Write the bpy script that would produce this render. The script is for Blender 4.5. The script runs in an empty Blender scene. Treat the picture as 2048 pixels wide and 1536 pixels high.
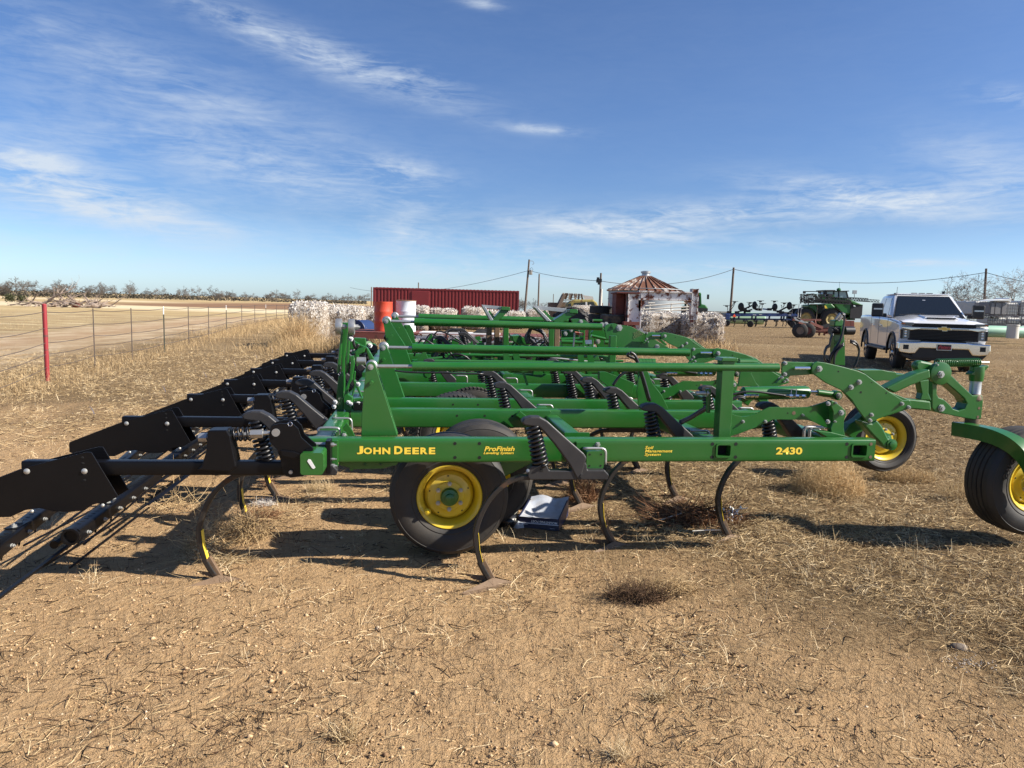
import bpy, bmesh, math, random
import numpy as np
from mathutils import Vector, Matrix
rad=math.radians
random.seed(7); RNG=np.random.default_rng(11)
scene=bpy.context.scene
C=scene.collection
# ------------------------------------------------------------------ camera
F_PX=1420.; CAM_H=1.65; PITCH=rad(6.15); ROLL=rad(1.5)
c_f=Vector((0,math.cos(PITCH),-math.sin(PITCH))); _u0=Vector((0,math.sin(PITCH),math.cos(PITCH))); _r0=Vector((1,0,0))
c_r=_r0*math.cos(ROLL)+_u0*math.sin(ROLL); c_u=_u0*math.cos(ROLL)-_r0*math.sin(ROLL)
cd=bpy.data.cameras.new('camera'); cam=bpy.data.objects.new('camera',cd); C.objects.link(cam)
cd.sensor_width=36; cd.lens=F_PX/2048*36; cd.clip_start=.05; cd.clip_end=9000
m=Matrix((c_r,c_u,-c_f)).transposed().to_4x4(); m.translation=Vector((0,0,CAM_H)); cam.matrix_world=m
scene.camera=cam
# ------------------------------------------------------------------ sun, sky, exposure
SUN=Vector((1.04,-.20,.74)).normalized()
sd=bpy.data.lights.new('sun','SUN'); sd.energy=5.0; sd.angle=rad(.55); sd.color=(1,.93,.82)
so=bpy.data.objects.new('sun',sd); C.objects.link(so); so.rotation_euler=SUN.to_track_quat('Z','Y').to_euler()
scene.view_settings.view_transform='Standard'; scene.view_settings.look='None'
scene.view_settings.exposure=1.0; scene.view_settings.gamma=1; scene.view_settings.use_curve_mapping=False
W=bpy.data.worlds.new('World'); scene.world=W; W.use_nodes=True

class NT:
    def __init__(s,tree): s.t=tree; s.n=tree.nodes; s.l=tree.links
    def new(s,ty,ins=None,**kw):
        n=s.n.new(ty)
        for k,v in kw.items(): setattr(n,k,v)
        if ins:
            for k,v in ins.items():
                sock=n.inputs[k]
                if isinstance(v,bpy.types.NodeSocket): s.l.new(v,sock)
                else: sock.default_value=v
        return n
    def math(s,op,a,b=None,c=None,clamp=False):
        n=s.new('ShaderNodeMath',operation=op,use_clamp=clamp)
        for i,v in enumerate((a,b,c)):
            if v is None: continue
            if isinstance(v,bpy.types.NodeSocket): s.l.new(v,n.inputs[i])
            else: n.inputs[i].default_value=v
        return n.outputs[0]
    def mix(s,f,a,b,blend='MIX'):
        n=s.new('ShaderNodeMix',data_type='RGBA',blend_type=blend)
        for i,v in ((0,f),(6,a),(7,b)):
            if isinstance(v,bpy.types.NodeSocket): s.l.new(v,n.inputs[i])
            else: n.inputs[i].default_value=v if i==0 else (tuple(v)+(1,) if len(v)==3 else v)
        return n.outputs[2]
    def ramp(s,f,stops,interp='LINEAR'):
        n=s.new('ShaderNodeValToRGB'); s.l.new(f,n.inputs[0]); cr=n.color_ramp; cr.interpolation=interp
        while len(cr.elements)<len(stops): cr.elements.new(.5)
        for e,(p,c) in zip(cr.elements,stops):
            e.position=p; e.color=(c,c,c,1) if isinstance(c,(int,float)) else tuple(c)+(1,)
        return n.outputs[0]
    def noise(s,vec,scale,detail=4,rough=.55,dist=0.,out=0):
        n=s.new('ShaderNodeTexNoise',{'Scale':scale,'Detail':detail,'Roughness':rough,'Distortion':dist})
        if vec is not None: s.l.new(vec,n.inputs['Vector'])
        return n.outputs[out]
    def mapping(s,vec,sc=(1,1,1),loc=(0,0,0),rot=(0,0,0)):
        n=s.new('ShaderNodeMapping',{'Scale':sc,'Location':loc,'Rotation':rot}); s.l.new(vec,n.inputs[0]); return n.outputs[0]

w=NT(W.node_tree); w.n.clear()
sky=w.new('ShaderNodeTexSky',sky_type='NISHITA',sun_disc=False,sun_elevation=math.asin(SUN.z),sun_rotation=math.atan2(SUN.x,SUN.y),altitude=600,air_density=1.0,dust_density=1.1,ozone_density=2.2)
geo=w.new('ShaderNodeTexCoord'); dirv=geo.outputs['Generated']
sx=w.new('ShaderNodeSeparateXYZ',{0:dirv})
az=w.math('ARCTAN2',sx.outputs[0],sx.outputs[1]); el=w.math('ARCSINE',sx.outputs[2])
def pxdir(px,py):
    d=(c_f+c_r*((px-1024)/F_PX)+c_u*((768-py)/F_PX)).normalized()
    return math.atan2(d.x,d.y), math.asin(d.z)
# cirrus: streaky noise in (azimuth, elevation), thicker where the cloud banks lie
comb=w.new('ShaderNodeCombineXYZ',{0:az,1:el}).outputs[0]
def streak(rot,sc,scl,dist=1.2,det=7,loc=(0,0,0)):
    v=w.mapping(comb,sc=sc,rot=(0,0,rad(rot)),loc=loc); return w.noise(v,scl,det,.62,dist)
s1=streak(14,(1.0,4.2,1),3.4,.9,8); s2=streak(4,(1.0,5.5,1),4.6,.7,8,(3,1,0)); s3=streak(24,(1.4,3.0,1),8.,1.3,8,(7,2,0))
fine=streak(20,(1.,5.5,1),16.,1.6,6,(1,5,0))
def blob(px,py,rx,ry,ang):
    a,e=pxdir(px,py); dx=w.math('SUBTRACT',az,a); dy=w.math('SUBTRACT',el,e)
    ca,sa=math.cos(rad(ang)),math.sin(rad(ang))
    X=w.math('ADD',w.math('MULTIPLY',dx,ca),w.math('MULTIPLY',dy,sa)); Y=w.math('SUBTRACT',w.math('MULTIPLY',dy,ca),w.math('MULTIPLY',dx,sa))
    X=w.math('DIVIDE',X,rx/F_PX); Y=w.math('DIVIDE',Y,ry/F_PX)
    r=w.math('ADD',w.math('MULTIPLY',X,X),w.math('MULTIPLY',Y,Y))
    return w.math('POWER',2.718,w.math('MULTIPLY',r,-1.))
def msum(L):
    t=L[0]
    for x in L[1:]: t=w.math('ADD',t,x)
    return t
def mul(a,b): return w.math('MULTIPLY',a,b)
# (px,py,rx,ry,angle (ccw), weight)
BL=[(200,400,210,40,-12,1.2),(60,350,120,60,-10,.7),(640,110,230,26,-14,1.15),(820,150,110,14,-12,.7),(330,240,420,110,-14,.34),(800,345,80,22,-4,.95),(560,345,220,40,-8,.55),
    (1085,259,75,8,-3,.75),(1420,432,330,26,3,1.25),(1730,395,170,26,-10,1.35),(1250,470,130,14,-2,.7),(1240,462,170,22,-4,.9),(1600,488,70,12,0,.8),(1810,527,75,6,0,1.5),(1440,538,120,9,0,1.2),
    (2000,350,120,50,-20,.75),(1060,500,120,26,-4,.75),(960,7,40,8,-5,.7),(100,500,240,20,-4,.45),(850,520,180,50,-10,.5),(1330,560,420,24,0,.55),(820,440,60,70,-50,.45),(2030,195,60,14,-15,.8),(330,160,300,40,-14,.3)]
mask=msum([mul(blob(*b[:5]),b[5]) for b in BL])
mask=w.math('ADD',mask,.03)
tex=w.math('ADD',mul(s1,.34),w.math('ADD',mul(s2,.26),w.math('ADD',mul(s3,.22),mul(fine,.24))))
cl=w.math('MULTIPLY',mask,w.new('ShaderNodeMapRange',{0:tex,1:.46,2:.66,3:0.,4:1.}).outputs[0])
cl=w.math('MINIMUM',w.math('MULTIPLY',cl,1.0),.93)
up=w.new('ShaderNodeMapRange',{0:el,1:0.,2:.03,3:.4,4:1.}).outputs[0]
cl=mul(cl,up)
skyc=w.mix(1.,sky.outputs[0],(.86,1.05,1.38),'MULTIPLY')
hz=w.new('ShaderNodeMapRange',{0:el,1:0.,2:.115,3:1.62,4:1.}).outputs[0]   # pale air all round the horizon
skyc=w.mix(1.,skyc,w.new('ShaderNodeCombineXYZ',{0:hz,1:hz,2:hz}).outputs[0],'MULTIPLY')
cloudc=w.mix(1.,(1,1,1),(6.9,7.8,8.9),'MULTIPLY')
col=w.mix(cl,skyc,cloudc)
bg=w.new('ShaderNodeBackground',{'Color':col,'Strength':.05}); out=w.new('ShaderNodeOutputWorld',{0:bg.outputs[0]})

# ------------------------------------------------------------------ pixel -> place helpers (real distances are given each time)
YAW=rad(7.7)
U_=Vector((math.cos(YAW),math.sin(YAW),0)); V_=Vector((-math.sin(YAW),math.cos(YAW),0))
def ray(px,py): return c_f+c_r*((px-1024)/F_PX)+c_u*((768-py)/F_PX)
OC=Vector((0,0,CAM_H))
def at_y(px,py,y): d=ray(px,py); return OC+d*(y/d.y)
def at_z(px,py,z): d=ray(px,py); return OC+d*((z-CAM_H)/d.z)
def L(px,py,v): d=ray(px,py); p=OC+d*(v/d.dot(V_)); return (p.dot(U_),p.z)       # field-cultivator frame
def LZ(px,py,z): p=at_z(px,py,z); return (p.dot(U_),p.dot(V_))

# ------------------------------------------------------------------ terrain
def sstep(a,b,x):
    t=np.clip((np.asarray(x,float)-a)/(b-a),0,1); return t*t*(3-2*t)
def hgt(x,y):
    x=np.asarray(x,float); y=np.asarray(y,float)
    right=sstep(-6,1,x-(-.10*y))
    h=right*(.27*sstep(8,15,y)+.17*sstep(20,38,y))
    wl=1-sstep(-8,22,x+.02*y)
    hl=.0105*np.maximum(y-70,0)*wl*(1-.45*sstep(-300,-30,x))
    hl=np.where(y>420,hl+0*(y),hl); hl=np.minimum(hl,3.9*wl)
    hr=-.0075*np.maximum(y-95,0)*(1-wl); 
    far=np.maximum(y-1500,0)*-.002
    n=.012*np.sin(x*1.7+y*.6)*np.sin(y*1.3-x*.4)+.008*np.sin(x*4.1+1)*np.cos(y*3.7)
    n=n*sstep(1,3,np.hypot(x,y))
    return h+hl+hr+far+n*.9
def H(x,y): return float(hgt(x,y))

# ------------------------------------------------------------------ objects
def tag(o,label=None,cat=None,group=None,kind=None):
    if label: o['label']=label
    if cat: o['category']=cat
    if group: o['group']=group
    if kind: o['kind']=kind
    return o
def thing(name,label,cat,loc=(0,0,0),rotz=0,group=None):
    o=bpy.data.objects.new(name,None); C.objects.link(o); o.location=loc; o.rotation_euler=(0,0,rotz); o.empty_display_size=.2
    return tag(o,label,cat,group)
def copy_tree(o,parent=None,loc=None,rotz=None,label=None,d=None):
    c=o.copy(); C.objects.link(c)
    if parent is not None: c.parent=parent
    if loc is not None: c.location=loc
    if d is not None: c.location=Vector(o.location)+Vector(d)
    if rotz is not None: c.rotation_euler=(0,0,rotz)
    if label: c['label']=label
    for ch in list(o.children): copy_tree(ch,c)
    return c
class MB:
    def __init__(s,off=(0,0,0)): s.v=[]; s.f=[]; s.off=off
    def add(s,vs,fs):
        b=len(s.v); s.v+= [tuple(v) for v in vs]; s.f+=[tuple(i+b for i in f) for f in fs]; return s
    def box(s,x0,x1,y0,y1,z0,z1):
        return s.add([(x0,y0,z0),(x1,y0,z0),(x1,y1,z0),(x0,y1,z0),(x0,y0,z1),(x1,y0,z1),(x1,y1,z1),(x0,y1,z1)],[(0,3,2,1),(4,5,6,7),(0,1,5,4),(1,2,6,5),(2,3,7,6),(3,0,4,7)])
    def prism(s,poly,y0,y1):                     # poly of (x,z), extruded along y
        n=len(poly); a=sum(poly[i][0]*poly[(i+1)%n][1]-poly[(i+1)%n][0]*poly[i][1] for i in range(n))
        if a<0: poly=poly[::-1]
        vs=[(x,y0,z) for x,z in poly]+[(x,y1,z) for x,z in poly]
        fs=[tuple(range(n)),tuple(range(2*n-1,n-1,-1))]+[(i,i+n,(i+1)%n+n,(i+1)%n) for i in range(n)]
        return s.add(vs,fs)
    def prism_hole(s,outer,inner,y0,y1):
        bm=bmesh.new(); loops=[]
        for poly in (outer,inner):
            vs=[bm.verts.new((x,y0,z)) for x,z in poly]; loops.append([bm.edges.new((vs[i],vs[(i+1)%len(vs)])) for i in range(len(vs))])
        r=bmesh.ops.triangle_fill(bm,edges=loops[0]+loops[1],use_beauty=True)
        bm.verts.index_update(); V0=[tuple(v.co) for v in bm.verts]; T=[tuple(v.index for v in f.verts) for f in bm.faces]
        n=len(V0); vs=V0+[(x,y1,z) for x,_,z in V0]; fs=T+[tuple(i+n for i in reversed(t)) for t in T]
        for e in bm.edges:
            if len(e.link_faces)==1: a,b=e.verts[0].index,e.verts[1].index; fs.append((a,b,b+n,a+n))
        bm.free(); return s.add(vs,fs)
    def prism_z(s,poly,z0,z1):
        n=len(poly)
        return s.add([(x,y,z0) for x,y in poly]+[(x,y,z1) for x,y in poly],[tuple(range(n-1,-1,-1)),tuple(range(n,2*n))]+[(i,(i+1)%n,(i+1)%n+n,i+n) for i in range(n)])
    def frame_dir(s,a,b,upv=None):
        d=(Vector(b)-Vector(a)); ln=d.length; d.normalize()
        t=Vector(upv) if upv is not None else (Vector((0,0,1)) if abs(d.z)<.95 else Vector((1,0,0)))
        x=t.cross(d).normalized(); y=d.cross(x); return Vector(a),d,x,y,ln
    def cyl(s,a,b,r,n=12,r2=None,caps=True):
        o,d,x,y,ln=s.frame_dir(a,b); r2=r if r2 is None else r2; vs=[]
        for k,(q,rr) in enumerate(((o,r),(o+d*ln,r2))):
            for i in range(n):
                t=2*math.pi*i/n; vs.append(q+x*(math.cos(t)*rr)+y*(math.sin(t)*rr))
        fs=[(i,(i+1)%n,(i+1)%n+n,i+n) for i in range(n)]
        if caps: fs+=[tuple(range(n-1,-1,-1)),tuple(range(n,2*n))]
        return s.add(vs,fs)
    def bar(s,a,b,w,h,r=0.,upv=None,caps=True):            # (rounded) rectangular bar
        o,d,x,y,ln=s.frame_dir(a,b,upv)
        if r<=0: sec=[(-w/2,-h/2),(w/2,-h/2),(w/2,h/2),(-w/2,h/2)]
        else:
            sec=[]
            for cx,cy,a0 in ((w/2-r,h/2-r,0),(-w/2+r,h/2-r,90),(-w/2+r,-h/2+r,180),(w/2-r,-h/2+r,270)):
                for k in range(4): t=rad(a0+30*k); sec.append((cx+r*math.cos(t),cy+r*math.sin(t)))
        n=len(sec); vs=[q+x*sx_+y*sy_ for q in (o,o+d*ln) for sx_,sy_ in sec]
        fs=[(i,(i+1)%n,(i+1)%n+n,i+n) for i in range(n)]
        if caps: fs+=[tuple(range(n-1,-1,-1)),tuple(range(n,2*n))]
        return s.add(vs,fs)
    def tube(s,pts,r,n=8,caps=True,flat=None,radii=None):    # flat=(w,t,axis): ribbon section
        P=[Vector(p) for p in pts]; m=len(P); vs=[]; prev=None
        for i in range(m):
            d=(P[min(i+1,m-1)]-P[max(i-1,0)]).normalized()
            if flat: y=Vector(flat[2]); y=(y-d*y.dot(d)).normalized(); x=y.cross(d)
            else:
                if prev is None: t=Vector((0,0,1)) if abs(d.z)<.9 else Vector((1,0,0)); x=t.cross(d).normalized()
                else: x=(prev-d*prev.dot(d)).normalized()
                y=d.cross(x); prev=x
            rr=r if radii is None else radii[i]
            if flat:
                for sx_,sy_ in ((-1,-1),(1,-1),(1,1),(-1,1)): vs.append(P[i]+x*(flat[1]/2*sx_)+y*(flat[0]/2*sy_))
            else:
                for k in range(n): t=2*math.pi*k/n; vs.append(P[i]+x*(rr*math.cos(t))+y*(rr*math.sin(t)))
        k=4 if flat else n; fs=[]
        for i in range(m-1):
            for j in range(k): fs.append((i*k+j,i*k+(j+1)%k,(i+1)*k+(j+1)%k,(i+1)*k+j))
        if caps: fs+=[tuple(range(k-1,-1,-1)),tuple(range((m-1)*k,m*k))]
        return s.add(vs,fs)
    def coil(s,a,b,R,r,turns,n=5,seg=12,R2=None):
        o,d,x,y,ln=s.frame_dir(a,b); N=int(turns*seg); pts=[]
        for i in range(N+1):
            t=2*math.pi*i/seg; q=i/N; RR=R+(R2-R)*q if R2 else R
            pts.append(o+d*(ln*q)+x*(RR*math.cos(t))+y*(RR*math.sin(t)))
        return s.tube(pts,r,n)
    def lathe(s,a,d,prof,n=32,caps=True):                 # prof [(along,radius)], axis a + d
        d=Vector(d).normalized(); t=Vector((0,0,1)) if abs(d.z)<.9 else Vector((1,0,0)); x=t.cross(d).normalized(); y=d.cross(x); a=Vector(a); vs=[]; m=len(prof)
        for h,r in prof:
            for k in range(n): q=2*math.pi*k/n; vs.append(a+d*h+x*(r*math.cos(q))+y*(r*math.sin(q)))
        fs=[(i*n+k,i*n+(k+1)%n,(i+1)*n+(k+1)%n,(i+1)*n+k) for i in range(m-1) for k in range(n)]
        if caps and prof[0][1]>1e-4: fs.append(tuple(range(n-1,-1,-1)))
        if caps and prof[-1][1]>1e-4: fs.append(tuple(range((m-1)*n,m*n)))
        return s.add(vs,fs)
    def ball(s,c,r,n=8,m=6,sc=(1,1,1)):
        vs=[];fs=[]
        for i in range(m+1):
            a=math.pi*i/m
            for k in range(n): b=2*math.pi*k/n; vs.append((c[0]+r*sc[0]*math.sin(a)*math.cos(b),c[1]+r*sc[1]*math.sin(a)*math.sin(b),c[2]+r*sc[2]*math.cos(a)))
        for i in range(m):
            for k in range(n): fs.append((i*n+k,(i+1)*n+k,(i+1)*n+(k+1)%n,i*n+(k+1)%n))
        return s.add(vs,fs)
    def hexbolt(s,a,d,r,h):
        d=Vector(d).normalized(); s.lathe(a,d,[(0,r*1.35),(h*.18,r*1.35),(h*.18,r),(h,r),(h,r*.5),(h*1.45,r*.5)],6); return s
    def build(s,name,mat,parent=None,smooth=None,bevel=0,seg=2,kind=None):
        me=bpy.data.meshes.new(name); o=s.off
        me.from_pydata([(v[0]-o[0],v[1]-o[1],v[2]-o[2]) for v in s.v],[],s.f)
        bm=bmesh.new(); bm.from_mesh(me); bmesh.ops.recalc_face_normals(bm,faces=bm.faces); bm.to_mesh(me); bm.free()
        me.materials.append(mat); ob=bpy.data.objects.new(name,me); C.objects.link(ob)
        if parent is not None: ob.parent=parent
        if smooth is not None:
            me.shade_smooth() if smooth>=180 else me.shade_smooth()
            if smooth<180:
                me.set_sharp_from_angle(angle=rad(smooth))
        if bevel:
            b=ob.modifiers.new('bevel','BEVEL'); b.width=bevel; b.segments=seg; b.limit_method='ANGLE'; b.angle_limit=rad(40); b.harden_normals=False
        if kind: ob['kind']=kind
        return ob
def text(s,size,mat,parent,mat4,name='lettering',bold=0.,ext=.0008,shear=0,spacing=1.,xs=1.):
    cu=bpy.data.curves.new('txt','FONT'); cu.body=s; cu.size=size; cu.extrude=ext; cu.offset=bold; cu.shear=shear; cu.space_character=spacing; cu.align_x='LEFT'; cu.resolution_u=3
    o=bpy.data.objects.new('txt',cu); C.objects.link(o); dg=bpy.context.evaluated_depsgraph_get(); dg.update()
    me=bpy.data.meshes.new_from_object(o.evaluated_get(dg)); bpy.data.objects.remove(o); bpy.data.curves.remove(cu)
    me.name=name; me.materials.clear(); me.materials.append(mat); ob=bpy.data.objects.new(name,me); C.objects.link(ob); ob.parent=parent
    ob.matrix_local=mat4@Matrix.Diagonal((xs,1,1,1)); return ob
def np_mesh(name,verts,faces,mat,kind='stuff',smooth=False,colors=None):
    me=bpy.data.meshes.new(name); k=faces.shape[1]
    me.vertices.add(len(verts)); me.vertices.foreach_set('co',verts.astype(np.float32).ravel())
    me.loops.add(faces.size); me.loops.foreach_set('vertex_index',faces.astype(np.int32).ravel())
    me.polygons.add(len(faces)); me.polygons.foreach_set('loop_start',np.arange(0,faces.size,k,dtype=np.int32)); me.polygons.foreach_set('loop_total',np.full(len(faces),k,dtype=np.int32))
    if smooth: me.polygons.foreach_set('use_smooth',np.ones(len(faces),bool))
    me.update(calc_edges=True)
    if colors is not None:
        at=me.attributes.new('tint','FLOAT','POINT'); at.data.foreach_set('value',colors.astype(np.float32))
    me.materials.append(mat); ob=bpy.data.objects.new(name,me); C.objects.link(ob)
    if kind: ob['kind']=kind
    return ob

# ------------------------------------------------------------------ materials
MT={}
def pbr(name,base,rough=.5,metal=0,coat=0,var=.0,vscale=6,dust=None,dust_amt=.3,dust_scale=3,bump=0,bscale=80,spec=.5,rust=None,rust_amt=.5,rust_scale=4,coatr=.08):
    mt=bpy.data.materials.new(name); mt.use_nodes=True; t=NT(mt.node_tree); t.n.clear()
    tc=t.new('ShaderNodeTexCoord').outputs['Object']; col=t.new('ShaderNodeRGB').outputs[0]; col.default_value=tuple(base)+(1,)
    r=rough; 
    if var: col=t.mix(t.noise(tc,vscale,5),tuple(c*(1-var) for c in base),tuple(min(1,c*(1+var)) for c in base))
    rs=t.math('ADD',rough,0.)
    if dust:
        f=t.math('MULTIPLY',t.ramp(t.noise(tc,dust_scale,6,.65),[(.38,0),(.72,1)]),dust_amt)
        col=t.mix(f,col,dust); rs=t.math('ADD',rough,t.math('MULTIPLY',f,.6),clamp=True)
    if rust:
        f=t.ramp(t.noise(tc,rust_scale,8,.68,.4),[(1-rust_amt-.04,0),(1-rust_amt+.04,1)])
        rc=t.mix(t.noise(tc,rust_scale*5,5),tuple(c*.55 for c in rust),rust); col=t.mix(f,col,rc); rs=t.math('ADD',rs,t.math('MULTIPLY',f,.35),clamp=True)
    b=t.new('ShaderNodeBsdfPrincipled',{'Base Color':col,'Metallic':metal,'Roughness':rs,'Coat Weight':coat,'Coat Roughness':coatr,'Specular IOR Level':spec})
    if bump:
        bn=t.new('ShaderNodeBump',{'Strength':bump,'Distance':.01,'Height':t.noise(tc,bscale,5)}); t.l.new(bn.outputs[0],b.inputs['Normal'])
    t.new('ShaderNodeOutputMaterial',{0:b.outputs[0]}); MT[name]=mt; return mt
DUST=(.36,.26,.16)
pbr('green_paint',(.011,.108,.013),.30,0,.25,var=.06,dust=(.11,.13,.06),dust_amt=.16,dust_scale=2.2,bump=.02,bscale=220)
pbr('green_paint_far',(.014,.12,.02),.4,0,0,var=.1)
pbr('yellow_paint',(.64,.46,.012),.35,0,.3,dust=DUST,dust_amt=.25)
pbr('black_paint',(.003,.003,.004),.36,0,.0,dust=(.02,.017,.014),dust_amt=.10,bump=.015,bscale=60,spec=.25)
pbr('cast_grey',(.018,.018,.020),.42,0,0,var=.15,dust=(.07,.06,.05),dust_amt=.2,bump=.05,bscale=120)
pbr('spring_black',(.008,.008,.009),.38,0,0)
pbr('shank_steel',(.03,.027,.025),.42,.3,0,rust=(.10,.055,.03),rust_amt=.45,rust_scale=9)
pbr('sweep_steel',(.15,.095,.055),.7,.1,0,var=.3,vscale=20,bump=.15)
pbr('galvanised',(.42,.42,.41),.42,.75,0,var=.15,vscale=30)
pbr('zinc_bolt',(.42,.42,.40),.45,.6,0,var=.2,vscale=60)
pbr('chrome',(.80,.80,.80),.12,1)
pbr('rubber',(.014,.014,.014),.6,0,0,dust=(.09,.07,.05),dust_amt=.42,dust_scale=5,bump=.06,bscale=60)
pbr('rubber_tread',(.035,.032,.03),.85,0,0,dust=(.22,.17,.12),dust_amt=.8,dust_scale=6,bump=.15,bscale=50)
pbr('hose',(.012,.012,.013),.38)
pbr('white_paint',(.78,.78,.77),.22,0,.8,var=.02,dust=DUST,dust_amt=.05)
pbr('white_plain',(.72,.72,.70),.5,var=.05)
pbr('black_plastic',(.012,.012,.013),.45,bump=.03)
pbr('decal_dull',(.10,.15,.05),.5); pbr('dark_hole',(.004,.004,.004),.9)  # dark_hole: shade inside holes, slots and gaps, put into the colour
pbr('decal_yellow',(.83,.60,.06),.4); pbr('decal_black',(.01,.012,.01),.4)
def glass(name,c=(.01,.013,.016),r=.03):
    return pbr(name,c,r,0,.25,spec=.5,coatr=.01)
glass('dark_glass')
# ================================================================== GROUND
def ground_material():
    mt=bpy.data.materials.new('ground'); mt.use_nodes=True; t=NT(mt.node_tree); t.n.clear()
    pos=t.new('ShaderNodeNewGeometry').outputs['Position']; s=t.new('ShaderNodeSeparateXYZ',{0:pos}); X,Y=s.outputs[0],s.outputs[1]
    flat=t.new('ShaderNodeCombineXYZ',{0:X,1:Y}).outputs[0]
    n1=t.noise(flat,.55,6,.6,.3); n2=t.noise(flat,3.2,6,.6); n3=t.noise(flat,26,5,.65); n4=t.noise(flat,160,3,.6); n5=t.noise(flat,.11,4)
    sand=t.mix(n2,(.29,.175,.082),(.44,.285,.145)); sand=t.mix(t.ramp(n3,[(.35,0),(.7,1)]),sand,t.mix(.5,sand,(.50,.35,.20)))
    # matted dry grass: darker, greyer, streaked
    mp=t.mapping(flat,sc=(1.6,3.2,1)); st=t.noise(mp,14,7,.72,.9); st2=t.noise(t.mapping(flat,sc=(2.4,1.2,1),rot=(0,0,.6)),22,6,.7,.6)
    stt=t.math('ADD',t.math('MULTIPLY',st,.6),t.math('MULTIPLY',st2,.4))
    thatch=t.ramp(stt,[(.34,(.022,.014,.007)),(.45,(.11,.07,.034)),(.55,(.27,.185,.095)),(.66,(.52,.39,.22))])
    # how matted: more beyond the machine and to the right
    side=t.math('ADD',t.math('MULTIPLY',t.new('ShaderNodeClamp',{0:X,1:-2.,2:4.}).outputs[0],.27),t.math('MULTIPLY',Y,.15))
    cov=t.math('ADD',t.math('ADD',side,t.math('MULTIPLY',n1,1.7)),-1.45)
    cov=t.math('ADD',cov,t.math('MULTIPLY',n2,.35)); cov=t.new('ShaderNodeMapRange',{0:cov,1:.15,2:.75,3:.06,4:.95}).outputs[0]
    near=t.mix(cov,sand,thatch)
    # soil crumbs and pebbles
    vor=t.new('ShaderNodeTexVoronoi',{'Scale':70.,'Vector':flat}); peb=t.ramp(vor.outputs['Distance'],[(.10,1),(.22,0)]); pcol=t.mix(t.new('ShaderNodeSeparateColor',{0:vor.outputs['Color']}).outputs[0],(.30,.18,.09),(.62,.48,.34))
    pk=t.math('MULTIPLY',peb,t.math('MULTIPLY',t.ramp(n1,[(.42,0),(.6,.8)]),t.math('SUBTRACT',1.,cov)))
    near=t.mix(pk,near,pcol)
    # distance: averaged straw colour with long drifts
    big=t.noise(t.mapping(flat,sc=(.35,1.4,1)),.28,7,.68,.5); far=t.ramp(big,[(.30,(.17,.11,.055)),(.5,(.29,.20,.10)),(.66,(.42,.31,.17))])
    far=t.mix(t.math('MULTIPLY',stt,.8),t.mix(.55,far,(.10,.065,.035)),far)
    fd=t.new('ShaderNodeMapRange',{0:Y,1:9.,2:26.,3:0.,4:.8}).outputs[0]
    col=t.mix(fd,near,far)
    # fields to the left: dirt road beside the fence, stubble, ploughed strip
    nz=t.math('MULTIPLY',t.math('SUBTRACT',t.noise(flat,.25,5),.5),5.)
    rd=t.math('ADD',t.math('ADD',X,t.math('MULTIPLY',Y,.21)),nz)              # road axis runs parallel to the fence
    def band(v,a,b,e): return t.math('MULTIPLY',t.new('ShaderNodeMapRange',{0:v,1:a-e,2:a+e}).outputs[0],t.new('ShaderNodeMapRange',{0:v,1:b-e,2:b+e,3:1.,4:0.}).outputs[0])
    road=band(rd,-15.5,-8.6,1.3); road=t.math('MULTIPLY',road,t.new('ShaderNodeMapRange',{0:Y,1:70.,2:90.,3:1.,4:0.}).outputs[0])
    rc=t.mix(t.ramp(t.noise(t.mapping(flat,sc=(1,.35,1)),1.1,7,.7),[(.42,0),(.66,1)]),(.40,.28,.16),(.60,.48,.33)); wheel=band(t.math('ADD',rd,t.math('MULTIPLY',nz,-.6)),-12.8,-11.2,.5)
    rc=t.mix(t.math('MULTIPLY',wheel,.45),rc,(.36,.22,.12))
    col=t.mix(t.math('MULTIPLY',road,.92),col,rc)
    lf=t.new('ShaderNodeMapRange',{0:rd,1:-17.,2:-14.,3:1.,4:0.}).outputs[0]
    g1=t.ramp(t.noise(t.mapping(flat,sc=(.5,1.6,1)),.35,7,.7),[(.38,(.30,.20,.10)),(.52,(.45,.34,.18)),(.64,(.60,.49,.30))])
    col=t.mix(t.math('MULTIPLY',lf,.85),col,g1)
    Yn=t.math('ADD',Y,t.math('ADD',t.math('MULTIPLY',t.math('SUBTRACT',t.noise(flat,.02,3),.5),26.),t.math('MULTIPLY',X,.18)))
    lx=t.new('ShaderNodeMapRange',{0:X,1:-14.,2:0.,3:1.,4:0.}).outputs[0]
    far_l=t.math('MULTIPLY',t.new('ShaderNodeMapRange',{0:Y,1:66.,2:74.}).outputs[0],lx)
    base=t.ramp(t.noise(t.mapping(flat,sc=(.08,.6,1)),.5,6,.7),[(.35,(.33,.23,.11)),(.6,(.50,.38,.20))])
    col=t.mix(far_l,col,base)
    pale=band(Yn,84.,112.,5.); col=t.mix(t.math('MULTIPLY',t.math('MULTIPLY',pale,lx),.9),col,(.66,.55,.36))
    plou=band(Yn,114.,232.,6.); pl2=t.new('ShaderNodeMapRange',{0:X,1:-92.,2:-70.}).outputs[0]
    pcol2=t.mix(t.noise(t.mapping(flat,sc=(.03,.5,1)),1.2,6,.7),(.16,.085,.05),(.27,.155,.09))
    col=t.mix(t.math('MULTIPLY',t.math('MULTIPLY',plou,t.math('ADD',t.math('MULTIPLY',pl2,.92),0.)),t.new('ShaderNodeMapRange',{0:X,1:25.,2:45.,3:1.,4:0.}).outputs[0]),col,pcol2)
    p3=band(Yn,150.,175.,6.); col=t.mix(t.math('MULTIPLY',t.math('MULTIPLY',p3,t.new('ShaderNodeMapRange',{0:X,1:-95.,2:-75.,3:1.,4:0.}).outputs[0]),.8),col,(.62,.50,.32))
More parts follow.
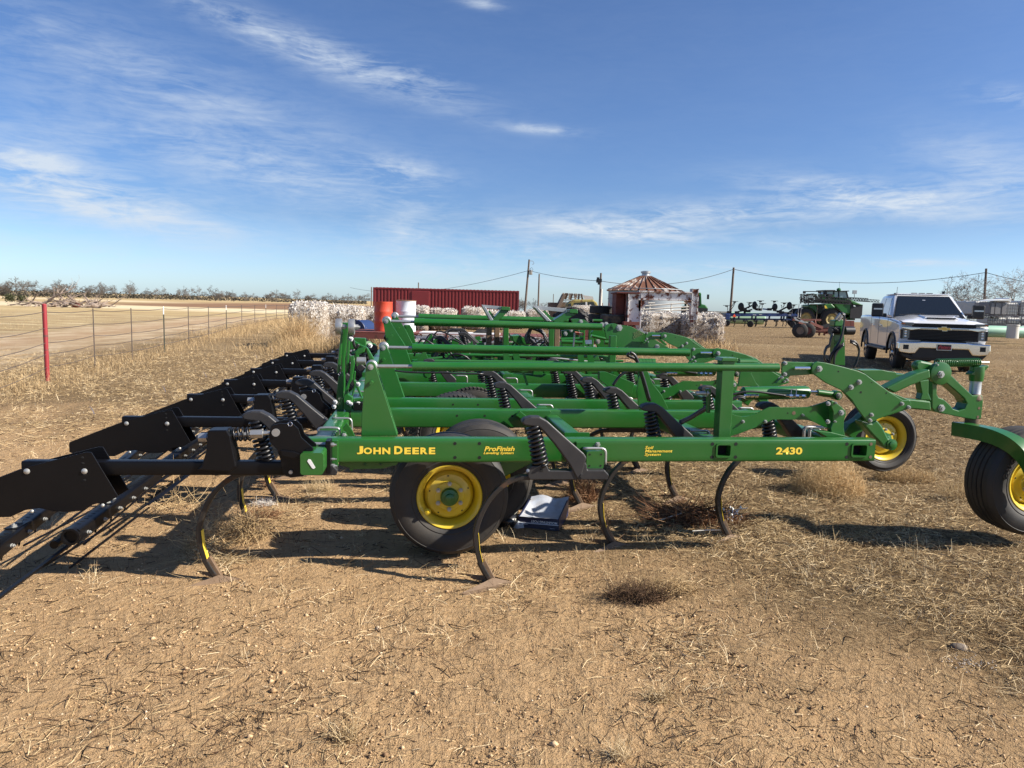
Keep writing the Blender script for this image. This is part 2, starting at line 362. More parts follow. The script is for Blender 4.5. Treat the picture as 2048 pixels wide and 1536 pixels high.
    b=t.new('ShaderNodeBsdfPrincipled',{'Base Color':col,'Roughness':.95,'Specular IOR Level':.15})
    hh=t.math('ADD',t.math('ADD',t.math('MULTIPLY',n3,.5),t.math('MULTIPLY',n4,.14)),t.math('ADD',t.math('MULTIPLY',stt,t.math('MULTIPLY',cov,1.1)),t.math('ADD',t.math('MULTIPLY',pk,.25),t.math('MULTIPLY',n2,1.0))))
    bn=t.new('ShaderNodeBump',{'Strength':1.,'Distance':.06,'Height':hh}); t.l.new(bn.outputs[0],b.inputs['Normal'])
    t.new('ShaderNodeOutputMaterial',{0:b.outputs[0]}); return mt
MT['ground']=ground_material()
def make_ground():
    # one sheet, finely gridded near the camera, coarser to the horizon
    ys=np.concatenate([np.arange(-8,2,1.),np.arange(2,9,.035),np.arange(9,16,.12),np.geomspace(16,5000,110)])
    ss=np.concatenate([np.linspace(-1,-.0,1)[:0],np.linspace(-1,1,201)])
    xs_=np.sign(ss)*np.abs(ss)**1.5
    V=[];
    for y in ys:
        half=8+1.1*abs(y)+(4 if y<16 else 0); V.append(np.stack([xs_*half,np.full(len(ss),y)],1))
    V=np.array(V); X=V[...,0]; Y=V[...,1]; Z=hgt(X,Y)
    amp=sstep(14,3,Y); 
    Z=Z+amp*(.006*np.sin(X*13+np.sin(Y*7))*np.sin(Y*11+X*2)+.004*np.sin(X*29+Y*9)*np.sin(Y*31))
    P=np.stack([X,Y,Z],-1).reshape(-1,3); ny,nx=X.shape
    i=np.arange(ny-1)[:,None]*nx+np.arange(nx-1)[None]; F=np.stack([i,i+1,i+nx+1,i+nx],-1).reshape(-1,4)
    return np_mesh('ground',P,F,MT['ground'],'structure',smooth=True)
make_ground()

# ---- litter on the ground: straw, twigs, pebbles, tufts ---------------------------------------------
def attr_mat(name,stops,rough=.85,trans=0):
    mt=bpy.data.materials.new(name); mt.use_nodes=True; t=NT(mt.node_tree); t.n.clear()
    a=t.new('ShaderNodeAttribute',attribute_name='tint').outputs['Fac']
    c=t.ramp(a,stops); b=t.new('ShaderNodeBsdfPrincipled',{'Base Color':c,'Roughness':rough,'Specular IOR Level':.2}); t.new('ShaderNodeOutputMaterial',{0:b.outputs[0]}); MT[name]=mt; return mt
attr_mat('straw',[(0,(.08,.05,.025)),(.3,(.25,.165,.08)),(.6,(.52,.38,.20)),(1,(.78,.64,.42))])
attr_mat('pebble',[(0,(.16,.09,.05)),(.4,(.42,.27,.14)),(.8,(.56,.40,.24)),(1,(.68,.58,.44))])
attr_mat('twig',[(0,(.012,.008,.005)),(.6,(.07,.042,.025)),(1,(.20,.12,.07))])
attr_mat('red_straw',[(0,(.07,.03,.015)),(.5,(.24,.12,.06)),(1,(.52,.32,.18))])
attr_mat('weed',[(0,(.14,.09,.045)),(.5,(.50,.35,.18)),(1,(.78,.58,.33))])
_ng=RNG.random((64,64))
def vnoise(x,y,s):
    x=np.asarray(x)*s; y=np.asarray(y)*s; i=np.floor(x).astype(int); j=np.floor(y).astype(int); fx=x-i; fy=y-j; fx=fx*fx*(3-2*fx); fy=fy*fy*(3-2*fy)
    g=lambda a,b:_ng[a%64,b%64]
    return (g(i,j)*(1-fx)+g(i+1,j)*fx)*(1-fy)+(g(i,j+1)*(1-fx)+g(i+1,j+1)*fx)*fy
def fbm(x,y,s): return (vnoise(x,y,s)+.5*vnoise(x,y,s*2.1)+.25*vnoise(x,y,s*4.3))/1.75
def wedge(n,r0,r1,a=.80,p=1.0):
    u=RNG.random(n); r=r0*(r1/r0)**(u**p); t=RNG.uniform(-a,a,n); return r*np.sin(t),r*np.cos(t)
def cover(x,y): return np.clip((np.clip(x,-2,4)*.27+y*.15+fbm(x,y,.55)*1.7-1.45+.3*vnoise(x,y,3.)-.1)/.6,.05,1)
def ribbons(name,x,y,z,yaw,pitch,length,width,curl,mat,tint,kind='stuff',seg=3,wob=.0):
    """n curved flat blades; base at x,y,z"""
    n=len(x); P=[]; d=np.stack([np.cos(yaw),np.sin(yaw)],1); side=np.stack([-np.sin(yaw),np.cos(yaw)],1)
    cur=np.stack([x,y,z],1).astype(float); ang=pitch.copy(); rows=[]
    tw=RNG.uniform(0,math.pi,n)
    for k in range(seg+1):
        w=(width*(1-.75*(k/seg)**1.5))/2
        off=np.stack([side[:,0]*w*np.cos(tw),side[:,1]*w*np.cos(tw),w*np.sin(tw)],1)
        rows.append(np.stack([cur-off,cur+off],1))
        if k<seg:
            st=length/seg; h=np.cos(ang)*st
            cur=cur+np.stack([d[:,0]*h,d[:,1]*h,np.sin(ang)*st],1); ang=ang-curl/seg
            if wob: yaw=yaw+RNG.normal(0,wob,n); d=np.stack([np.cos(yaw),np.sin(yaw)],1); 
    A=np.stack(rows,1).reshape(n,-1,3); m=2*(seg+1)
    q=np.array([[2*k,2*k+1,2*k+3,2*k+2] for k in range(seg)]); F=(q[None]+(np.arange(n)*m)[:,None,None]).reshape(-1,4)
    return np_mesh(name,A.reshape(-1,3),F,mat,kind,colors=np.repeat(tint,m))
def rods(name,x,y,z,yaw,pitch,length,rad_,curl,mat,tint,kind='stuff',seg=2,wob=.25,parent=None,off=None):
    n=len(x); cur=np.stack([x,y,z],1).astype(float); ang=np.array(pitch,float); yaw=np.array(yaw,float); rows=[]
    for k in range(seg+1):
        w=rad_*(1-.6*k/seg)
        d=np.stack([np.cos(yaw)*np.cos(ang),np.sin(yaw)*np.cos(ang),np.sin(ang)],1); a=np.stack([-np.sin(yaw),np.cos(yaw),0*yaw],1); b=np.cross(d,a)
        rows.append(np.stack([cur+(a*math.cos(t)+b*math.sin(t))*w[:,None] for t in (0,2.094,4.189)],1))
        if k<seg: cur=cur+d*(length/seg)[:,None]; ang=ang-curl/seg+RNG.normal(0,wob,n)*.6; yaw=yaw+RNG.normal(0,wob,n)
    A=np.stack(rows,1).reshape(n,-1,3); m=3*(seg+1)
    q=np.array([[3*k+i,3*k+(i+1)%3,3*k+3+(i+1)%3,3*k+3+i] for k in range(seg) for i in range(3)]); F=(q[None]+(np.arange(n)*m)[:,None,None]).reshape(-1,4)
    if off is not None: A=A-np.array(off)
    o=np_mesh(name,A.reshape(-1,3),F,mat,kind,colors=np.repeat(tint,m))
    if parent: o.parent=parent
    return o
def litter():
    # flat straw
    n=400000; x,y=wedge(n,2.1,24,p=.85); cv=cover(x,y); k=RNG.random(n)<(.07+.93*cv**1.25)*(.30+1.1*fbm(x,y,1.3)**1.4); x,y=x[k],y[k]; n=len(x)
    r=np.hypot(x,y); z=hgt(x,y)+.002+RNG.random(n)**2*.028*cover(x,y)
    ribbons('dry_straw',x,y,z,RNG.uniform(0,6.28,n),RNG.normal(.08,.22,n).clip(-.05,1.0),RNG.gamma(3,.017,n)+.02,RNG.uniform(.0010,.0028,n)*(1+r*.08),RNG.normal(.35,.5,n),MT['straw'],np.clip(RNG.beta(2,2,n)*.75+.25*vnoise(x,y,2.),0,1),seg=2)
    # thin dark twigs and stalks
    n=42000; x,y=wedge(n,2.1,18,p=.9); k=RNG.random(n)<(.10+1.1*fbm(x,y,1.1)**2.2)*(.45+.55*cover(x,y)); x,y=x[k],y[k]; n=len(x); z=hgt(x,y)+.003
    rods('dark_twigs',x,y,z,RNG.normal(.1,.9,n)+math.pi*(RNG.random(n)<.5),RNG.normal(.12,.2,n).clip(-.02,1.2),RNG.gamma(2.0,.026,n)+.012,RNG.uniform(.0008,.0024,n)*(1+.10*np.hypot(x,y)),RNG.normal(.2,.4,n),MT['twig'],RNG.random(n))
    # upright stubs
    n=3800; x,y=wedge(n,2.4,14); z=hgt(x,y); rods('stubble',x,y,z,RNG.uniform(0,6.28,n),RNG.normal(1.35,.2,n),RNG.uniform(.02,.085,n),RNG.uniform(.0008,.0018,n),RNG.normal(0,.3,n),MT['twig'],RNG.random(n)*1.,seg=2,wob=.15)
    # pebbles and clods
    n=70000; x,y=wedge(n,2.1,15,p=.85); pm=fbm(x,y,.9)**2*(1.15-cover(x,y)); k=RNG.random(n)<.12+1.9*pm; x,y=x[k],y[k]; n=len(x)
    s=RNG.gamma(1.5,.0015,n)+.0015; big=RNG.random(n)<.018; s[big]*=1.5; z=hgt(x,y)+s*.25
    base=np.array([[1,0,0],[-1,0,0],[0,1,0],[0,-1,0],[0,0,1],[0,0,-1],[.7,.7,.35],[-.7,.6,.4]])[:6]
    A=np.stack([x,y,z],1)[:,None]+base[None]*s[:,None,None]*RNG.uniform(.55,1.35,(n,6,1))*np.array([1,1,.75])
    f=np.array([[0,2,4],[2,1,4],[1,3,4],[3,0,4],[2,0,5],[1,2,5],[3,1,5],[0,3,5]]); Fc=(f[None]+(np.arange(n)*6)[:,None,None]).reshape(-1,3)
    np_mesh('pebbles',A.reshape(-1,3),Fc,MT['pebble'],'stuff',smooth=False,colors=np.repeat(np.clip(RNG.beta(2,2.4,n)+.05*big,0,1),6))
    # grass tufts
    n=2600; x,y=wedge(n,3.0,26,p=.9); k=RNG.random(n)<.12+.88*cover(x,y)**1.3; x,y=x[k],y[k]
    m=RNG.integers(10,34,len(x)); X=np.repeat(x,m)+RNG.normal(0,.035,m.sum()); Y=np.repeat(y,m)+RNG.normal(0,.035,m.sum()); sc=np.repeat(RNG.uniform(.6,1.5,len(x)),m); n=len(X); r=np.hypot(X,Y)
    ribbons('grass_tufts',X,Y,hgt(X,Y)-.003,RNG.uniform(0,6.28,n),RNG.normal(.9,.4,n).clip(.05,1.5),RNG.uniform(.04,.11,n)*sc,RNG.uniform(.001,.0022,n)*(1+r*.06),RNG.normal(.7,.5,n),MT['straw'],np.clip(RNG.beta(3,1.6,n)+.08,0,1),seg=3)
    # matted clumps farther off, up to the truck and fence
    n=30000; x,y=wedge(n,13,75,a=.72,p=.9); k=(RNG.random(n)<.35+.65*fbm(x,y,.5))&~((x+.21*y>-16)&(x+.21*y<-8.8)); x,y=x[k],y[k]; n=len(x)
    r=np.hypot(x,y); ribbons('far_grass',x,y,hgt(x,y)-.003,RNG.uniform(0,6.28,n),RNG.normal(.7,.5,n).clip(0,1.5),RNG.uniform(.04,.13,n),RNG.uniform(.003,.007,n)*(1+r*.03),RNG.normal(.5,.5,n),MT['straw'],np.clip(RNG.beta(2,2,n)+.05,0,1),seg=2)
litter()
def clump(name,label,cat,cx,cy,n,rx,ry,rz,ln,rad_,mat,pit=(.4,.5),curl=.6,wob=.4,tint=(2,2),group=None,zc=.0,seg=4):
    th=RNG.uniform(0,6.28,n); q=np.sqrt(RNG.random(n)); x=q*np.cos(th)*rx; y=q*np.sin(th)*ry; z=np.abs(RNG.normal(0,1,n)).clip(0,2)/2*rz*(1-q*.7)+zc
    o=rods(name,x,y,z,RNG.uniform(0,6.28,n),RNG.normal(pit[0],pit[1],n),RNG.uniform(.4,1.2,n)*ln,np.full(n,rad_)*RNG.uniform(.6,1.4,n),RNG.normal(curl,.6,n),MT[mat],np.clip(RNG.beta(*tint,n),0,1),kind=None,seg=seg,wob=wob)
    o.location=(cx,cy,H(cx,cy)); return tag(o,label,cat,group)
def pz(px,py,z=0): p=at_z(px,py,z); return p.x,p.y
# ================================================================== THE FIELD CULTIVATOR (frame: u fore-aft, v across, z up)
U0,V0=1.2,7.0
cult=thing('field_cultivator','long green field cultivator with yellow wheels and black rear harrow plates in the foreground','cultivator',tuple(U_*U0+V_*V0),YAW)
OFF=(U0,V0,0)
def mb(): return MB(OFF)
G,BK,ZB,GV,CH=MT['green_paint'],MT['black_paint'],MT['zinc_bolt'],MT['galvanised'],MT['chrome']
def Zp(o,s,zm,pts): return [((x)/s[2]+s[0],(y)/s[2]+s[1]) for x,y in pts]
Z5=(640,820,3.2); ZL1=(660,610,6.0235); ZL2=(960,610,6.0235); ZL3=(1280,640,6.0235); ZL4=(1560,680,4.876); Z1=(0,680,2.926); ZL5=(380,800,6.0235); Z7=(380,720,5.12)
def PP(z,pts,v): return [L(x/z[2]+z[0],y/z[2]+z[1],v) for x,y in pts]
def P1(z,x,y,v): return L(x/z[2]+z[0],y/z[2]+z[1],v)
def plate(name,poly,v0,th,mat=G,par=cult,bev=.003,seg=2): return mb().prism(poly,v0,v0+th).build(name,mat,par,bevel=bev,seg=seg)
def bolt(uz,v,r=.011,par=cult,h=.016,mat=ZB):
    return mb().hexbolt((uz[0],v,uz[1]),(0,-1,0),r,h).build('bolt',mat,par)
def bolts(par,v,lst,z): 
    for x,y,r in lst: bolt(P1(z,x,y,v),v,r/z[2]/1420*(v+.3),par)
# ---- long beams -------------------------------------------------------------------------------------
ZT=.8385; BH=.1475; BD=.10; zc=ZT-BH/2
def sec_ribbon(u0,u1,v,hole):      # front-side opening between z0,z1 of hole
    pass
def front_beam():
    v=4.3; a,b=L(606,900,v)[0],L(1750,905,v)[0]; zt,zb=ZT,ZT-BH; r=.012
    hs=[]
    for x0,x1 in ((1433,1461),(1703.5,1733)): hs.append((L(x0,905,v)[0],L(x1,905,v)[0]))
    h0,h1=zb+.036,zt-.033
    m=mb(); cuts=[a,hs[0][0],hs[0][1],hs[1][0],hs[1][1],b]
    def corner(cy,cz,a0): return [(cy+r*math.cos(rad(a0+k*30)),cz+r*math.sin(rad(a0+k*30))) for k in range(4)]
    top=corner(v+r,zt-r,180)[::-1]; tb=corner(v+BD-r,zt-r,90)[::-1]; bb=corner(v+BD-r,zb+r,0)[::-1]; fb=corner(v+r,zb+r,270)[::-1]
    full=top[::1]
    ring=[(v,h1)]+[(v,zt-r)]+corner(v+r,zt-r,90)[::-1][1:]+corner(v+BD-r,zt-r,0)[::-1]+corner(v+BD-r,zb+r,270)[::-1]+corner(v+r,zb+r,180)[::-1]+[(v,h0)]
    for i in range(5):
        u0,u1=cuts[i],cuts[i+1]; n=len(ring); vs=[(u0,y,z) for y,z in ring]+[(u1,y,z) for y,z in ring]
        fs=[(k,k+1,k+1+n,k+n) for k in range(n-1)]
        if i%2==0: fs.append((n-1,0,n,2*n-1))
        m.add(vs,fs)
    for u_,n_ in ((a,-1),(b,1)):
        m.add([(u_,y,z) for y,z in ring],[tuple(range(len(ring)))])
    o=m.build('frame_beam',G,cult,smooth=50)
    for u0,u1 in hs:                                   # welded socket lip and near-black plate painting the shade inside the opening
        m=mb(); e=.007
        def rr(x0,x1,z0,z1,r_): return [(cx+r_*math.cos(rad(t+k*30)),cz+r_*math.sin(rad(t+k*30))) for cx,cz,t in ((x1-r_,z1-r_,0),(x0+r_,z1-r_,90),(x0+r_,z0+r_,180),(x1-r_,z0+r_,270)) for k in range(4)]
        m.prism_hole(rr(u0-e,u1+e,h0-e,h1+e,.016),rr(u0+.004,u1-.004,h0+.004,h1-.004,.01),v-.008,v+.06)
        m.build('socket',G,o,smooth=40)
        mb().box(u0-e,u1+e,v+.06,v+.064,h0-e,h1+e).build('socket_back',MT['dark_hole'],o)
    for x,y,r_ in ((1425,888,4),(1472,888,4),(1424,914,4),(1471,914,4),(1694,888,4),(1693,914,4),(910,887,3.5),(959,887,3.5),(910,915,3.5),(959,915,3.5)):
        u_,z_=L(x,y,v); mb().lathe((u_,v-.0012,z_),(0,1,0),[(0,r_*.0029),(.004,r_*.0029)],14).build('bolt_hole',MT['dark_hole'],o)  # solid discs set slightly proud, the hole's shade painted near-black
    for x,y in ((1742,888),(1741,914)): 
        u_,z_=L(x,y,v); mb().lathe((u_,v-.002,z_),(0,1,0),[(0,.011),(.004,.011)],14).build('plug',MT['sweep_steel'],o)
    def fit(st,x0,x1,y0,y1,bold=.1,shear=0,edge=.0018):     # lettering stretched to its measured box on the beam
        u0,z1=L(x0,y0,v); u1,z0=L(x1,y1,v)
        for mat,off,grow in ((MT['decal_black'],.0006,edge),(MT['decal_yellow'],.0014,0)):
            ob=text(st,1.,mat,o,Matrix.Identity(4),bold=bold,ext=.0,shear=shear); me=ob.data
            xs=[q.co.x for q in me.vertices]; ys=[q.co.y for q in me.vertices]; ax,bx_=min(xs),max(xs); ay,by=min(ys),max(ys)
            for q in me.vertices:
                fx=(q.co.x-ax)/(bx_-ax); fy=(q.co.y-ay)/(by-ay)
                q.co=(u0-grow+(u1-u0+2*grow)*fx-U0, v-V0-off, z0-grow+(z1-z0+2*grow)*fy)
            ob.matrix_local=Matrix.Identity(4)
    for ch,a_,b_,big in (('J',447,498,1),('O',501,568,0),('H',578,637,0),('N',648,711,0),('D',742,808,1),('E',822,873,0),('E',885,937,0),('R',948,1005,0),('E',1015,1065,0)):
        x0,x1=600+a_/3.938,600+b_/3.938; fit(ch,x0,x1,580+(1229 if big else 1240)/3.938,580+1293/3.938,bold=.045)
    Z=lambda q,w,x0,x1,y0,y1,bd,sh,e: fit(q,w[0]+x0/3.938,w[0]+x1/3.938,580+y0/3.938,580+y1/3.938,bd,sh,e)
    Z('ProFinish',(600,),1452,1690,1231,1269,.03,.25,.001); Z('Leveling System',(600,),1445,1683,1273,1298,.03,.25,.0005)
    Z('Soil',(1050,),945,1012,1228,1253,.018,.25,.0004); Z('Management',(1050,),945,1160,1256,1286,.018,.25,.0004); Z('System',(1050,),941,1068,1284,1312,.018,.25,.0004)
    fit('2430',1552.5,1604,894.5,909,bold=.035,edge=.0014)
    return o
beam0=front_beam()
def beam(v,u0,u1,zt=ZT,h=BH,d=BD): return mb().bar((u0,v+d/2,zt-h/2),(u1,v+d/2,zt-h/2),d,h,.012).build('frame_beam',G,cult,smooth=50)
BV=[5.56,6.20,7.47,8.67,9.87,11.1,12.3,13.5]
for i,v in enumerate(BV):
    zt=ZT+(0,0,0,.0,.02,.06,.10,.12)[i]
    o=beam(v,-.50,(3.0,3.0,2.9,3.0,2.9,2.9,2.9,2.8)[i],zt)
    if i<2:
        for k in range(3): mb().lathe((.32+.22*k,v-.001,ZT-.05),(0,1,0),[(0,.009),(.004,.009)],10).build('bolt_hole',MT['dark_hole'],o)
# ---- bars across the machine ------------------------------------------------------------------------
UC,ZC_=-.577,.7488
BAR=[(UC,4.02,8.3,ZC_,.125),(1.078,4.12,7.62,.7446,.108),(2.02,4.52,8.3,.745,.108),(2.93,4.58,8.0,.745,.108)]
bars=[]
for u_,v0,v1,z_,w_ in BAR:
    b=mb().bar((u_,v0,z_),(u_,v1,z_),w_,w_,.015).build('tool_bar',G,cult,smooth=50); bars.append(b)
for u_ in (-.577,1.078,2.02,2.93):
    mb().bar((u_,8.4,.80),(u_,13.6,.88),.108,.108,.012).build('tool_bar',G,cult,smooth=50)
mb().prism([(UC+a_,ZC_+b_) for a_,b_ in ((-.018,.028),(-.006,.026),(.020,-.020),(.012,-.028),(.002,-.024),(-.024,.016))],4.0175,4.0195).build('worn_label',MT['white_plain'],bars[0])
for sx_ in (-1,1):
    for sz_ in (-1,1): mb().lathe((1.078+sx_*.035,4.1185,.7446+sz_*.035),(0,1,0),[(0,.006),(.002,.006)],8).build('bolt_hole',MT['dark_hole'],bars[1])
# gusset plates hugging the second bar behind the front beam
plate('gusset_plate',PP(ZL2,[(480,1275),(850,1275),(860,1300),(780,1390),(700,1400),(560,1400),(480,1300)],5.53),5.53,.02)
plate('gusset_plate',PP(ZL2,[(430,1330),(480,1275),(640,1400),(560,1420)],5.5),5.5,.02)
plate('gusset_plate',PP(Z5,[(1640,205),(1790,205),(1800,230),(1800,270),(1640,270)],4.27),4.27,.028); bolt(P1(Z5,1777,221,4.27),4.27,.013)
for v_ in (4.5,5.62,6.3): mb().box(1.078-.115,1.078+.055,v_,v_+.012,.80,.845).build('weld_plate',G,cult,bevel=.002)
# ---- rear end of the front beam: black clamp plate, bolts -------------------------------------------
o=plate('clamp_plate',PP(ZL5,[(1640,480),(1700,480),(1705,875),(1650,870)],4.22),4.18,.10,BK)
for x,y,r in ((1735,540,28),(1745,795,28),(1742,712,15)):
    u_,z_=P1(ZL5,x,y,4.24); mb().hexbolt((u_-.03,4.24,z_),(1,0,0),r*.0005,.03).build('bolt',GV,cult)
mb().cyl((P1(ZL5,1400,530,4.24)[0],4.24,P1(ZL5,1400,530,4.24)[1]),(P1(ZL5,1640,530,4.24)[0],4.24,P1(ZL5,1640,530,4.24)[1]),.011,10).build('clamp_rod',GV,cult)
plate('end_plate',PP(ZL5,[(1705,485),(1785,485),(1785,800),(1705,800)],4.28),4.275,.02)
plate('lower_rail',PP(Z5,[(120,335),(500,335),(490,352),(400,375),(215,380),(205,392),(190,390),(188,370),(120,352)],4.42),4.42,.02)
bolt(P1(Z5,287,352,4.42),4.42,.011,mat=G); bolt(P1(Z5,387,350,4.42),4.42,.009,mat=G)
# ---- shank assembly ---------------------------------------------------------------------------------
def zig(px,z,v): return PP(z,px,v)
S_V=4.10; SB=(1.078,.7446)
arm=PP(Z5,[(1285,72),(1300,50),(1345,37),(1400,38),(1450,65),(1560,165),(1680,270),(1699,298),(1688,335),(1660,440),(1640,442),(1590,345),(1500,220),(1420,128),(1395,105),(1340,98),(1300,92)],S_V)
foot=PP(Z5,[(1325,372),(1350,352),(1448,350),(1462,380),(1600,382),(1620,345),(1680,300),(1700,345),(1704,378),(1815,378),(1842,408),(1832,440),(1340,440),(1326,424)],S_V)
arc=[P1(Z5,x,y,S_V) for x,y in ((1345,428),(1260,436),(1170,482),(1085,568),(1025,680),(995,790),(1002,880),(1030,985),(1080,1075))]
def smooth_path(p,k=4):
    out=[]; n=len(p)
    for i in range(n-1):
        p0,p1,p2,p3=p[max(i-1,0)],p[i],p[i+1],p[min(i+2,n-1)]
        for j in range(k):
            t=j/k; out.append(tuple(.5*((2*b)+(-a+c)*t+(2*a-5*b+4*c-d)*t*t+(-a+3*b-3*c+d)*t**3) for a,b,c,d in zip(p0,p1,p2,p3)))
    out.append(tuple(p[-1])); return out
def make_shank():
    v=S_V; w=.078
    path=[(a,v,b) for a,b in smooth_path(arc)]
    sh=mb().tube(path,0,flat=(.045,.030,(0,1,0))).build('shank',MT['shank_steel'],cult,bevel=.006)
    m=mb().prism(arm,v-w/2,v+w/2); m.build('spring_arm',MT['cast_grey'],sh,bevel=.010,seg=3)
    a=P1(Z5,1352,78,v); mb().ball((a[0],v-.004,a[1]+.008),.014,8,5,(1,1,.35)).build('pivot_dimple',MT['dark_hole'],sh)
    m=mb().prism(foot,v-.032,v+.032); m.build('shank_clamp',MT['cast_grey'],sh,bevel=.006)
    bp=P1(Z5,1668,412,v); mb().lathe((bp[0],v-.044,bp[1]),(0,1,0),[(0,.013),(.012,.014)],6).build('clamp_bolt',MT['cast_grey'],sh)
    bp=P1(Z5,1412,377,v); mb().box(bp[0]-.009,bp[0]+.009,v-.0342,v-.032,bp[1]-.009,bp[1]+.009).build('clamp_socket',MT['dark_hole'],sh)
    bp=P1(Z5,1330,385,v); mb().hexbolt((bp[0],v-.02,bp[1]),(-.3,-1,.4),.010,.02).build('bolt',GV,sh)
    a=P1(Z5,1362,96,v); b=P1(Z5,1412,352,v)
    mb().coil((a[0],v,a[1]),(b[0],v,b[1]),.037,.0105,9.5,6,14,R2=.044).build('coil_spring',MT['spring_black'],sh,smooth=180)
    mb().cyl((a[0],v,a[1]),(b[0],v,b[1]),.016,8).build('spring_rod',MT['spring_black'],sh)
    # U-bolt round the bar
    for dv in (-.018,):
        u_,z_=SB; q=.066
        pts=[(u_-.075,v+dv+.05,z_+q+.004)]+[(u_+t[0],v+dv+.05,z_+t[1]) for t in ((.02,q+.004),(.045,q+.002),(.060,q-.008),(.066,q-.03),(.067,-.03))]
        mb().tube(smooth_path(pts,3),.0085,7).build('u_bolt',GV,sh,smooth=180)
    # replaceable point: rusty sleeve and sweep wings on the ground
    t0=P1(Z5,1030,968,v); t1=P1(Z5,1098,1082,v)
    mb().bar((t0[0],v,t0[1]),(t1[0]+.005,v,.0),.055,.030,.004,upv=(0,1,0)).build('point_sleeve',MT['sweep_steel'],sh,bevel=.003)
    ap=t1[0]+.13; zz=.012
    m=MB(OFF)
    for s_ in (-1,1):
        m.add([(ap,v,zz-.01),(ap-.12,v+s_*.012,.035),(ap-.33,v+s_*.16,.002),(ap-.27,v+s_*.17,-.008),(ap-.02,v+s_*.012,-.012),(ap-.13,v,-.02)],[(0,1,2),(0,2,3),(0,3,4),(0,4,5),(1,5,2),(2,5,3)])
    m.build('sweep',MT['sweep_steel'],sh)
    y0=P1(Z5,1014,788,v); y1=P1(Z5,1040,965,v); ym=P1(Z5,1021,885,v)
    mb().tube([(y0[0],v-.004,y0[1]),(ym[0],v-.004,ym[1]),(y1[0],v-.004,y1[1])],0,flat=(.040,.003,(0,1,0))).build('shank_decal',MT['decal_yellow'],sh)
    return sh
shank0=make_shank()
def shank(nu,nv,nz=0,keep=None):           # nose position (u,v)
    return copy_tree(shank0,cult,d=(nu-.676,nv-S_V,nz))
SHK=[(.711,6.0,0),(.706,7.09,0),(1.6,4.72,0),(1.6,5.71,0),(1.6,6.55,0),(1.6,7.40,0),(1.62,8.44,.03),(1.62,9.30,.05),(2.513,4.83,0),(2.51,5.9,0),(2.51,7.0,0),
     (-.935,4.25,0),(-.935,5.205,0),(-.935,6.045,0),(-.935,6.83,0),(-.935,7.8,0),(.138,8.52,0),(.72,8.3,.0),(-.935,9.0,.05),(.3,10.4,.2),(.72,11.4,.22),(.72,12.1,.26),(1.62,10.6,.2),(1.62,11.7,.2),(2.5,8.2,.02)]
for a in SHK:
    sk=shank(*a)
    if a[1]==4.25:
        for ch in list(sk.children):
            if ch.name.startswith('u_bolt'): bpy.data.objects.remove(ch)
# extra U-bolts on the rear bar, grey and stout
for v_ in (4.46,4.80): 
    q=.0685; u_,z_=BAR[0][0],BAR[0][3]
    mb().tube(smooth_path([(u_-.068,v_,z_-.02),(u_-.068,v_,z_+q-.02),(u_-.05,v_,z_+q),(u_+.05,v_,z_+q),(u_+.068,v_,z_+q-.02),(u_+.068,v_,z_-.03)],3),.0095,7).build('u_bolt',GV,cult,smooth=180)
plate('bar_brace',PP(ZL5,[(1780,440),(1850,370),(1880,380),(1920,450)],4.5),4.48,.012); bolt(P1(ZL5,1858,425,4.48),4.48,.012)
plate('bar_brace',PP(ZL5,[(1840,330),(1895,270),(1960,360),(2000,450),(1930,450)],4.8),4.78,.012)
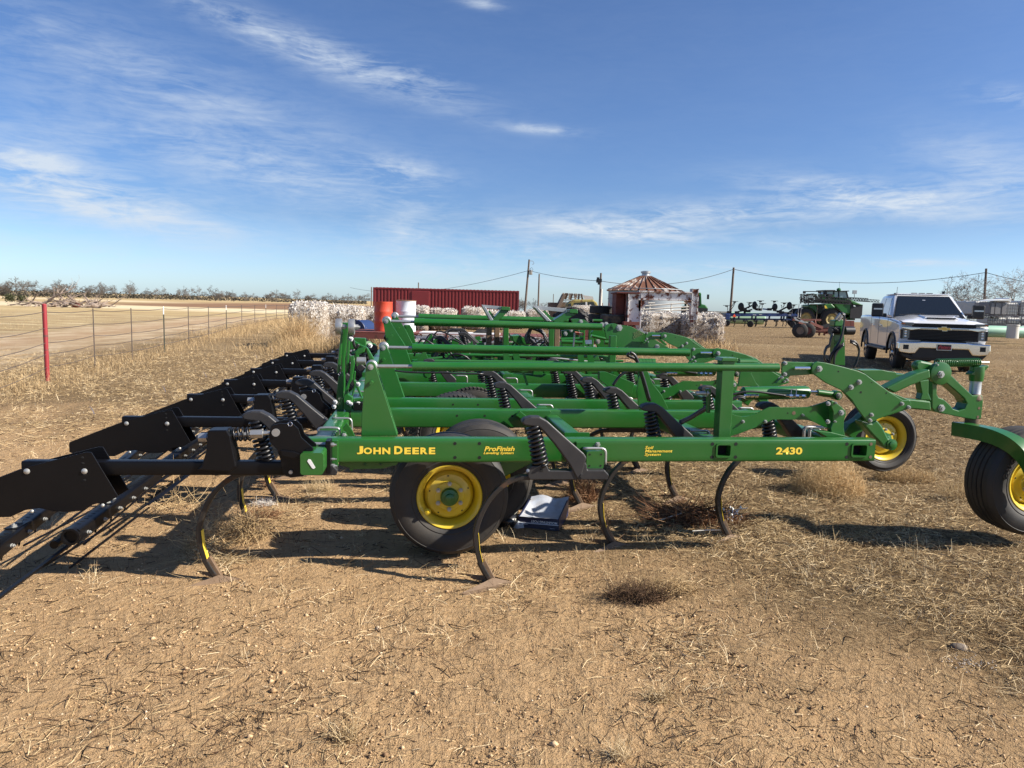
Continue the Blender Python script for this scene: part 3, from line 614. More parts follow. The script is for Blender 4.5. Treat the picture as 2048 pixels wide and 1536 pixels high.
# ---- wheels -----------------------------------------------------------------------------------------
def make_wheel(c,R,rimR,w,blocks=False,name='gauge_wheel',tread='rib',axis=(0,-1,0)):
    """c = centre of the near rim plane; axis points to the viewer side"""
    ax=Vector(axis).normalized(); c=Vector(c); N=56
    hub=mb().lathe(c,ax,[(-.10,.055),(-.02,.058),(.005,.060),(.02,.052),(.025,.030),(.045,.028),(.050,.018),(.051,0.001)],24).build(name,G,cult,smooth=40)
    p=[(-w*.92,rimR*.93),(-w*.90,rimR*1.0),(-w*.86,rimR*.86),(-w*.5,rimR*.80),(-.085,rimR*.78),(-.055,rimR*.73),(-.05,rimR*.70),(-.036,rimR*.66),(-.030,rimR*.50),(-.018,rimR*.44),(-.014,rimR*.27),(-.020,rimR*.26)]
    p2=[(-.085,rimR*.78),(-.03,rimR*.82),(-.008,rimR*.87),(.006,rimR*.93),(.010,rimR*.985),(.004,rimR*1.01),(-.012,rimR*1.0)]
    m=mb().lathe(c,ax,p,N,False); m.lathe(c,ax,p2,N,False); m.build('rim',MT['yellow_paint'],hub,smooth=35)
    s=(R-rimR)
    prof=[(-.004,rimR*.98),(.012,rimR*1.05),(.022,rimR+s*.16),(.020,rimR+s*.20),(.030,rimR+s*.30),(.036,rimR+s*.55),(.024,rimR+s*.78),(.026,rimR+s*.80),(.004,rimR+s*.93)]
    wd=w*.97; tr=[]
    t0,t1=-.008,-(w-.016)+.0
    n_r=5; tr.append((t0,R-.006))
    for k in range(n_r):
        a=t0+(t1-t0)*k/n_r; b=t0+(t1-t0)*(k+1)/n_r; g=.008; cr=R-.006*abs((k+.5)/n_r-.5)*2
        tr+=[(a-g*.5,cr-(.001)),(b+g,cr),(b+g*.6,R-.018),(b-g*.1 if k<n_r-1 else b,R-.018)]
    back=[(-w+.02,rimR+s*.9),(-w-.012,rimR+s*.5),(-w+.01,rimR*1.05),(-w+.02,rimR*.98)]
    tm=mb().lathe(c,ax,prof+tr+back,72,False)
    for k in range(58 if blocks else 0):
        t=2*math.pi*k/58; t2=t+.035
        for h0,h1 in ((.022,-.022),(-(w-.045),-(w-.002))):
            A_=c+ax*h0+Vector((math.cos(t)*(R-.018 if h0>0 else R-.008),0,math.sin(t)*(R-.018 if h0>0 else R-.008))); B_=c+ax*h1+Vector((math.cos(t2)*(R-.006),0,math.sin(t2)*(R-.006))); tm.bar(A_,B_,.028,.014,upv=(math.cos(t),0,math.sin(t)))
    tm.build('tyre',MT['rubber'],hub,smooth=32)
    for k in range(6):
        t=rad(60*k+30); q=Vector((math.cos(t),0,math.sin(t)))*(rimR*.40)
        q=q-ax*q.dot(ax); mb().hexbolt(c+q-ax*.010,ax,.0115,.017).build('wheel_nut',ZB,hub)
    for k in range(5):
        t=rad(72*k+22); q=Vector((math.cos(t),0,math.sin(t)))*(rimR*.62)
        mb().lathe(c+q-ax*.035,ax,[(0,.006),(.0012,.006)],8).build('rim_hole',MT['dark_hole'],hub)
    return hub
def rimpt(px,py,v): u_,z_=L(px,py,v); return (u_,v,z_)
w0=make_wheel(rimpt(899,994,4.52),.392,.212,.28)
cv=(P1(Z5,690,648,4.5)); mb().lathe((cv[0],4.49,cv[1]),(-.25,-1,0),[(0,.022),(.006,.022),(.006,.015),(.03,.014),(.03,.008),(.034,.008)],10).build('valve_boss',MT['yellow_paint'],w0,smooth=40)
uw=L(899,994,4.52)[0]
wB=make_wheel(rimpt(899,994,4.52),.392,.212,.28,True); first=[wB]
def wheel_copy(u_,v_,z_=0,src=None): return copy_tree(src or wB,cult,d=(u_-uw,v_-4.52,z_))
wheel_copy(L(962,836,5.2)[0],5.08,0,w0)
wheel_copy(L(945,768,7.57)[0],7.45)
wheel_copy(.55,9.0,.05); wheel_copy(.2,9.45,.06); wheel_copy(.35,12.0,.25); wheel_copy(.75,12.3,.25)
wB.location=(L(915,782,6.87)[0]-uw,6.75-4.52,0)
for a in (4.9,7.2): mb().bar((uw,a,.40),(uw+.35,a+.05,.40),.06,.12,.01).build('walking_beam',G,cult); mb().bar((uw+.2,a,.42),(uw+.75,a,.70),.07,.11,.01).build('wheel_arm',G,cult)
wf=make_wheel(rimpt(1771,877,6.45),.345,.225,.26)
cw=make_wheel(rimpt(2070,967,4.50),.395,.215,.235,name='caster_wheel')
# raised letters on the caster tyre sidewall
ctr=Vector((L(2070,967,4.50)[0]-U0,4.50-V0,L(2070,967,4.50)[1]))
for k,ch in enumerate('ECONO'):
    t=rad(118+k*12.5); q=ctr+Vector((math.cos(t)*.285,-.037,math.sin(t)*.285))
    text(ch,.055,MT['rubber_tread'],cw,Matrix.Translation(q)@Matrix.Rotation(-(t-rad(90)),4,'Y')@Matrix.Rotation(rad(90),4,'X')@Matrix.Translation((-.018,-.02,0)),name='raised_letter',bold=.002,ext=.003)
# ---- towers and levelling tubes ---------------------------------------------------------------------
def tower(poly,v,eye,gap=.09,th=.014,zbase=ZT):
    t=plate('link_tower',poly,v,th)
    plate('tower_plate',[(a+.0,b) for a,b in poly],v+gap,th,par=t)
    lo=[q for q in poly]
    # web strip joining both plates along the front edge
    i=max(range(len(poly)),key=lambda k:poly[k][0]); j=(i-1)%len(poly)
    top=max((p for p in poly if p[1]>eye[1]-.06),key=lambda p:p[0]); bot=poly[i]
    mb().add([(top[0]-.002,v+th,top[1]-.03),(top[0]-.002,v+gap,top[1]-.03),(bot[0]-.002,v+gap,bot[1]),(bot[0]-.002,v+th,bot[1]),(top[0]-.010,v+th,top[1]-.03),(top[0]-.010,v+gap,top[1]-.03),(bot[0]-.010,v+gap,bot[1]),(bot[0]-.010,v+th,bot[1])],[(0,1,2,3),(4,7,6,5),(0,4,5,1),(1,5,6,2),(2,6,7,3),(3,7,4,0)]).build('tower_web',G,t)
    return t
def link(eye,end,v,r,rodf=.06,k=1.):
    """threaded rod, collar and long green tube; eye,end=(u,z)"""
    e=Vector((eye[0],v,eye[1])); f=Vector((end[0],v+(end[2] if len(end)>2 else 0),end[1])); d=(f-e).normalized()
    t=mb().cyl(e+d*.345*k,f,r,20).build('levelling_tube',G,cult,smooth=40)
    mb().cyl(e+d*.255*k,e+d*.35*k,r*1.08,20).build('tube_collar',G,t,smooth=40)
    mb().cyl(e+d*.03,e+d*.26*k,r*.42,12).build('threaded_rod',GV,t,smooth=40)
    eg=e+Vector((.004,0,.006)); mb().lathe(eg+Vector((0,.026,0)),(0,-1,0),[(0,r*.9),(.004,r*1.15),(.026,r*1.25),(.046,r*1.15),(.05,r*.9)],24).build('rod_eye',GV,t,smooth=60)
    fr=e-Vector((0,.0505,0)); mb().lathe(fr,(0,-1,0),[(0,r*.62),(.004,r*.62)],20).build('washer',ZB,t); mb().hexbolt(fr-Vector((0,.004,0)),(0,-1,0),r*.34,.012).build('bolt',ZB,t)
    return t
tw1=PP(ZL1,[(375,1580),(383,1300),(430,760),(440,715),(465,690),(500,682),(535,700),(552,740),(570,800),(690,1180),(815,1580)],4.46)
tower(tw1,4.46,P1(ZL1,490,747,4.46)); e1=P1(ZL1,490,747,4.46); f1=P1(ZL3,1690,578,4.50)
link(e1,(f1[0],f1[1],.02),4.51,.029)
a=P1(ZL1,502,932,4.45); mb().cyl((a[0],4.46,a[1]),(a[0],4.40,a[1]),.0115,8).build('stop_pin',G,cult,smooth=40)
tw2=PP(ZL1,[(560,1140),(585,700),(598,560),(600,515),(620,485),(650,478),(680,490),(695,530),(720,590),(800,830),(905,1140)],6.40)
tower(tw2,6.40,P1(ZL1,640,515,6.4)); e2=P1(ZL1,640,515,6.4); f2=P1(ZL3,590,393,6.45)
link(e2,(f2[0],f2[1],.0),6.45,.037)
a=P1(ZL1,650,655,6.4); mb().cyl((a[0],6.40,a[1]),(a[0],6.32,a[1]),.014,8).build('stop_pin',G,cult,smooth=40)
tw3=PP(ZL1,[(690,800),(690,520),(650,260),(640,200),(655,170),(680,160),(715,175),(735,210),(760,260),(900,480),(975,700),(1000,800)],9.0)
tower(tw3,9.0,P1(ZL1,677,195,9.0)); e3=P1(ZL1,677,195,9.0); f3=P1(ZL2,1465,265,9.1)
link(e3,(f3[0],f3[1],.05),9.05,.046,k=1.35)
tw4=PP(ZL1,[(760,560),(740,180),(750,130),(775,110),(800,120),(830,170),(900,280),(1000,480),(1010,560)],10.4)
tower(tw4,10.4,P1(ZL1,777,135,10.4)); e4=P1(ZL1,777,135,10.4); f4=P1(ZL2,1060,188,10.5)
link(e4,(f4[0],f4[1],.05),10.45,.044,k=1.35)
plate('tower_plate',PP(ZL1,[(900,560),(890,240),(960,240),(1000,300),(1050,560)],11.2),11.2,.03)
for z_,x,y,v_ in ((ZL1,745,372,8.98),(ZL1,828,280,10.38),(ZL1,920,258,11.2)):
    a=P1(z_,x,y,v_); mb().cyl((a[0],v_,a[1]),(a[0],v_-.09,a[1]),.018,8).build('stop_pin',G,cult,smooth=40)
# ---- rear fold linkage ------------------------------------------------------------------------------
LV=5.75
def castp(pts,v,th,mat=G,z=ZL1): return plate('fold_link',PP(z,pts,v),v,th,mat,bev=.006)
castp([(145,215),(222,212),(218,310),(175,640),(168,1290),(120,1290),(135,640),(142,330)],LV,.10)
castp([(130,320),(158,320),(125,740),(110,825),(80,825),(85,740)],LV-.08,.02)
castp([(213,320),(247,320),(225,740),(205,830),(180,830),(185,740)],LV-.08,.02)
castp([(100,860),(150,800),(165,860),(165,1280),(75,1280),(78,1050)],LV-.1,.03)
castp([(235,620),(290,608),(297,700),(268,900),(232,960),(215,1050),(225,1080),(272,1110),(275,1295),(205,1302),(165,1250),(160,1130),(185,1010),(232,880),(246,700)],LV-.16,.05)
castp([(300,560),(330,530),(430,500),(410,570),(345,600),(342,700),(325,745),(300,650)],LV,.06)
castp([(430,500),(455,520),(525,640),(520,745),(480,680),(440,570)],LV+.05,.05)
castp([(290,790),(310,800),(300,910),(330,930),(390,1110),(370,1110),(310,990),(270,1110),(255,1100),(290,970),(275,900)],LV-.05,.02)
castp([(270,1130),(400,1115),(400,1140),(330,1160),(285,1200)],LV-.1,.08)
castp([(240,410),(300,395),(430,400),(435,500),(340,520),(240,540)],LV+.3,.06)
castp([(275,420),(380,480),(430,500),(420,520),(340,500),(270,450)],LV+.1,.03)
for x,y in ((115,258),(268,262)):
    a=P1(ZL1,x,y,LV-.05); o=mb().lathe((a[0]-.022,LV-.1,a[1]),(1,0,.0),[(0,.060),(.012,.062),(.032,.062),(.044,.060)],20).build('fold_roller',MT['galvanised'],cult,smooth=40)
    mb().hexbolt((a[0]+.02,LV-.1,a[1]),(1,0,0),.022,.03).build('bolt',ZB,o)
a=P1(ZL1,330,665,LV-.05); b=P1(ZL1,436,668,LV-.05); mb().cyl((a[0],LV-.1,a[1]),(b[0],LV-.1,b[1]),.030,14).build('pivot_bush',GV,cult,smooth=40)
for x,y in ((250,410),(335,955),(220,1175),(250,1195),(60,1170),(45,1225),(340,1190),(480,490)):
    a=P1(ZL1,x,y,LV-.17); mb().hexbolt((a[0],LV-.17,a[1]),(.5,-1,.2),.014,.022).build('bolt',GV,cult)
a=P1(ZL1,280,1225,LV-.2); mb().box(a[0],a[0]+.09,LV-.2,LV-.1,a[1]-.03,a[1]+.03).build('bearing_block',BK,cult,bevel=.005)
for x0,y0,x1,y1 in ((250,330,340,470),(262,330,352,475)):
    a=P1(ZL1,x0,y0,LV); b=P1(ZL1,x1,y1,LV); mb().tube(smooth_path([(a[0],LV,a[1]),(a[0]+.03,LV,a[1]-.12),(b[0],LV,b[1])]),.008,6).build('hydraulic_hose',MT['hose'],cult,smooth=180)
# ---- upright storage post and the pivot plates at the front end -------------------------------------
a=L(1443,880,4.55)[0]; zt=L(1443,722,4.5)[1]; zb_=L(1440,880,4.5)[1]
o=mb().bar((a,4.55,zb_-.02),(a,4.55,zt),.088,.088,0,upv=(1,0,0)).build('upright_post',G,cult,bevel=.004)
mb().prism([(a-.058,zt-.002),(a+.062,zt-.002),(a+.058,zt+.022),(a-.052,zt+.022)],4.495,4.605).build('post_cap',G,o,bevel=.004)
SET=[]
def sp(name,pts,v,th,mat=G,z=ZL4,bev=.004): o=plate(name,PP(z,pts,v),v,th,mat,bev=bev); SET.append(o); return o
jp=sp('link_plate',[(18,225),(45,205),(75,212),(330,218),(345,335),(170,345),(100,350),(65,395),(15,400),(0,420),(-40,425),(18,350)],4.53,.014)
pp=sp('pivot_plate',[(310,260),(325,228),(365,210),(450,222),(640,268),(760,300),(835,332),(920,400),(1060,500),(1200,588),(1265,585),(1282,620),(1270,668),(1240,678),(1100,715),(960,770),(880,815),(852,805),(800,730),(740,650),(705,590),(660,545),(600,490),(450,420),(345,345),(312,320)],4.50,.016)
sp('pivot_plate',[(310,260),(325,228),(365,210),(450,222),(640,268),(835,332),(1060,500),(1265,585),(1270,668),(960,770),(880,815),(740,650),(600,490),(450,420),(345,345)],4.66,.016)
for x,y,r in ((382,280,26),(770,410,22),(690,460,22),(1185,620,17),(1250,655,17),(890,728,17),(875,783,17)): bolt(P1(ZL4,x,y,4.5),4.5,r*.00064,pp)
for x,y,r in ((48,225,17),(45,332,17),(15,362,13),(65,388,13)): bolt(P1(ZL4,x,y,4.53),4.53,r*.00064,jp)
for x,y,r in ((788,510,13),(895,415,7),(1037,517,9),(570,307,9)): a=P1(ZL4,x,y,4.5); mb().lathe((a[0],4.4988,a[1]),(0,1,0),[(0,r*.00062),(.003,r*.00062)],12).build('bolt_hole',MT['dark_hole'],pp)
a=P1(ZL4,150,277,4.5); b=P1(ZL4,300,277,4.5)
mb().cyl((a[0],4.515,a[1]),(b[0],4.515,b[1]),.0125,14).build('clevis_pin',CH,jp,smooth=40)
o=sp('swing_arm',[(800,790),(850,805),(900,812),(945,775),(1000,840),(1062,962),(1120,975),(1132,1030),(1105,1065),(1060,1072),(1000,1040),(985,1010),(900,925),(820,835)],4.52,.10,bev=.012)
a=P1(ZL4,1088,1020,4.52); mb().lathe((a[0],4.525,a[1]),(0,-1,0),[(0,.040),(.012,.040),(.014,.026),(.022,.026),(.024,.020)],20).build('arm_pivot',G,o,smooth=40)
SET.append(mb().tube([(P1(ZL4,x,y,4.75)[0],4.75,P1(ZL4,x,y,4.75)[1]) for x,y in ((640,930),(690,860),(760,820),(830,760))],0,flat=(.08,.10,(0,1,0))).build('wheel_yoke',G,cult,bevel=.008))
# cylinder
def hyd(zr,x0,y0,x1,y1,v,r):
    a=P1(zr,x0,y0,v); b=P1(zr,x1,y1,v); return (a[0],v,a[1]),(b[0],v,b[1])
a,b=hyd(ZL3,1228,885,2018,872,4.80,0); cy=mb().lathe(a,Vector(b)-Vector(a),[(0,.035),(.01,.048),((Vector(b)-Vector(a)).length-.02,.048),((Vector(b)-Vector(a)).length,.042)],24).build('hydraulic_cylinder',G,cult,smooth=35); SET.append(cy)
c=(b[0]+.075,4.8,b[2]); mb().cyl(b,c,.014,14).build('piston_rod',CH,cy,smooth=40)
e=P1(ZL4,545,537,4.8); mb().cyl(c,(e[0],4.8,e[1]),.024,12).build('clevis',G,cy,smooth=40); mb().lathe((e[0],4.83,e[1]),(0,-1,0),[(0,.034),(.06,.034)],18).build('clevis',G,cy,smooth=40)
bolt(e,4.765,.018,cy)
a2=(a[0]-.09,4.8,a[2]); mb().cyl(a,a2,.02,10).build('cylinder_lug',G,cy); mb().lathe((a2[0],4.77,a2[2]),(0,1,0),[(0,.03),(.06,.03)],16).build('cylinder_lug',G,cy,smooth=40)
mk=P1(ZL3,1860,885,4.74); mb().prism_hole([(mk[0]-.022,mk[1]-.033),(mk[0]+.022,mk[1]-.033),(mk[0]+.022,mk[1]+.033),(mk[0]-.022,mk[1]+.033)],[(mk[0]-.017,mk[1]-.028),(mk[0]+.017,mk[1]-.028),(mk[0]+.017,mk[1]+.028),(mk[0]-.017,mk[1]+.028)],4.748,4.751).build('port_label',MT['white_plain'],cy)
for x0,x1,y in ((1250,1425,910),(1750,2000,915)):
    p=P1(ZL3,x0,y,4.735); q=P1(ZL3,x1,y,4.735); m=mb().cyl((p[0],4.735,p[1]),(q[0],4.735,q[1]),.009,8); 
    for f_ in (.25,.55,.85): u_=p[0]+(q[0]-p[0])*f_; m.cyl((u_-.012,4.735,p[1]),(u_+.012,4.735,p[1]),.0135,6)
    m.build('hose_fitting',CH,cy)
for dz in (0,.012,.022):
    pts=[P1(ZL3,x,y,4.72) for x,y in ((1090,905),(1180,880),(1290,862),(1440,868),(1600,890),(1760,912))] if dz==0 else [P1(ZL3,x,y,4.72) for x,y in ((1080,930),(1130,915),(1180,895),(1230,900),(1260,910))]
    mb().tube(smooth_path([(p[0],4.72-dz*.3,p[1]-dz) for p in pts]),.008,7).build('hydraulic_hose',MT['hose'],cy,smooth=180)
a=P1(ZL3,672,882,4.62); b=P1(ZL3,800,880,4.62); m=mb().cyl((a[0],4.62,a[1]),(b[0],4.62,b[1]),.014,12); m.lathe((b[0]-.004,4.62,b[1]),(1,0,0),[(0,.028),(.008,.029),(.012,.022),(.02,.022)],12); m.build('adjusting_screw',GV,cult,smooth=40)
sp('screw_plate',[(800,830),(850,825),(860,850),(850,1120),(810,1120),(815,930)],4.60,.03,z=ZL3)
# side plate under the cylinder and its end bracket
rp=PP(ZL3,[(1070,1080),(1100,1125),(1150,1150),(1230,1165),(1320,1155),(1400,1130),(1470,1095),(1560,1052),(1700,1048)],4.56)+PP(ZL4,[(0,660),(270,655),(330,640),(470,595),(520,590),(520,850),(440,852),(330,800),(270,780),(0,775)],4.56)+PP(ZL3,[(1600,1200),(1530,1235),(1380,1300),(1220,1360),(1062,1412)],4.56)
o=plate('side_plate',rp,4.56,.014); SET.append(o)
for z_,x,y,r in ((ZL3,1238,1222,18),(ZL3,1508,1222,18),(ZL3,1957,1143,14)): bolt(P1(z_,x,y,4.56),4.56,r*.0005,o)
for z_,x,y,r in ((ZL4,75,713,9),(ZL4,135,712,22)): a=P1(z_,x,y,4.56); mb().lathe((a[0],4.5588,a[1]),(0,1,0),[(0,r*.0006),(.003,r*.0006)],14).build('bolt_hole',MT['sweep_steel'] if r>10 else MT['dark_hole'],o)
eb=sp('end_bracket',[(500,590),(530,598),(600,650),(640,690),(645,725),(625,790),(622,860),(635,930),(560,935),(500,905),(495,860),(520,800),(520,700),(500,650)],4.46,.05)
for x,y,r in ((595,708,26),(468,620,20),(463,795,20),(540,612,9),(532,793,10)): bolt(P1(ZL4,x,y,4.46),4.46,r*.0006,eb)
sp('foot_gusset',[(350,885),(500,900),(640,935),(690,955),(480,962)],4.43,.09)
for dx in (0,55):
    p=[P1(ZL4,x+dx,y,4.75) for x,y in ((230,955),(232,890),(245,860),(275,850),(400,855))]
    mb().tube(smooth_path([(q[0],4.75,q[1]) for q in p],3),.012,7).build('u_bolt',GV,cult,smooth=180)
# tube bracket stands rising between the beams
stand=plate('tube_stand',PP(ZL3,[(1040-1000,620),(95,620),(150,760),(260,900),(330,1040),(345,1080),(-10,1090),(-40,860),(-20,700)],5.3),5.3,.012)
plate('tube_stand',PP(ZL3,[(1200,500),(1390,500),(1340,640),(1400,760),(1440,800),(1180,800),(1210,620)],5.9),5.9,.02)
for x0,x1 in ((0,150),(1210,1380)):
    a=P1(ZL3,x0,500,5.4 if x0==0 else 5.95); b=P1(ZL3,x1,500,5.4 if x0==0 else 5.95); v_=5.4 if x0==0 else 5.95
    m=mb(); 
    for k in range(5): uu=a[0]+(b[0]-a[0])*k/4; m.cyl((uu-.015,v_,a[1]-.01),(uu+.018,v_,a[1]-.01),.035,14)
    m.build('tube_cradle',G,cult,smooth=40)
for x,v_ in ((300,8.2),(420,8.2),(1195,8.0),(1310,8.0)): 
    a=P1(ZL2,x,560,v_); b=P1(ZL2,x+35,700,v_); mb().bar((a[0],v_,a[1]+.06),(b[0],v_,b[1]-.05),.02,.07,.0).build('tube_stand',G,cult)
a=P1(ZL2,510,800,6.6); b=P1(ZL2,570,965,6.6); mb().bar((a[0],6.6,a[1]+.02),(b[0],6.6,b[1]),.02,.02).build('support_rod',G,cult)
plate('tube_stand',PP(ZL2,[(1440,805),(1520,805),(1860,940),(1830,1080),(1560,1000),(1440,900)],7.0),7.0,.08)
# second and third wings repeat the pivot set
pin1=P1(ZL4,382,280,4.5)
def rep(px,py,v_,objs):
    t=L(px,py,v_); d=(t[0]-pin1[0],v_-4.5,t[1]-pin1[1])
    for o in objs: copy_tree(o,cult,d=d)
rep(1436.6,706.5,6.42,SET)
rep(1330,672,8.9,[SET[0],SET[1],SET[2],SET[-3] if False else cy])
p3=PP((1050,580,3.938),[(625,290),(650,270),(700,262),(745,275),(830,285),(930,335),(1135,455),(1150,480),(850,480),(760,470),(640,380)],9.0); o=plate('pivot_plate',p3,9.0,.03)
bolt(L(1238.4,655.7,9.0),9.0,.034,o); bolt(L(1050+692/3.938,580+290/3.938,9.0),9.0,.026,o,mat=G); bolt(L(1050+1040/3.938,580+447/3.938,9.0),9.0,.026,o)
a=L(1268,671,8.99); 
for k,(s_,dx,dy) in enumerate((('2430',0,0),('DEERE',0,-.045))): text(s_,.05,MT['decal_dull'],o,Matrix.Translation((a[0]-U0+dx,8.995-V0,a[1]+dy))@Matrix.Rotation(rad(-27),4,'Y')@Matrix.Rotation(rad(90),4,'X')@Matrix.Translation((0,0,0)),bold=.001,ext=.0005,shear=.2)
# ---- hitch-side caster casting ----------------------------------------------------------------------
CV=4.82
outer=[(1462,290),(1480,255),(1520,235),(1590,262),(1650,322),(1760,430),(1880,540),(1975,540),(1982,600),(1962,770),(1890,778),(1700,742),(1510,702),(1482,660),(1485,400)]
inner=[(1550,412),(1600,400),(1700,480),(1800,570),(1825,620),(1800,672),(1745,690),(1690,672),(1650,625),(1600,580),(1548,560),(1530,530),(1532,450)]
cc=mb().prism_hole(PP(ZL4,outer,CV),PP(ZL4,inner,CV),CV,CV+.11).build('caster_casting',G,cult,bevel=.006)
a=P1(ZL4,1555,325,CV); mb().lathe((a[0],CV-.012,a[1]),(0,-1,0),[(-.03,.085),(.006,.085),(.008,.08)],28).build('casting_boss',G,cc,smooth=35); bolt(P1(ZL4,1548,333,CV),CV-.02,.022,cc); bolt(P1(ZL4,1570,663,CV),CV-.002,.022,cc); bolt(P1(ZL4,1520,240,CV),CV-.002,.013,cc)
for x,y,r in ((1945,583,20),(1942,665,18),(1930,750,18)): a=P1(ZL4,x,y,CV); mb().lathe((a[0],CV-.0015,a[1]),(0,1,0),[(0,r*.0006),(.003,r*.0006)],12).build('rusty_hole',MT['sweep_steel'],cc)
plate('top_arm',PP(ZL4,[(1030,470),(1180,395),(1330,325),(1462,285),(1468,370),(1290,440),(1120,518)],4.72),4.72,.10,bev=.01)
plate('top_arm',PP(ZL4,[(1320,260),(1335,215),(1380,200),(1500,225),(1520,260),(1470,300),(1345,320)],CV+.03),CV+.03,.06,bev=.02)
plate('lower_arm',PP(ZL4,[(1190,568),(1470,598),(1478,692),(1270,672),(1180,640)],4.72),4.72,.10,bev=.01)
plate('strut',PP(ZL4,[(1362,400),(1452,385),(1450,520),(1480,590),(1368,582),(1385,520)],4.76),4.76,.06,bev=.006)
a=P1(ZL4,1530,224,CV+.05); b=P1(ZL4,1940,216,CV+.05)
o=mb().coil((a[0],CV+.05,a[1]),(b[0],CV+.05,b[1]),.028,.0052,22,6,14).build('damper_spring',G,cult,smooth=180)
mb().cyl((a[0]-.02,CV+.05,a[1]),(b[0]+.01,CV+.05,b[1]),.010,12).build('damper_rod',MT['green_paint_far'],o,smooth=40)
mb().cyl((b[0],CV+.05,b[1]),(b[0]+.085,CV+.05,b[1]),.008,8).build('damper_stud',GV,o)
KP=[P1(ZL4,x,y,CV+.05) for x,y in ((1910,400),(1910,540))]
kr=.040
o=mb().lathe((KP[0][0],CV+.05,KP[1][1]-.02),(0,0,1),[(0,kr*1.25),(.02,kr*1.15),(.03,kr),(KP[0][1]-KP[1][1]+.03,kr)],24).build('king_pin',MT['galvanised'],cult,smooth=40)
mb().lathe((KP[0][0],CV+.05,KP[1][1]-.03),(0,0,1),[(0,kr*1.4),(.03,kr*1.3),(.042,kr*1.05)],20).build('rust_ring',MT['sweep_steel'],o,smooth=40)
mb().lathe((KP[0][0],CV+.05,KP[0][1]),(0,0,1),[(0,kr*1.15),(.05,kr*1.3),(.11,kr*1.25),(.112,kr*.6)],24).build('king_pin_cap',G,o,smooth=40)
plate('cap_lug',PP(ZL4,[(1862,330),(1900,300),(1940,265),(2035,245),(2040,262),(1985,320),(1980,345),(1865,345)],CV+.02),CV+.02,.06,par=o,bev=.006)
fp=smooth_path([(4.13,4.90,.812),(4.135,4.74,.818),(4.17,4.58,.812),(4.215,4.45,.77),(4.27,4.37,.68),(4.33,4.345,.54),(4.37,4.345,.40)],4)
o=mb().tube(fp,0,flat=(.10,.105,(1,0,0))).build('caster_fork',G,cult,smooth=50)
hu=L(2070,967,4.40)
mb().lathe((hu[0],4.33,hu[1]),(0,1,0),[(0,.05),(.02,.07),(.07,.07)],18).build('fork_hub',G,o,smooth=40)
mb().cyl((KP[0][0],CV+.05,.84),(KP[0][0],CV+.05,KP[1][1]),.05,18).build('pivot_stub',MT['sweep_steel'],o,smooth=40)
# tongue seen beyond the pivot plate
plate('tongue',PP(ZL4,[(770,292),(1000,292),(1060,305),(1130,312),(1140,332),(1235,332),(1240,352),(1150,358),(1130,400),(1020,395),(930,405),(850,345)],7.6),7.6,.16,bev=.006)
# folding support cradles with bright wear strips
for v_,top,leg,web,arm_p,cap in ((10.0,[(30,-4),(250,14),(250,58),(55,34)],[(30,20),(66,22),(168,195),(128,192)],[(88,112),(118,60),(185,150),(120,160)],[(258,55),(352,70),(205,208),(130,198)],[(255,18),(362,24),(362,72),(248,62)]),
    (9.4,[(660,6),(1075,42),(1062,92),(700,52)],[(655,28),(700,34),(862,196),(808,192)],[(772,78),(792,62),(895,178),(860,190)],[(1055,82),(1165,104),(965,232),(868,196)],[(1078,50),(1175,54),(1175,104),(1070,98)])):
    o=mb().prism(PP(ZL2,arm_p,v_),v_,v_+.20).build('wing_rest',G,cult,bevel=.008)
    mb().prism(PP(ZL2,leg,v_),v_,v_+.20).build('rest_wing',GV,o,bevel=.003); mb().prism(PP(ZL2,top,v_),v_+.185,v_+.20).build('wear_strip',CH if v_<0 else GV,o,bevel=.003)
    mb().prism(PP(ZL2,web,v_),v_+.05,v_+.1).build('rest_web',G,o); mb().prism(PP(ZL2,cap,v_),v_-.02,v_+.22).build('rest_cap',G,o,bevel=.008)
# hose mast
HV=8.6
hm=plate('hose_mast',PP((1640,620,12.8),[(370,420),(600,420),(640,900),(640,1420),(370,1400),(365,900)],HV),HV,.10)
mb().prism(PP((1640,620,12.8),[(380,260),(600,240),(600,420),(370,420)],HV-.02),HV-.02,HV+.1).build('mast_head',G,hm,bevel=.01)
for x0,x1,y,r in ((260,480,530,.052),(620,850,530,.055)):
    a=P1((1640,620,12.8),x0,y,HV-.08); b=P1((1640,620,12.8),x1,y,HV-.08); mb().cyl((a[0],HV-.08,a[1]),(b[0],HV-.08,b[1]),r,16).build('hose_canister',MT['black_plastic'],hm,smooth=40)
def hoseL(pts,v,r=.011,z=(1640,620,12.8),par=None,mat='hose'):
    return mb().tube(smooth_path([(P1(z,x,y,v)[0],v,P1(z,x,y,v)[1]) for x,y in pts]),r,6).build('hydraulic_hose',MT[mat],par or hm,smooth=180)
R_=random.Random(3)
for k in range(7): j=lambda: R_.uniform(-45,45); hoseL([(780,810+j()),(900,850+j()),(990,980+j()),(1000,1120+j()),(940,1300+j()),(860,1480+j())],HV-.1-.03*k)
for k in range(7): j=lambda: R_.uniform(-55,55); hoseL([(600,860+j()),(480,960+j()),(380,1180+j()),(360,1400+j())],HV-.1-.03*k)
for k in range(6): j=lambda: R_.uniform(-45,45); hoseL([(330,620+j()),(270,760+j()),(240,900+j()),(150,1000+j()),(110,1180+j()),(180,1330+j()),(260,1340)],HV-.1-.03*k)
for k in range(7): j=lambda: R_.uniform(-30,30); hoseL([(560+j(),90+j()),(620,160+j()),(610,350),(560+j(),700),(420+j(),950),(300+j(),1150),(240,1350)],HV-.12-.02*k)
m=mb()
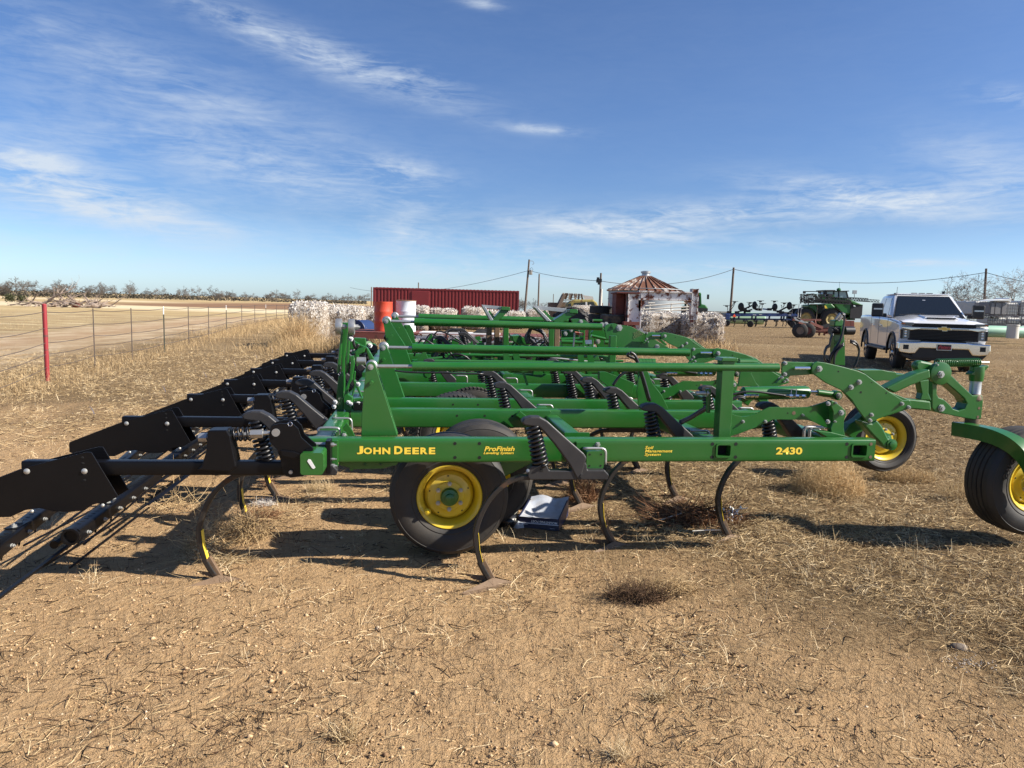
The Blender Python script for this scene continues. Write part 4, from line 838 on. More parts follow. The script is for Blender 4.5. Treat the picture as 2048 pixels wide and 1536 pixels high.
for x,y in ((480,150),(530,190),(440,200),(590,150),(500,240)): a=P1((1640,620,12.8),x,y,HV-.05); m.cyl((a[0]-.02,HV-.05,a[1]-.02),(a[0]+.02,HV-.05,a[1]+.03),.018,8)
m.build('hose_coupler',GV,hm)
# hoses and fittings amid the centre frame
for k in range(9):
    j=lambda a=14: R_.uniform(-a,a)
    hoseL([(600+j(60),470),(570+j(30),380+j()),(610+j(),290+j()),(700+j(40),290+j()),(770+j(),350+j()),(800+j(30),460)],9.6+.06*k,.013,ZL2,cult)
hoseL([(1800,580),(1780,610),(1850,640),(1900,700),(1960,900),(2030,1150)],5.2,.012,ZL2,cult); hoseL([(1810,570),(1860,600),(1900,680),(1975,900),(2048,1160)],5.15,.012,ZL2,cult)
hoseL([(1600,970),(1680,860),(1780,800),(1880,800)],5.6,.012,ZL2,cult)
hoseL([(780,790),(900,805),(1100,815),(1380,815),(1500,825),(1850,830)],5.0,.007,ZL1,cult)
hoseL([(480,1235),(600,1180),(700,1120),(850,1040)],5.0,.018,ZL3,cult)
hoseL([(480,1250),(620,1170),(720,1100),(850,1025)],4.98,.014,ZL3,cult)
# centre frame clutter: masts, gussets, small cylinders
RC=random.Random(5)
for x,y0,y1,v_,w_ in ((310,270,500,10.5,.11),(110,270,480,10.6,.10),(205,270,480,10.7,.08),(920,290,500,10.3,.14),(860,290,500,10.2,.05),(1230,300,420,9.9,.06),(1600,370,520,7.7,.06),(1340,300,400,10.1,.05)):
    a=P1(ZL2,x,y0,v_); b=P1(ZL2,x,y1,v_); mb().bar((a[0],v_,b[1]-.2),(a[0],v_,a[1]),w_,.08,.01,upv=(1,0,0)).build('frame_upright',G if x not in (920,110,205) else MT['sweep_steel'],cult,bevel=0)
mb().prism(PP(ZL2,[(380,370),(480,365),(600,430),(600,490),(480,480),(400,440)],10.0),10.0,10.3).build('centre_box',G,cult,bevel=.01)
plate('frame_gusset',PP(ZL2,[(980,310),(1180,290),(1250,400),(1330,500),(990,500)],10.6),10.6,.05)
plate('frame_gusset',PP(ZL2,[(1340,330),(1440,240),(1560,330),(1760,420),(1860,510),(1420,510)],9.6),9.6,.05)
plate('frame_gusset',PP(ZL2,[(1100,170),(1180,165),(1260,180),(1330,230),(1440,240),(1250,235),(1120,220)],10.5),10.5,.05)
plate('frame_gusset',PP((1050,580,3.938),[(960,430),(985,345),(1005,330),(1030,335),(1060,370),(1120,430),(1100,440),(1030,360),(1010,360),(1000,400),(985,440)],9.6),9.6,.05)
plate('jack_stand',PP((1050,580,3.938),[(1130,375),(1145,365),(1200,355),(1230,365),(1270,410),(1255,415),(1220,378),(1170,375),(1140,395)],9.2),9.2,.08)
for x0,y0,x1,y1,v_,r in ((970,410,1240,405,9.7,.02),(1340,370,1600,430,9.4,.022),(1500,450,1700,460,9.3,.03),(1360,185,1470,188,10.5,.02),(980,440,1230,450,9.6,.03)):
    a=P1(ZL2,x0,y0,v_); b=P1(ZL2,x1,y1,v_); mb().cyl((a[0],v_,a[1]),(b[0],v_,b[1]),r,10).build('hydraulic_cylinder',G,cult,smooth=40)
a=P1(ZL2,1125,500,9.2); b=P1(ZL2,1140,335,9.2); c=P1(ZL2,1245,355,9.2)
o=mb().tube([(a[0],9.2,a[1]),(b[0],9.2,b[1])],.012,6).build('jack_handle',GV,cult); 
pbr('red_grip',(.35,.06,.03),.6,rust=(.5,.4,.3),rust_amt=.5,rust_scale=20); mb().tube([(b[0],9.2,b[1]),(c[0],9.2,c[1])],.022,6).build('handle_grip',MT['red_grip'],o)
mb().prism(PP(ZL2,[(1270,425),(1345,420),(1350,470),(1275,470)],9.1),9.1,9.12).build('warning_label',MT['white_plain'],cult)
for x,y,v_ in ((1095,300,10.5),(1215,200,10.5),(1470,238,9.5),(1520,232,9.5),(1520,300,9.5),(1420,440,9.5),(1775,470,9.5),(1810,492,9.5),(1700,455,9.2),(1030,345,10.5)): bolt(P1(ZL2,x,y,v_),v_,.026)
for k in range(80):   # small brackets along the far beams
    v_=RC.uniform(8.3,12.5); u_=RC.uniform(.0,2.6); z_=ZT+RC.uniform(.0,.06)+(.1 if v_>10 else 0); w_=RC.uniform(.03,.12); h_=RC.uniform(.04,.16)
    if RC.random()<.5: mb().box(u_,u_+w_,v_,v_+.02,z_,z_+h_).build('bracket',G,cult,bevel=.003)
    else: mb().lathe((u_,v_,z_),(0,-1,0),[(0,.05),(.03,.05),(.03,.03),(.05,.03)],12).build('hinge_boss',G,cult,smooth=40)
for k in range(130):   # hoses, small black blocks and levers in the centre section
    v_=RC.uniform(8.6,12.8); u_=RC.uniform(-.1,2.7); z_=ZT+RC.uniform(-.02,.10)+(.08 if v_>10 else 0); w_=RC.uniform(.02,.07); r_=RC.random()
    if r_<.35: mb().box(u_,u_+w_*1.5,v_,v_+.05,z_,z_+w_*1.6).build('valve_block',BK if RC.random()<.6 else G,cult,bevel=.004)
    elif r_<.6: mb().cyl((u_,v_,z_+.05),(u_+RC.uniform(.2,.6),v_,z_+RC.uniform(.0,.12)),RC.uniform(.012,.03),8).build('link_rod',G if RC.random()<.7 else GV,cult)
    elif r_<.8: mb().tube(smooth_path([(u_,v_,z_),(u_+.1,v_,z_+RC.uniform(.1,.25)),(u_+RC.uniform(.2,.4),v_,z_+RC.uniform(.1,.22)),(u_+RC.uniform(.35,.6),v_+.1,z_)]),.013,5).build('hydraulic_hose',MT['hose'],cult,smooth=180)
    else: plate('frame_gusset',[(u_,z_-.05),(u_+.22,z_-.05),(u_+.13,z_+RC.uniform(.1,.22)),(u_+.05,z_+.1)],v_,.02)
for v_,u0,u1 in ((8.1,.2,2.2),(9.2,.4,2.6),(10.3,.3,2.4)): mb().cyl((u0,v_,1.02),(u1,v_,1.03),.02,10).build('link_rod',G,cult,smooth=40)
# ---- rear harrow sections ---------------------------------------------------------------------------
HVV=4.10
def make_harrow(vv=HVV):
    k=vv
    a=L(50,934,k+.05); b=L(592,934,k+.05)
    arm_=mb().bar((a[0],k+.05,a[1]),(b[0],k+.05,b[1]-.002),.072,.078,.008).build('harrow_arm',BK,cult,smooth=50)
    pl=[(-322,942),(-318,925),(160,742),(505,656),(535,658),(690,915),(640,945),(600,965),(575,955),(540,965),(490,998),(400,1008),(320,1003),(230,985),(150,995),(60,1036),(-106,1042),(-240,1030),(-318,1008)]
    p1=mb().prism(PP(Z1,pl,k-.03),k-.03,k-.022).build('side_plate',BK,arm_,bevel=.002)
    mb().prism([(u_+.0,z_) for u_,z_ in PP(Z1,pl,k-.03)],k+.115,k+.123).build('side_plate',BK,arm_,bevel=.002)
    for x,y,r in ((157,769,.017),(494,768,.017),(187,1002,.011),(601,967,.011)):
        u_,z_=P1(Z1,x,y,k-.03); mb().lathe((u_,k-.03,z_),(0,-1,0),[(0,r*.95),(.004,r*.9),(.008,r*.55),(.009,.001)],14).build('carriage_bolt',ZB,arm_,smooth=40)
    for q in range(5):
        u_,z_=P1(Z1,482+q*3,688+q*33,k-.03)
        if q!=2: mb().ball((u_,k-.0305,z_),.008,6,4,(1.2,.15,.8)).build('slot',MT['dark_hole'],arm_)
    br=mb().prism(PP(Z1,[(1215,530),(1325,528),(1345,560),(1382,742),(1345,772),(1150,762),(1180,735),(1205,655)],k-.01),k-.01,k+.11).build('spring_bracket',BK,arm_,bevel=.006)
    a=P1(Z1,1335,553,k+.05); b=P1(Z1,1470,550,k+.05); mb().coil((a[0],k+.05,a[1]),(b[0],k+.05,b[1]),.036,.006,5,5,12).build('bracket_spring',MT['spring_black'],arm_,smooth=180)
    c=P1(Z1,1165,570,k+.05); e=P1(Z1,1610,542,k+.05)
    m=mb().cyl((c[0],k+.05,c[1]),(e[0],k+.05,e[1]),.013,12); m.cyl((b[0]-.003,k+.05,b[1]),(b[0]+.065,k+.05,b[1]+.002),.026,6); m.cyl((c[0],k+.05,c[1]),(c[0]+.045,k+.05,c[1]),.025,6); m.build('spring_rod',GV,arm_,smooth=30)
    cl=PP(Z1,[(1572,560),(1590,500),(1640,488),(1715,492),(1745,520),(1762,570),(1795,600),(1832,632),(1835,660),(1800,755),(1775,798),(1700,806),(1655,785),(1640,700),(1620,640),(1580,600)],k-.02)
    c1=mb().prism(cl,k-.02,k-.008).build('clevis_plate',BK,arm_,bevel=.002); mb().prism(cl,k+.10,k+.112).build('clevis_plate',BK,arm_,bevel=.002)
    u_,z_=P1(Z1,1615,541,k-.02); mb().lathe((u_,k-.02,z_),(0,-1,0),[(-.14,.022),(.010,.022)],20).build('clevis_pin',GV,arm_,smooth=35)
    u_,z_=P1(Z1,1703,771,k-.02); mb().lathe((u_,k-.02,z_),(0,-1,0),[(-.14,.011),(.014,.011)],12).build('clevis_pin',GV,arm_,smooth=35)
    u_,z_=P1(Z1,1698,492,k-.02); mb().tube([(u_+.012*math.cos(t*.6),k-.02,z_+.012*math.sin(t*.6)) for t in range(12)],.0018,5).build('pull_ring',CH,arm_)
    mb().prism(PP(Z1,[(1640,645),(1720,655),(1790,680),(1790,640),(1832,632),(1800,720),(1750,700),(1650,680)],k-.035),k-.035,k-.02).build('clevis_flange',BK,arm_,bevel=.003)
    # spring clip on the far end of the plate
    p=[P1(Z1,x-583-0,y,k-.05) for x,y in ((430,640),(425,700),(445,720),(465,760),(455,790))]
    mb().tube([(u_+(-.0),k-.045,z_+.06) for u_,z_ in p],.003,5).build('spring_clip',CH,arm_)
    # two slotted square harrow bars running across, with their studs
    for (x0,y0),(x1,y1) in (((147,1073),(307,953)),((-115,1160),(115,1012))):
        A=LZ(x0,y0,.34); B=LZ(x1,y1,.34); dv=k-HVV
        A=Vector((A[0],A[1]+dv,.34)); B=Vector((B[0],B[1]+dv,.34)); d=(B-A)
        if y0==1160: A=Vector((-2.10,3.60+dv,.345)); B=Vector((-2.30,4.98+dv,.345))
        else: A=Vector((-1.86,4.05+dv,.345)); B=Vector((-1.92,5.50+dv,.345))
        d=(B-A)
        hb=mb().bar(A,B,.085,.075,.012).build('harrow_bar',BK,arm_,smooth=50)
        mb().lathe(A,-d,[(-.02,.045),(.02,.048),(.02,.036),(-.02,.036)],16).build('bar_end_ring',BK,arm_,smooth=40)
        dn=d.normalized()
        for q in range(26):
            p=A+dn*(.10+q*.05); mb().box(p.x-.012,p.x+.012,p.y-.004,p.y+.004,p.z+.0378,p.z+.0385).build('slot',MT['dark_hole'],arm_)
        for q in range(5):
            p=A+dn*(.1+q*.24); mb().hexbolt((p.x+.045,p.y,p.z-.01),(1,-.2,.1),.009,.014).build('bolt',ZB,arm_)
            mb().tube([(p.x,p.y,p.z-.03),(p.x-.01,p.y,p.z-.09)],.006,5).build('harrow_tine',BK,arm_)
        for q in (.36,.42):
            p=A+d*q; mb().hexbolt((p.x,p.y,p.z+.04),(0,0,1),.013,.016).build('bolt',ZB,arm_)
        p=A+d*.39; mb().box(p.x-.035,p.x+.035,p.y-.07,p.y+.07,p.z+.037,p.z+.042).build('bar_saddle',BK,arm_,bevel=.002)
    # rolling basket of long slats
    cx,cz,r=-2.12,.18,.165
    y0,y1=k+.30,k+1.45
    rb=mb().cyl((cx,y0,cz),(cx,y1,cz),.025,10).build('rolling_basket',BK,arm_)
    for q in range(6):
        t=2*math.pi*q/6; t2=t+.35
        mb().tube([(cx+r*math.cos(t),y0,cz+r*math.sin(t)),(cx+r*math.cos(t2),y1,cz+r*math.sin(t2))],.007,5).build('basket_slat',BK,arm_)
    for y_ in (): mb().lathe((cx,y_,cz),(0,1,0),[(0,r),(.006,r),(.006,r-.025),(0,r-.025),(0,r)],20,False).build('basket_ring',BK,arm_,smooth=40)
    return arm_
h0=make_harrow()
mb().bar((-2.01,3.0,.16),(-2.06,4.5,.16),.022,.012,0).build('basket_slat',BK,cult)
for i,v_ in enumerate((5.67,7.05,8.40,9.75,11.1,12.4)):
    copy_tree(h0,cult,d=((-.09,-.04,-.05,-.06,-.08,-.1)[i],v_-HVV,(0,.0,.0,.01,.02,.04)[i]))
# spread: long slats between sections
for k in range(9):
    mb().tube([(-2.15+.05*k,5.0,.22+.03*(k%3)),(-2.2+.05*k,10.,.22+.03*(k%3))],.007,4).build('basket_slat',BK,cult)
# black machinery behind the rear linkage
for k in range(16):
    v_=RC.uniform(9.,12.5); u_=RC.uniform(-.9,-.3); z_=RC.uniform(.85,1.15); mb().lathe((u_,v_,z_),(RC.uniform(-1,1),-1,RC.uniform(-.5,.5)),[(0,.07),(.05,.07),(.05,.04),(.09,.04)],12).build('wing_hinge',BK if k%3 else G,cult,smooth=40)
# ================================================================== BACKGROUND
# ---- cotton bales -----------------------------------------------------------------------------------
def cotton_mat():
    mt=bpy.data.materials.new('cotton'); mt.use_nodes=True; t=NT(mt.node_tree); t.n.clear(); tc=t.new('ShaderNodeTexCoord').outputs['Object']
    n=t.noise(tc,13,7,.75,.4); n2=t.noise(tc,3,4); s=t.math('ADD',t.math('MULTIPLY',n,.8),t.math('MULTIPLY',n2,.2))
    c=t.ramp(s,[(.36,(.06,.035,.025)),(.45,(.22,.165,.12)),(.52,(.48,.43,.37)),(.62,(.72,.69,.64))])
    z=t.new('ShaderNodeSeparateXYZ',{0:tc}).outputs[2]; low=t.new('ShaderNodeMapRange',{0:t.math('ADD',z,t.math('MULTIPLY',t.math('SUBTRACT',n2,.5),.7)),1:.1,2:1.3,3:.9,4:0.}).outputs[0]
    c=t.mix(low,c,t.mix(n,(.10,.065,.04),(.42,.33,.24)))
    b=t.new('ShaderNodeBsdfPrincipled',{'Base Color':c,'Roughness':1.,'Specular IOR Level':.05}); bn=t.new('ShaderNodeBump',{'Strength':1.,'Distance':.09,'Height':n}); t.l.new(bn.outputs[0],b.inputs['Normal'])
    t.new('ShaderNodeOutputMaterial',{0:b.outputs[0]}); MT['cotton']=mt
cotton_mat()
attr_mat('cotton_tuft',[(0,(.10,.065,.045)),(.35,(.34,.27,.22)),(.6,(.62,.58,.53)),(1,(.78,.76,.72))],1.)
def bale(x,y,w,d,h,label,seed,rz=0.,group='cotton bales left in rows',flakes=3800):
    r=np.random.default_rng(seed); m=26; bm=bmesh.new(); bmesh.ops.create_grid(bm,x_segments=1,y_segments=1,size=.5); bm.free()
    # superellipsoid, sagging top
    nu,nv=44,26; vs=[];
    for i in range(nv+1):
        a=-math.pi/2+math.pi*i/nv
        for k in range(nu):
            b=2*math.pi*k/nu; f=lambda c,e: math.copysign(abs(c)**e,c)
            px=f(math.cos(a),.38)*f(math.cos(b),.42)*w/2; py=f(math.cos(a),.38)*f(math.sin(b),.42)*d/2; pz_=(f(math.sin(a),.42)*.5+.5)*h
            n_=1+.05*math.sin(3*b+seed)+.05*(float(vnoise(b*3+seed*7,a*3+9,1.3))-.5)*2
            pz_*=1-.05*(float(vnoise(px*2+seed,py*2,1.))); vs.append((px*n_,py*n_,pz_))
    fs=[(i*nu+k,i*nu+(k+1)%nu,(i+1)*nu+(k+1)%nu,(i+1)*nu+k) for i in range(nv) for k in range(nu)]
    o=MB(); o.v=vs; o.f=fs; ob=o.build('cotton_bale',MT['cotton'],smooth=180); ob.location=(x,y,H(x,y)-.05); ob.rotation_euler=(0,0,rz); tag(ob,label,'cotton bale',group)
    V=np.array(vs); idx=r.integers(nu,nu*nv,flakes); P=V[idx]+r.normal(0,.018,(flakes,3)); P=P[P[:,2]>.08]; n=len(P)
    nrm=P-np.array([0,0,h/2]); nrm/=np.linalg.norm(nrm,axis=1)[:,None]
    s=r.uniform(.010,.034,n)[:,None,None]; A=P[:,None]+r.normal(0,1,(n,3,3))*s*np.array([.7,.7,1.1])+(nrm*.02)[:,None]
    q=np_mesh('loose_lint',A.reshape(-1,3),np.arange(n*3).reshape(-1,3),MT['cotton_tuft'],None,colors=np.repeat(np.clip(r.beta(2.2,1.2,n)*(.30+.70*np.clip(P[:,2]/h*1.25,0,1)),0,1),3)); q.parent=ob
    return ob
def bx(px0,px1,y): a=at_y(px0,620,y).x; b=at_y(px1,620,y).x; return (a+b)/2,abs(b-a)
BALES=[(588,656,26.5,1.74,'shaggy white cotton bale nearest the wire fence, leftmost of the row'),(655,730,27.5,1.70,'broad cotton bale second from the fence end of the row'),(716,768,28.5,1.60,'cotton bale partly behind the orange drum'),
       (826,858,36,1.52,'cotton bale showing just right of the white drum'),(860,914,37,1.50,'cotton bale before the middle of the red container'),(924,972,38,1.52,'cotton bale with a dark gap on its left before the container'),(972,1012,39,1.40,'low cotton bale before the right part of the container'),(1012,1050,41,1.36,'cotton bale at the right end of the container'),(1052,1096,43,1.28,'low cotton bale right of the container, left of the old truck')]
TOPS=[604,611,615,612,617,614,620,622,619]
for i,(a,b,y,h,lb) in enumerate(BALES):
    x,w_=bx(a,b,y); h=at_y((a+b)/2,TOPS[i],y).z-H(x,y)+.05; bale(x,y,w_*1.02,1.9,h,lb,i+1,0,flakes=7000 if i<3 else 3000)
x,w_=bx(1264,1372,27.5); bale(x,27.8,w_,1.9,at_y(1320,626,27.8).z-H(x,27.8)+.08,'large shaggy cotton bale under the rusty gooseneck arm',21,.05,'cotton bales by the gooseneck trailer',11000)
x,w_=bx(1362,1441,27.); bale(x,27.,w_,1.9,at_y(1400,627,27.).z-H(x,27.)+.08,'shaggy cotton bale standing free at the right end, nearest the blue implement',22,-.06,'cotton bales by the gooseneck trailer',11000)
# ---- red shipping container -------------------------------------------------------------------------
pbr('container_red',(.20,.022,.024),.55,var=.12,vscale=2,rust=(.12,.05,.03),rust_amt=.14,rust_scale=3)
def container():
    y=60; x0=at_y(746,600,y).x; x1=at_y(1038,600,y).x; z0=-.1; z1=2.62; W_=x1-x0
    t=thing('shipping_container','long red corrugated container with a flush door panel behind the cotton bales','container',((x0+x1)/2,y,H((x0+x1)/2,y)+z0))
    h=z1-z0; hw=W_/2
    m=MB(); p=.285; n=int(W_/p); s0=-hw+.16; prof=[]
    k0,k1=-hw+W_*.265,-hw+W_*.385
    x=s0
    while x<hw-.3:
        if k0<x+p and x<k1: prof+= [(x,0)]; x+=p; continue
        prof+=[(x,0),(x+.07,0),(x+.105,.06),(x+.20,.06),(x+.235,0)]; x+=p
    prof.append((hw-.12,0))
    vs=[(a,b,.15) for a,b in prof]+[(a,b,h-.12) for a,b in prof]; q=len(prof)
    m.add(vs,[(i,i+1,i+1+q,i+q) for i in range(q-1)]); m.build('corrugated_wall',MT['container_red'],t)
    m=MB(); m.box(-hw,hw,-.02,2.4,h-.12,h).box(-hw,hw,-.02,.1,0,.16).box(-hw,-hw+.16,-.021,.12,0,h-.0).box(hw-.12,hw,-.021,.12,0,h-.0); m.box(-hw,-hw+.03,.1,2.4,.1,h-.1).box(hw-.03,hw,.1,2.4,.1,h-.1)
    m.build('corner_frame',MT['container_red'],t)
    m=MB()
    for i in range(40): xx=-hw+.2+i*(W_-.4)/39; m.box(xx,xx+.13,.1,2.3,h+.0005,h+.022)
    m.build('roof_ribs',MT['container_red'],t)
    MB().box(k0,k1,-.045,.0,.3,h-.22).build('door_panel',MT['container_red'],t,bevel=.02)
    return t
container()
# ---- drums ------------------------------------------------------------------------------------------
def drum(x,y,z,r,h,col,rim,label,open_=False):
    pbr('drum_'+label.split()[0],col,.5,var=.06,rust=(.25,.13,.08),rust_amt=.16 if open_ else .08,rust_scale=5)
    prof=[(0,r),(.02,r*1.02),(.04,r)]
    for f in (.33,.66): prof+=[(h*f-.03,r),(h*f,r*1.035),(h*f+.03,r)]
    prof+=[(h-.03,r),(h-.01,r*1.025),(h,r*1.02)]
    if open_: prof+=[(h,r*.97),(.05,r*.96)]
    o=MB().lathe((0,0,0),(0,0,1),prof,32).build('steel_drum',MT['drum_'+label.split()[0]],smooth=35); o.location=(x,y,z); tag(o,label,'drum')
    if rim: MB().lathe((0,0,h-.005),(0,0,1),[(0,r*1.05),(.02,r*1.06),(.028,r*.9)],28).build('drum_lid',MT[rim],o,smooth=35)
    return o
pbr('rusty_lid',(.22,.13,.08),.8,var=.3)
TY=20.8; TZ=.86
a=at_y(766.5,640,TY); drum(a.x,TY,TZ,.262,.86,(.52,.06,.025),None,'orange open steel drum standing on the rusty trailer beside a white drum',True)
a=at_y(812,640,TY+.3); drum(a.x,TY+.3,TZ,.285,.90,(.60,.64,.68),'rusty_lid','white steel drum with a rusty lid on the rusty trailer')
pbr('blue_drum',(.012,.03,.10),.5)
a=at_y(712,656,22.5); o=MB().lathe((0,0,0),(0.25,1,0),[(0,.30),(.02,.31),(.04,.30),(.8,.30)],28).build('steel_drum',MT['blue_drum'],smooth=35); o.location=(a.x,22.5,a.z-.05+.0); tag(o,'dark blue drum lying on its side left of the orange drum','drum')
# ---- rusty gooseneck trailer ------------------------------------------------------------------------
pbr('trailer_rust',(.66,.64,.62),.75,var=.1,rust=(.20,.07,.04),rust_amt=.475,rust_scale=5.5)
pbr('trailer_red',(.15,.04,.03),.8,var=.3,rust=(.09,.045,.03),rust_amt=.4,rust_scale=4)
def trailer():
    y=20.; X=lambda px: at_y(px,640,y).x
    x0,x1=X(690),X(1262); cx=(x0+x1)/2; t=thing('gooseneck_trailer','rusty white and red gooseneck trailer with worn lettering carrying drums and tyres','trailer',(cx,y,H(cx,y)))
    g=H(cx,y); zz=lambda px,py: at_y(px,py,y).z-g
    zt=TZ-g+.0; 
    m=MB().box(x0-cx,X(832)-cx,0,.12,zt-.19,zt-.03); m.build('deck_rail',MT['trailer_red'],t)
    m=MB().box(X(832)-cx,X(1125)-cx,-.02,.12,zt-.23,zt-.02); m.box(X(832)-cx,X(1125)-cx,-.05,-.0195,zt-.045,zt-.02).box(X(832)-cx,X(1125)-cx,-.05,-.0195,zt-.25,zt-.2301); m.build('side_beam',MT['trailer_rust'],t)
    MB().box(X(1125)-cx,x1-cx,0,.12,zt-.17,zt-.02).build('side_beam',MT['trailer_red'],t)
    for i in range(int((x1-x0)/.16)):
        a=x0-cx+i*.16; MB().box(a,a+.15,.0,2.1,zt-.018,zt-.001+.006*(i%3)/3).build('deck_plank',MT['trailer_red'],t)
    m=MB().box(x0-cx,x1-cx,2.0,2.12,zt-.2,zt-.02); m.build('side_beam',MT['trailer_red'],t)
    for px in (900,960):
        for yy in (.35,1.6): MB().lathe((X(px)-cx,yy,.36),(0,1,0),[(0,.2),(.02,.36),(.2,.36),(.22,.2)],24).build('trailer_wheel',MT['rubber'],t,smooth=40)
    MB().box(X(1168)-cx,X(1262)-cx,.2,2.1,zt+.001,1.27-g-.0).build('upper_deck',MT['trailer_red'],t,bevel=.02)
    # faded white lettering
    for s_,px,sz in (('INNOVATIVE',806,.17),('MISSOURI',908,.17)):
        text(s_,sz,MT['white_plain'],t,Matrix.Translation((X(px)-cx,-.0215,zt-.18))@Matrix.Rotation(rad(90),4,'X'),bold=.004,ext=.001,xs=.92)
    MB().box(X(890)-cx,X(897)-cx,-.06,-.02,zt-.24,zt-.02).build('stake_pocket',MT['trailer_red'],t,bevel=.01)
    MB().box(X(926)-cx,X(934)-cx,-.06,-.02,zt-.24,zt-.02).build('stake_pocket',MT['trailer_red'],t,bevel=.01)
    MB().box(X(838)-cx,X(1000)-cx,.1,1.,zt+.0,zt+.035).build('loose_board',MT['white_plain'],t)
    # gooseneck: twin uprights, neck beam, corner braces, coupler post
    R=MT['trailer_rust']; P=lambda px,py: (at_y(px,py,y).x-cx,at_y(px,py,y).z-g)
    def ib(x0_,y0_,x1_,y1_,dep=.3,name='upright',yy=0):
        a=P(x0_,y0_); b=P(x1_,y1_); m=MB().box(a[0],b[0],yy+.06,yy+dep-.06,b[1],a[1]); m.box(a[0]-.0,a[0]+.025,yy,yy+dep,b[1],a[1]); m.box(b[0]-.025,b[0],yy,yy+dep,b[1],a[1]); return m.build(name,R,t)
    ib(1257,588,1281,668,.3); 
    a=P(1238,585); b=P(1252,640); MB().box(a[0],b[0],.5,1.3,b[1]-.3,a[1]).build('upright',MT['trailer_red'],t); MB().box(b[0]+.02,b[0]+.09,.3,1.2,b[1]-.3,a[1]).build('upright',MT['trailer_red'],t)
    a=P(1278,582); b=P(1386,600); m=MB().box(a[0],b[0],.05,.22,b[1],a[1]-.02); m.box(a[0],b[0],0,.3,a[1]-.0199,a[1]+.015); m.box(a[0],b[0],0,.3,b[1]-.03,b[1]-.0001); m.build('neck_beam',R,t)
    MB().prism([P(1278,601),P(1302,601),P(1278,624)],.06,.2).build('corner_brace',R,t); MB().prism([P(1386,600),P(1386,616),P(1368,600)],.06,.2).build('corner_brace',R,t)
    a=P(1386,578); b=P(1394,640); m=MB().box(a[0],b[0],.05,.25,b[1],a[1]); m.box(a[0]-.012,a[0]+.012,0,.3,b[1]+.15,a[1]+.01); m.box(b[0]-.012,b[0]+.012,0,.3,b[1],a[1]+.01); m.build('coupler_post',R,t)
    MB().cyl((a[0]+.05,.15,b[1]-.06),(a[0]+.05,.15,b[1]+.01),.05,12).build('coupler_ball',MT['trailer_red'],t)
    a=P(1234,586); MB().box(a[0],P(1281,586)[0],-.005,1.3,a[1],a[1]+.03).build('top_plate',MT['trailer_red'],t)
    a=P(1245,643); b=P(1275,650); MB().box(a[0],b[0],-.3,0.,b[1],a[1]).build('front_step',MT['trailer_red'],t); MB().cyl((P(1264,659)[0],-.3,P(1264,659)[1]),(P(1264,659)[0],0,P(1264,659)[1]),.09,14).build('winch_drum',MT['trailer_red'],t)
    # torn sheet-metal scrap hanging at the front
    MB().prism([P(1270,660),P(1275,655),P(1278,657),P(1280,654),P(1282,661),P(1287,663),P(1285,669),P(1288,674),P(1290,680),P(1280,676),P(1272,672)],-.33,-.32).build('bracket_plate',MT['galvanised'],t)
trailer()
# ---- tyres ------------------------------------------------------------------------------------------
def tyre_mesh(R,r,w,lugs=0,mat='rubber_tread'):
    prof=[(0,r),(w*.04,r*1.04),(0,r+(R-r)*.5),(w*.08,R*.965),(w*.16,R)]
    if not lugs:
        for k in range(5): a=w*(.16+.68*k/5); b=w*(.16+.68*(k+1)/5); prof+=[(a+.008,R),(b-.008,R),(b-.006,R*.97),(b+.004,R*.97)]
    prof+=[(w*.84,R),(w*.92,R*.965),(w,r+(R-r)*.5),(w*.96,r*1.04),(w,r),(w*.9,r*1.2),(w*.1,r*1.2)]
    m=MB().lathe((0,0,0),(0,0,1),prof,40)
    if lugs:
        for k in range(lugs):
            for s_ in (0,1):
                t=2*math.pi*(k+.5*s_)/lugs; t2=t+(.22); z0,z1=(w*.5,w*.98) if s_ else (w*.5,w*.02)
                m.bar((R*math.cos(t),R*math.sin(t),z0),(R*.985*math.cos(t2),R*.985*math.sin(t2),z1),R*.07,R*.07)
    return m
def tyre(x,y,z,R,r,w,label,rot=(0,0,0),lugs=0,mat='rubber_tread'):
    o=tyre_mesh(R,r,w,lugs).build('scrap_tyre',MT[mat],smooth=35); o.location=(x,y,z); o.rotation_euler=rot; return tag(o,label,'tyre','old tyres on the gooseneck trailer')
DZ=1.27
a=at_y(1226,640,20.6); tyre(a.x,20.6,DZ,.37,.2,.25,'dusty grey tyre lying flat at the front of the rusty trailer',mat='rubber_tread')
a=at_y(1201,640,21.8); z=DZ
for k in range(2): tyre(a.x+.03*k,21.7,z,.39,.22,.25,('lower black tyre of the stack behind the dusty flat tyre','upper black tyre of the stack behind the dusty flat tyre')[k],mat='rubber'); z+=.255
a=at_y(1150,640,22.8); tyre(a.x,23.0,H(a.x,23)+.70,.72,.32,.45,'big lugged tractor tyre standing upright behind the trailer left of the tyre stack',rot=(rad(90),0,rad(-30)),lugs=18,mat='rubber')
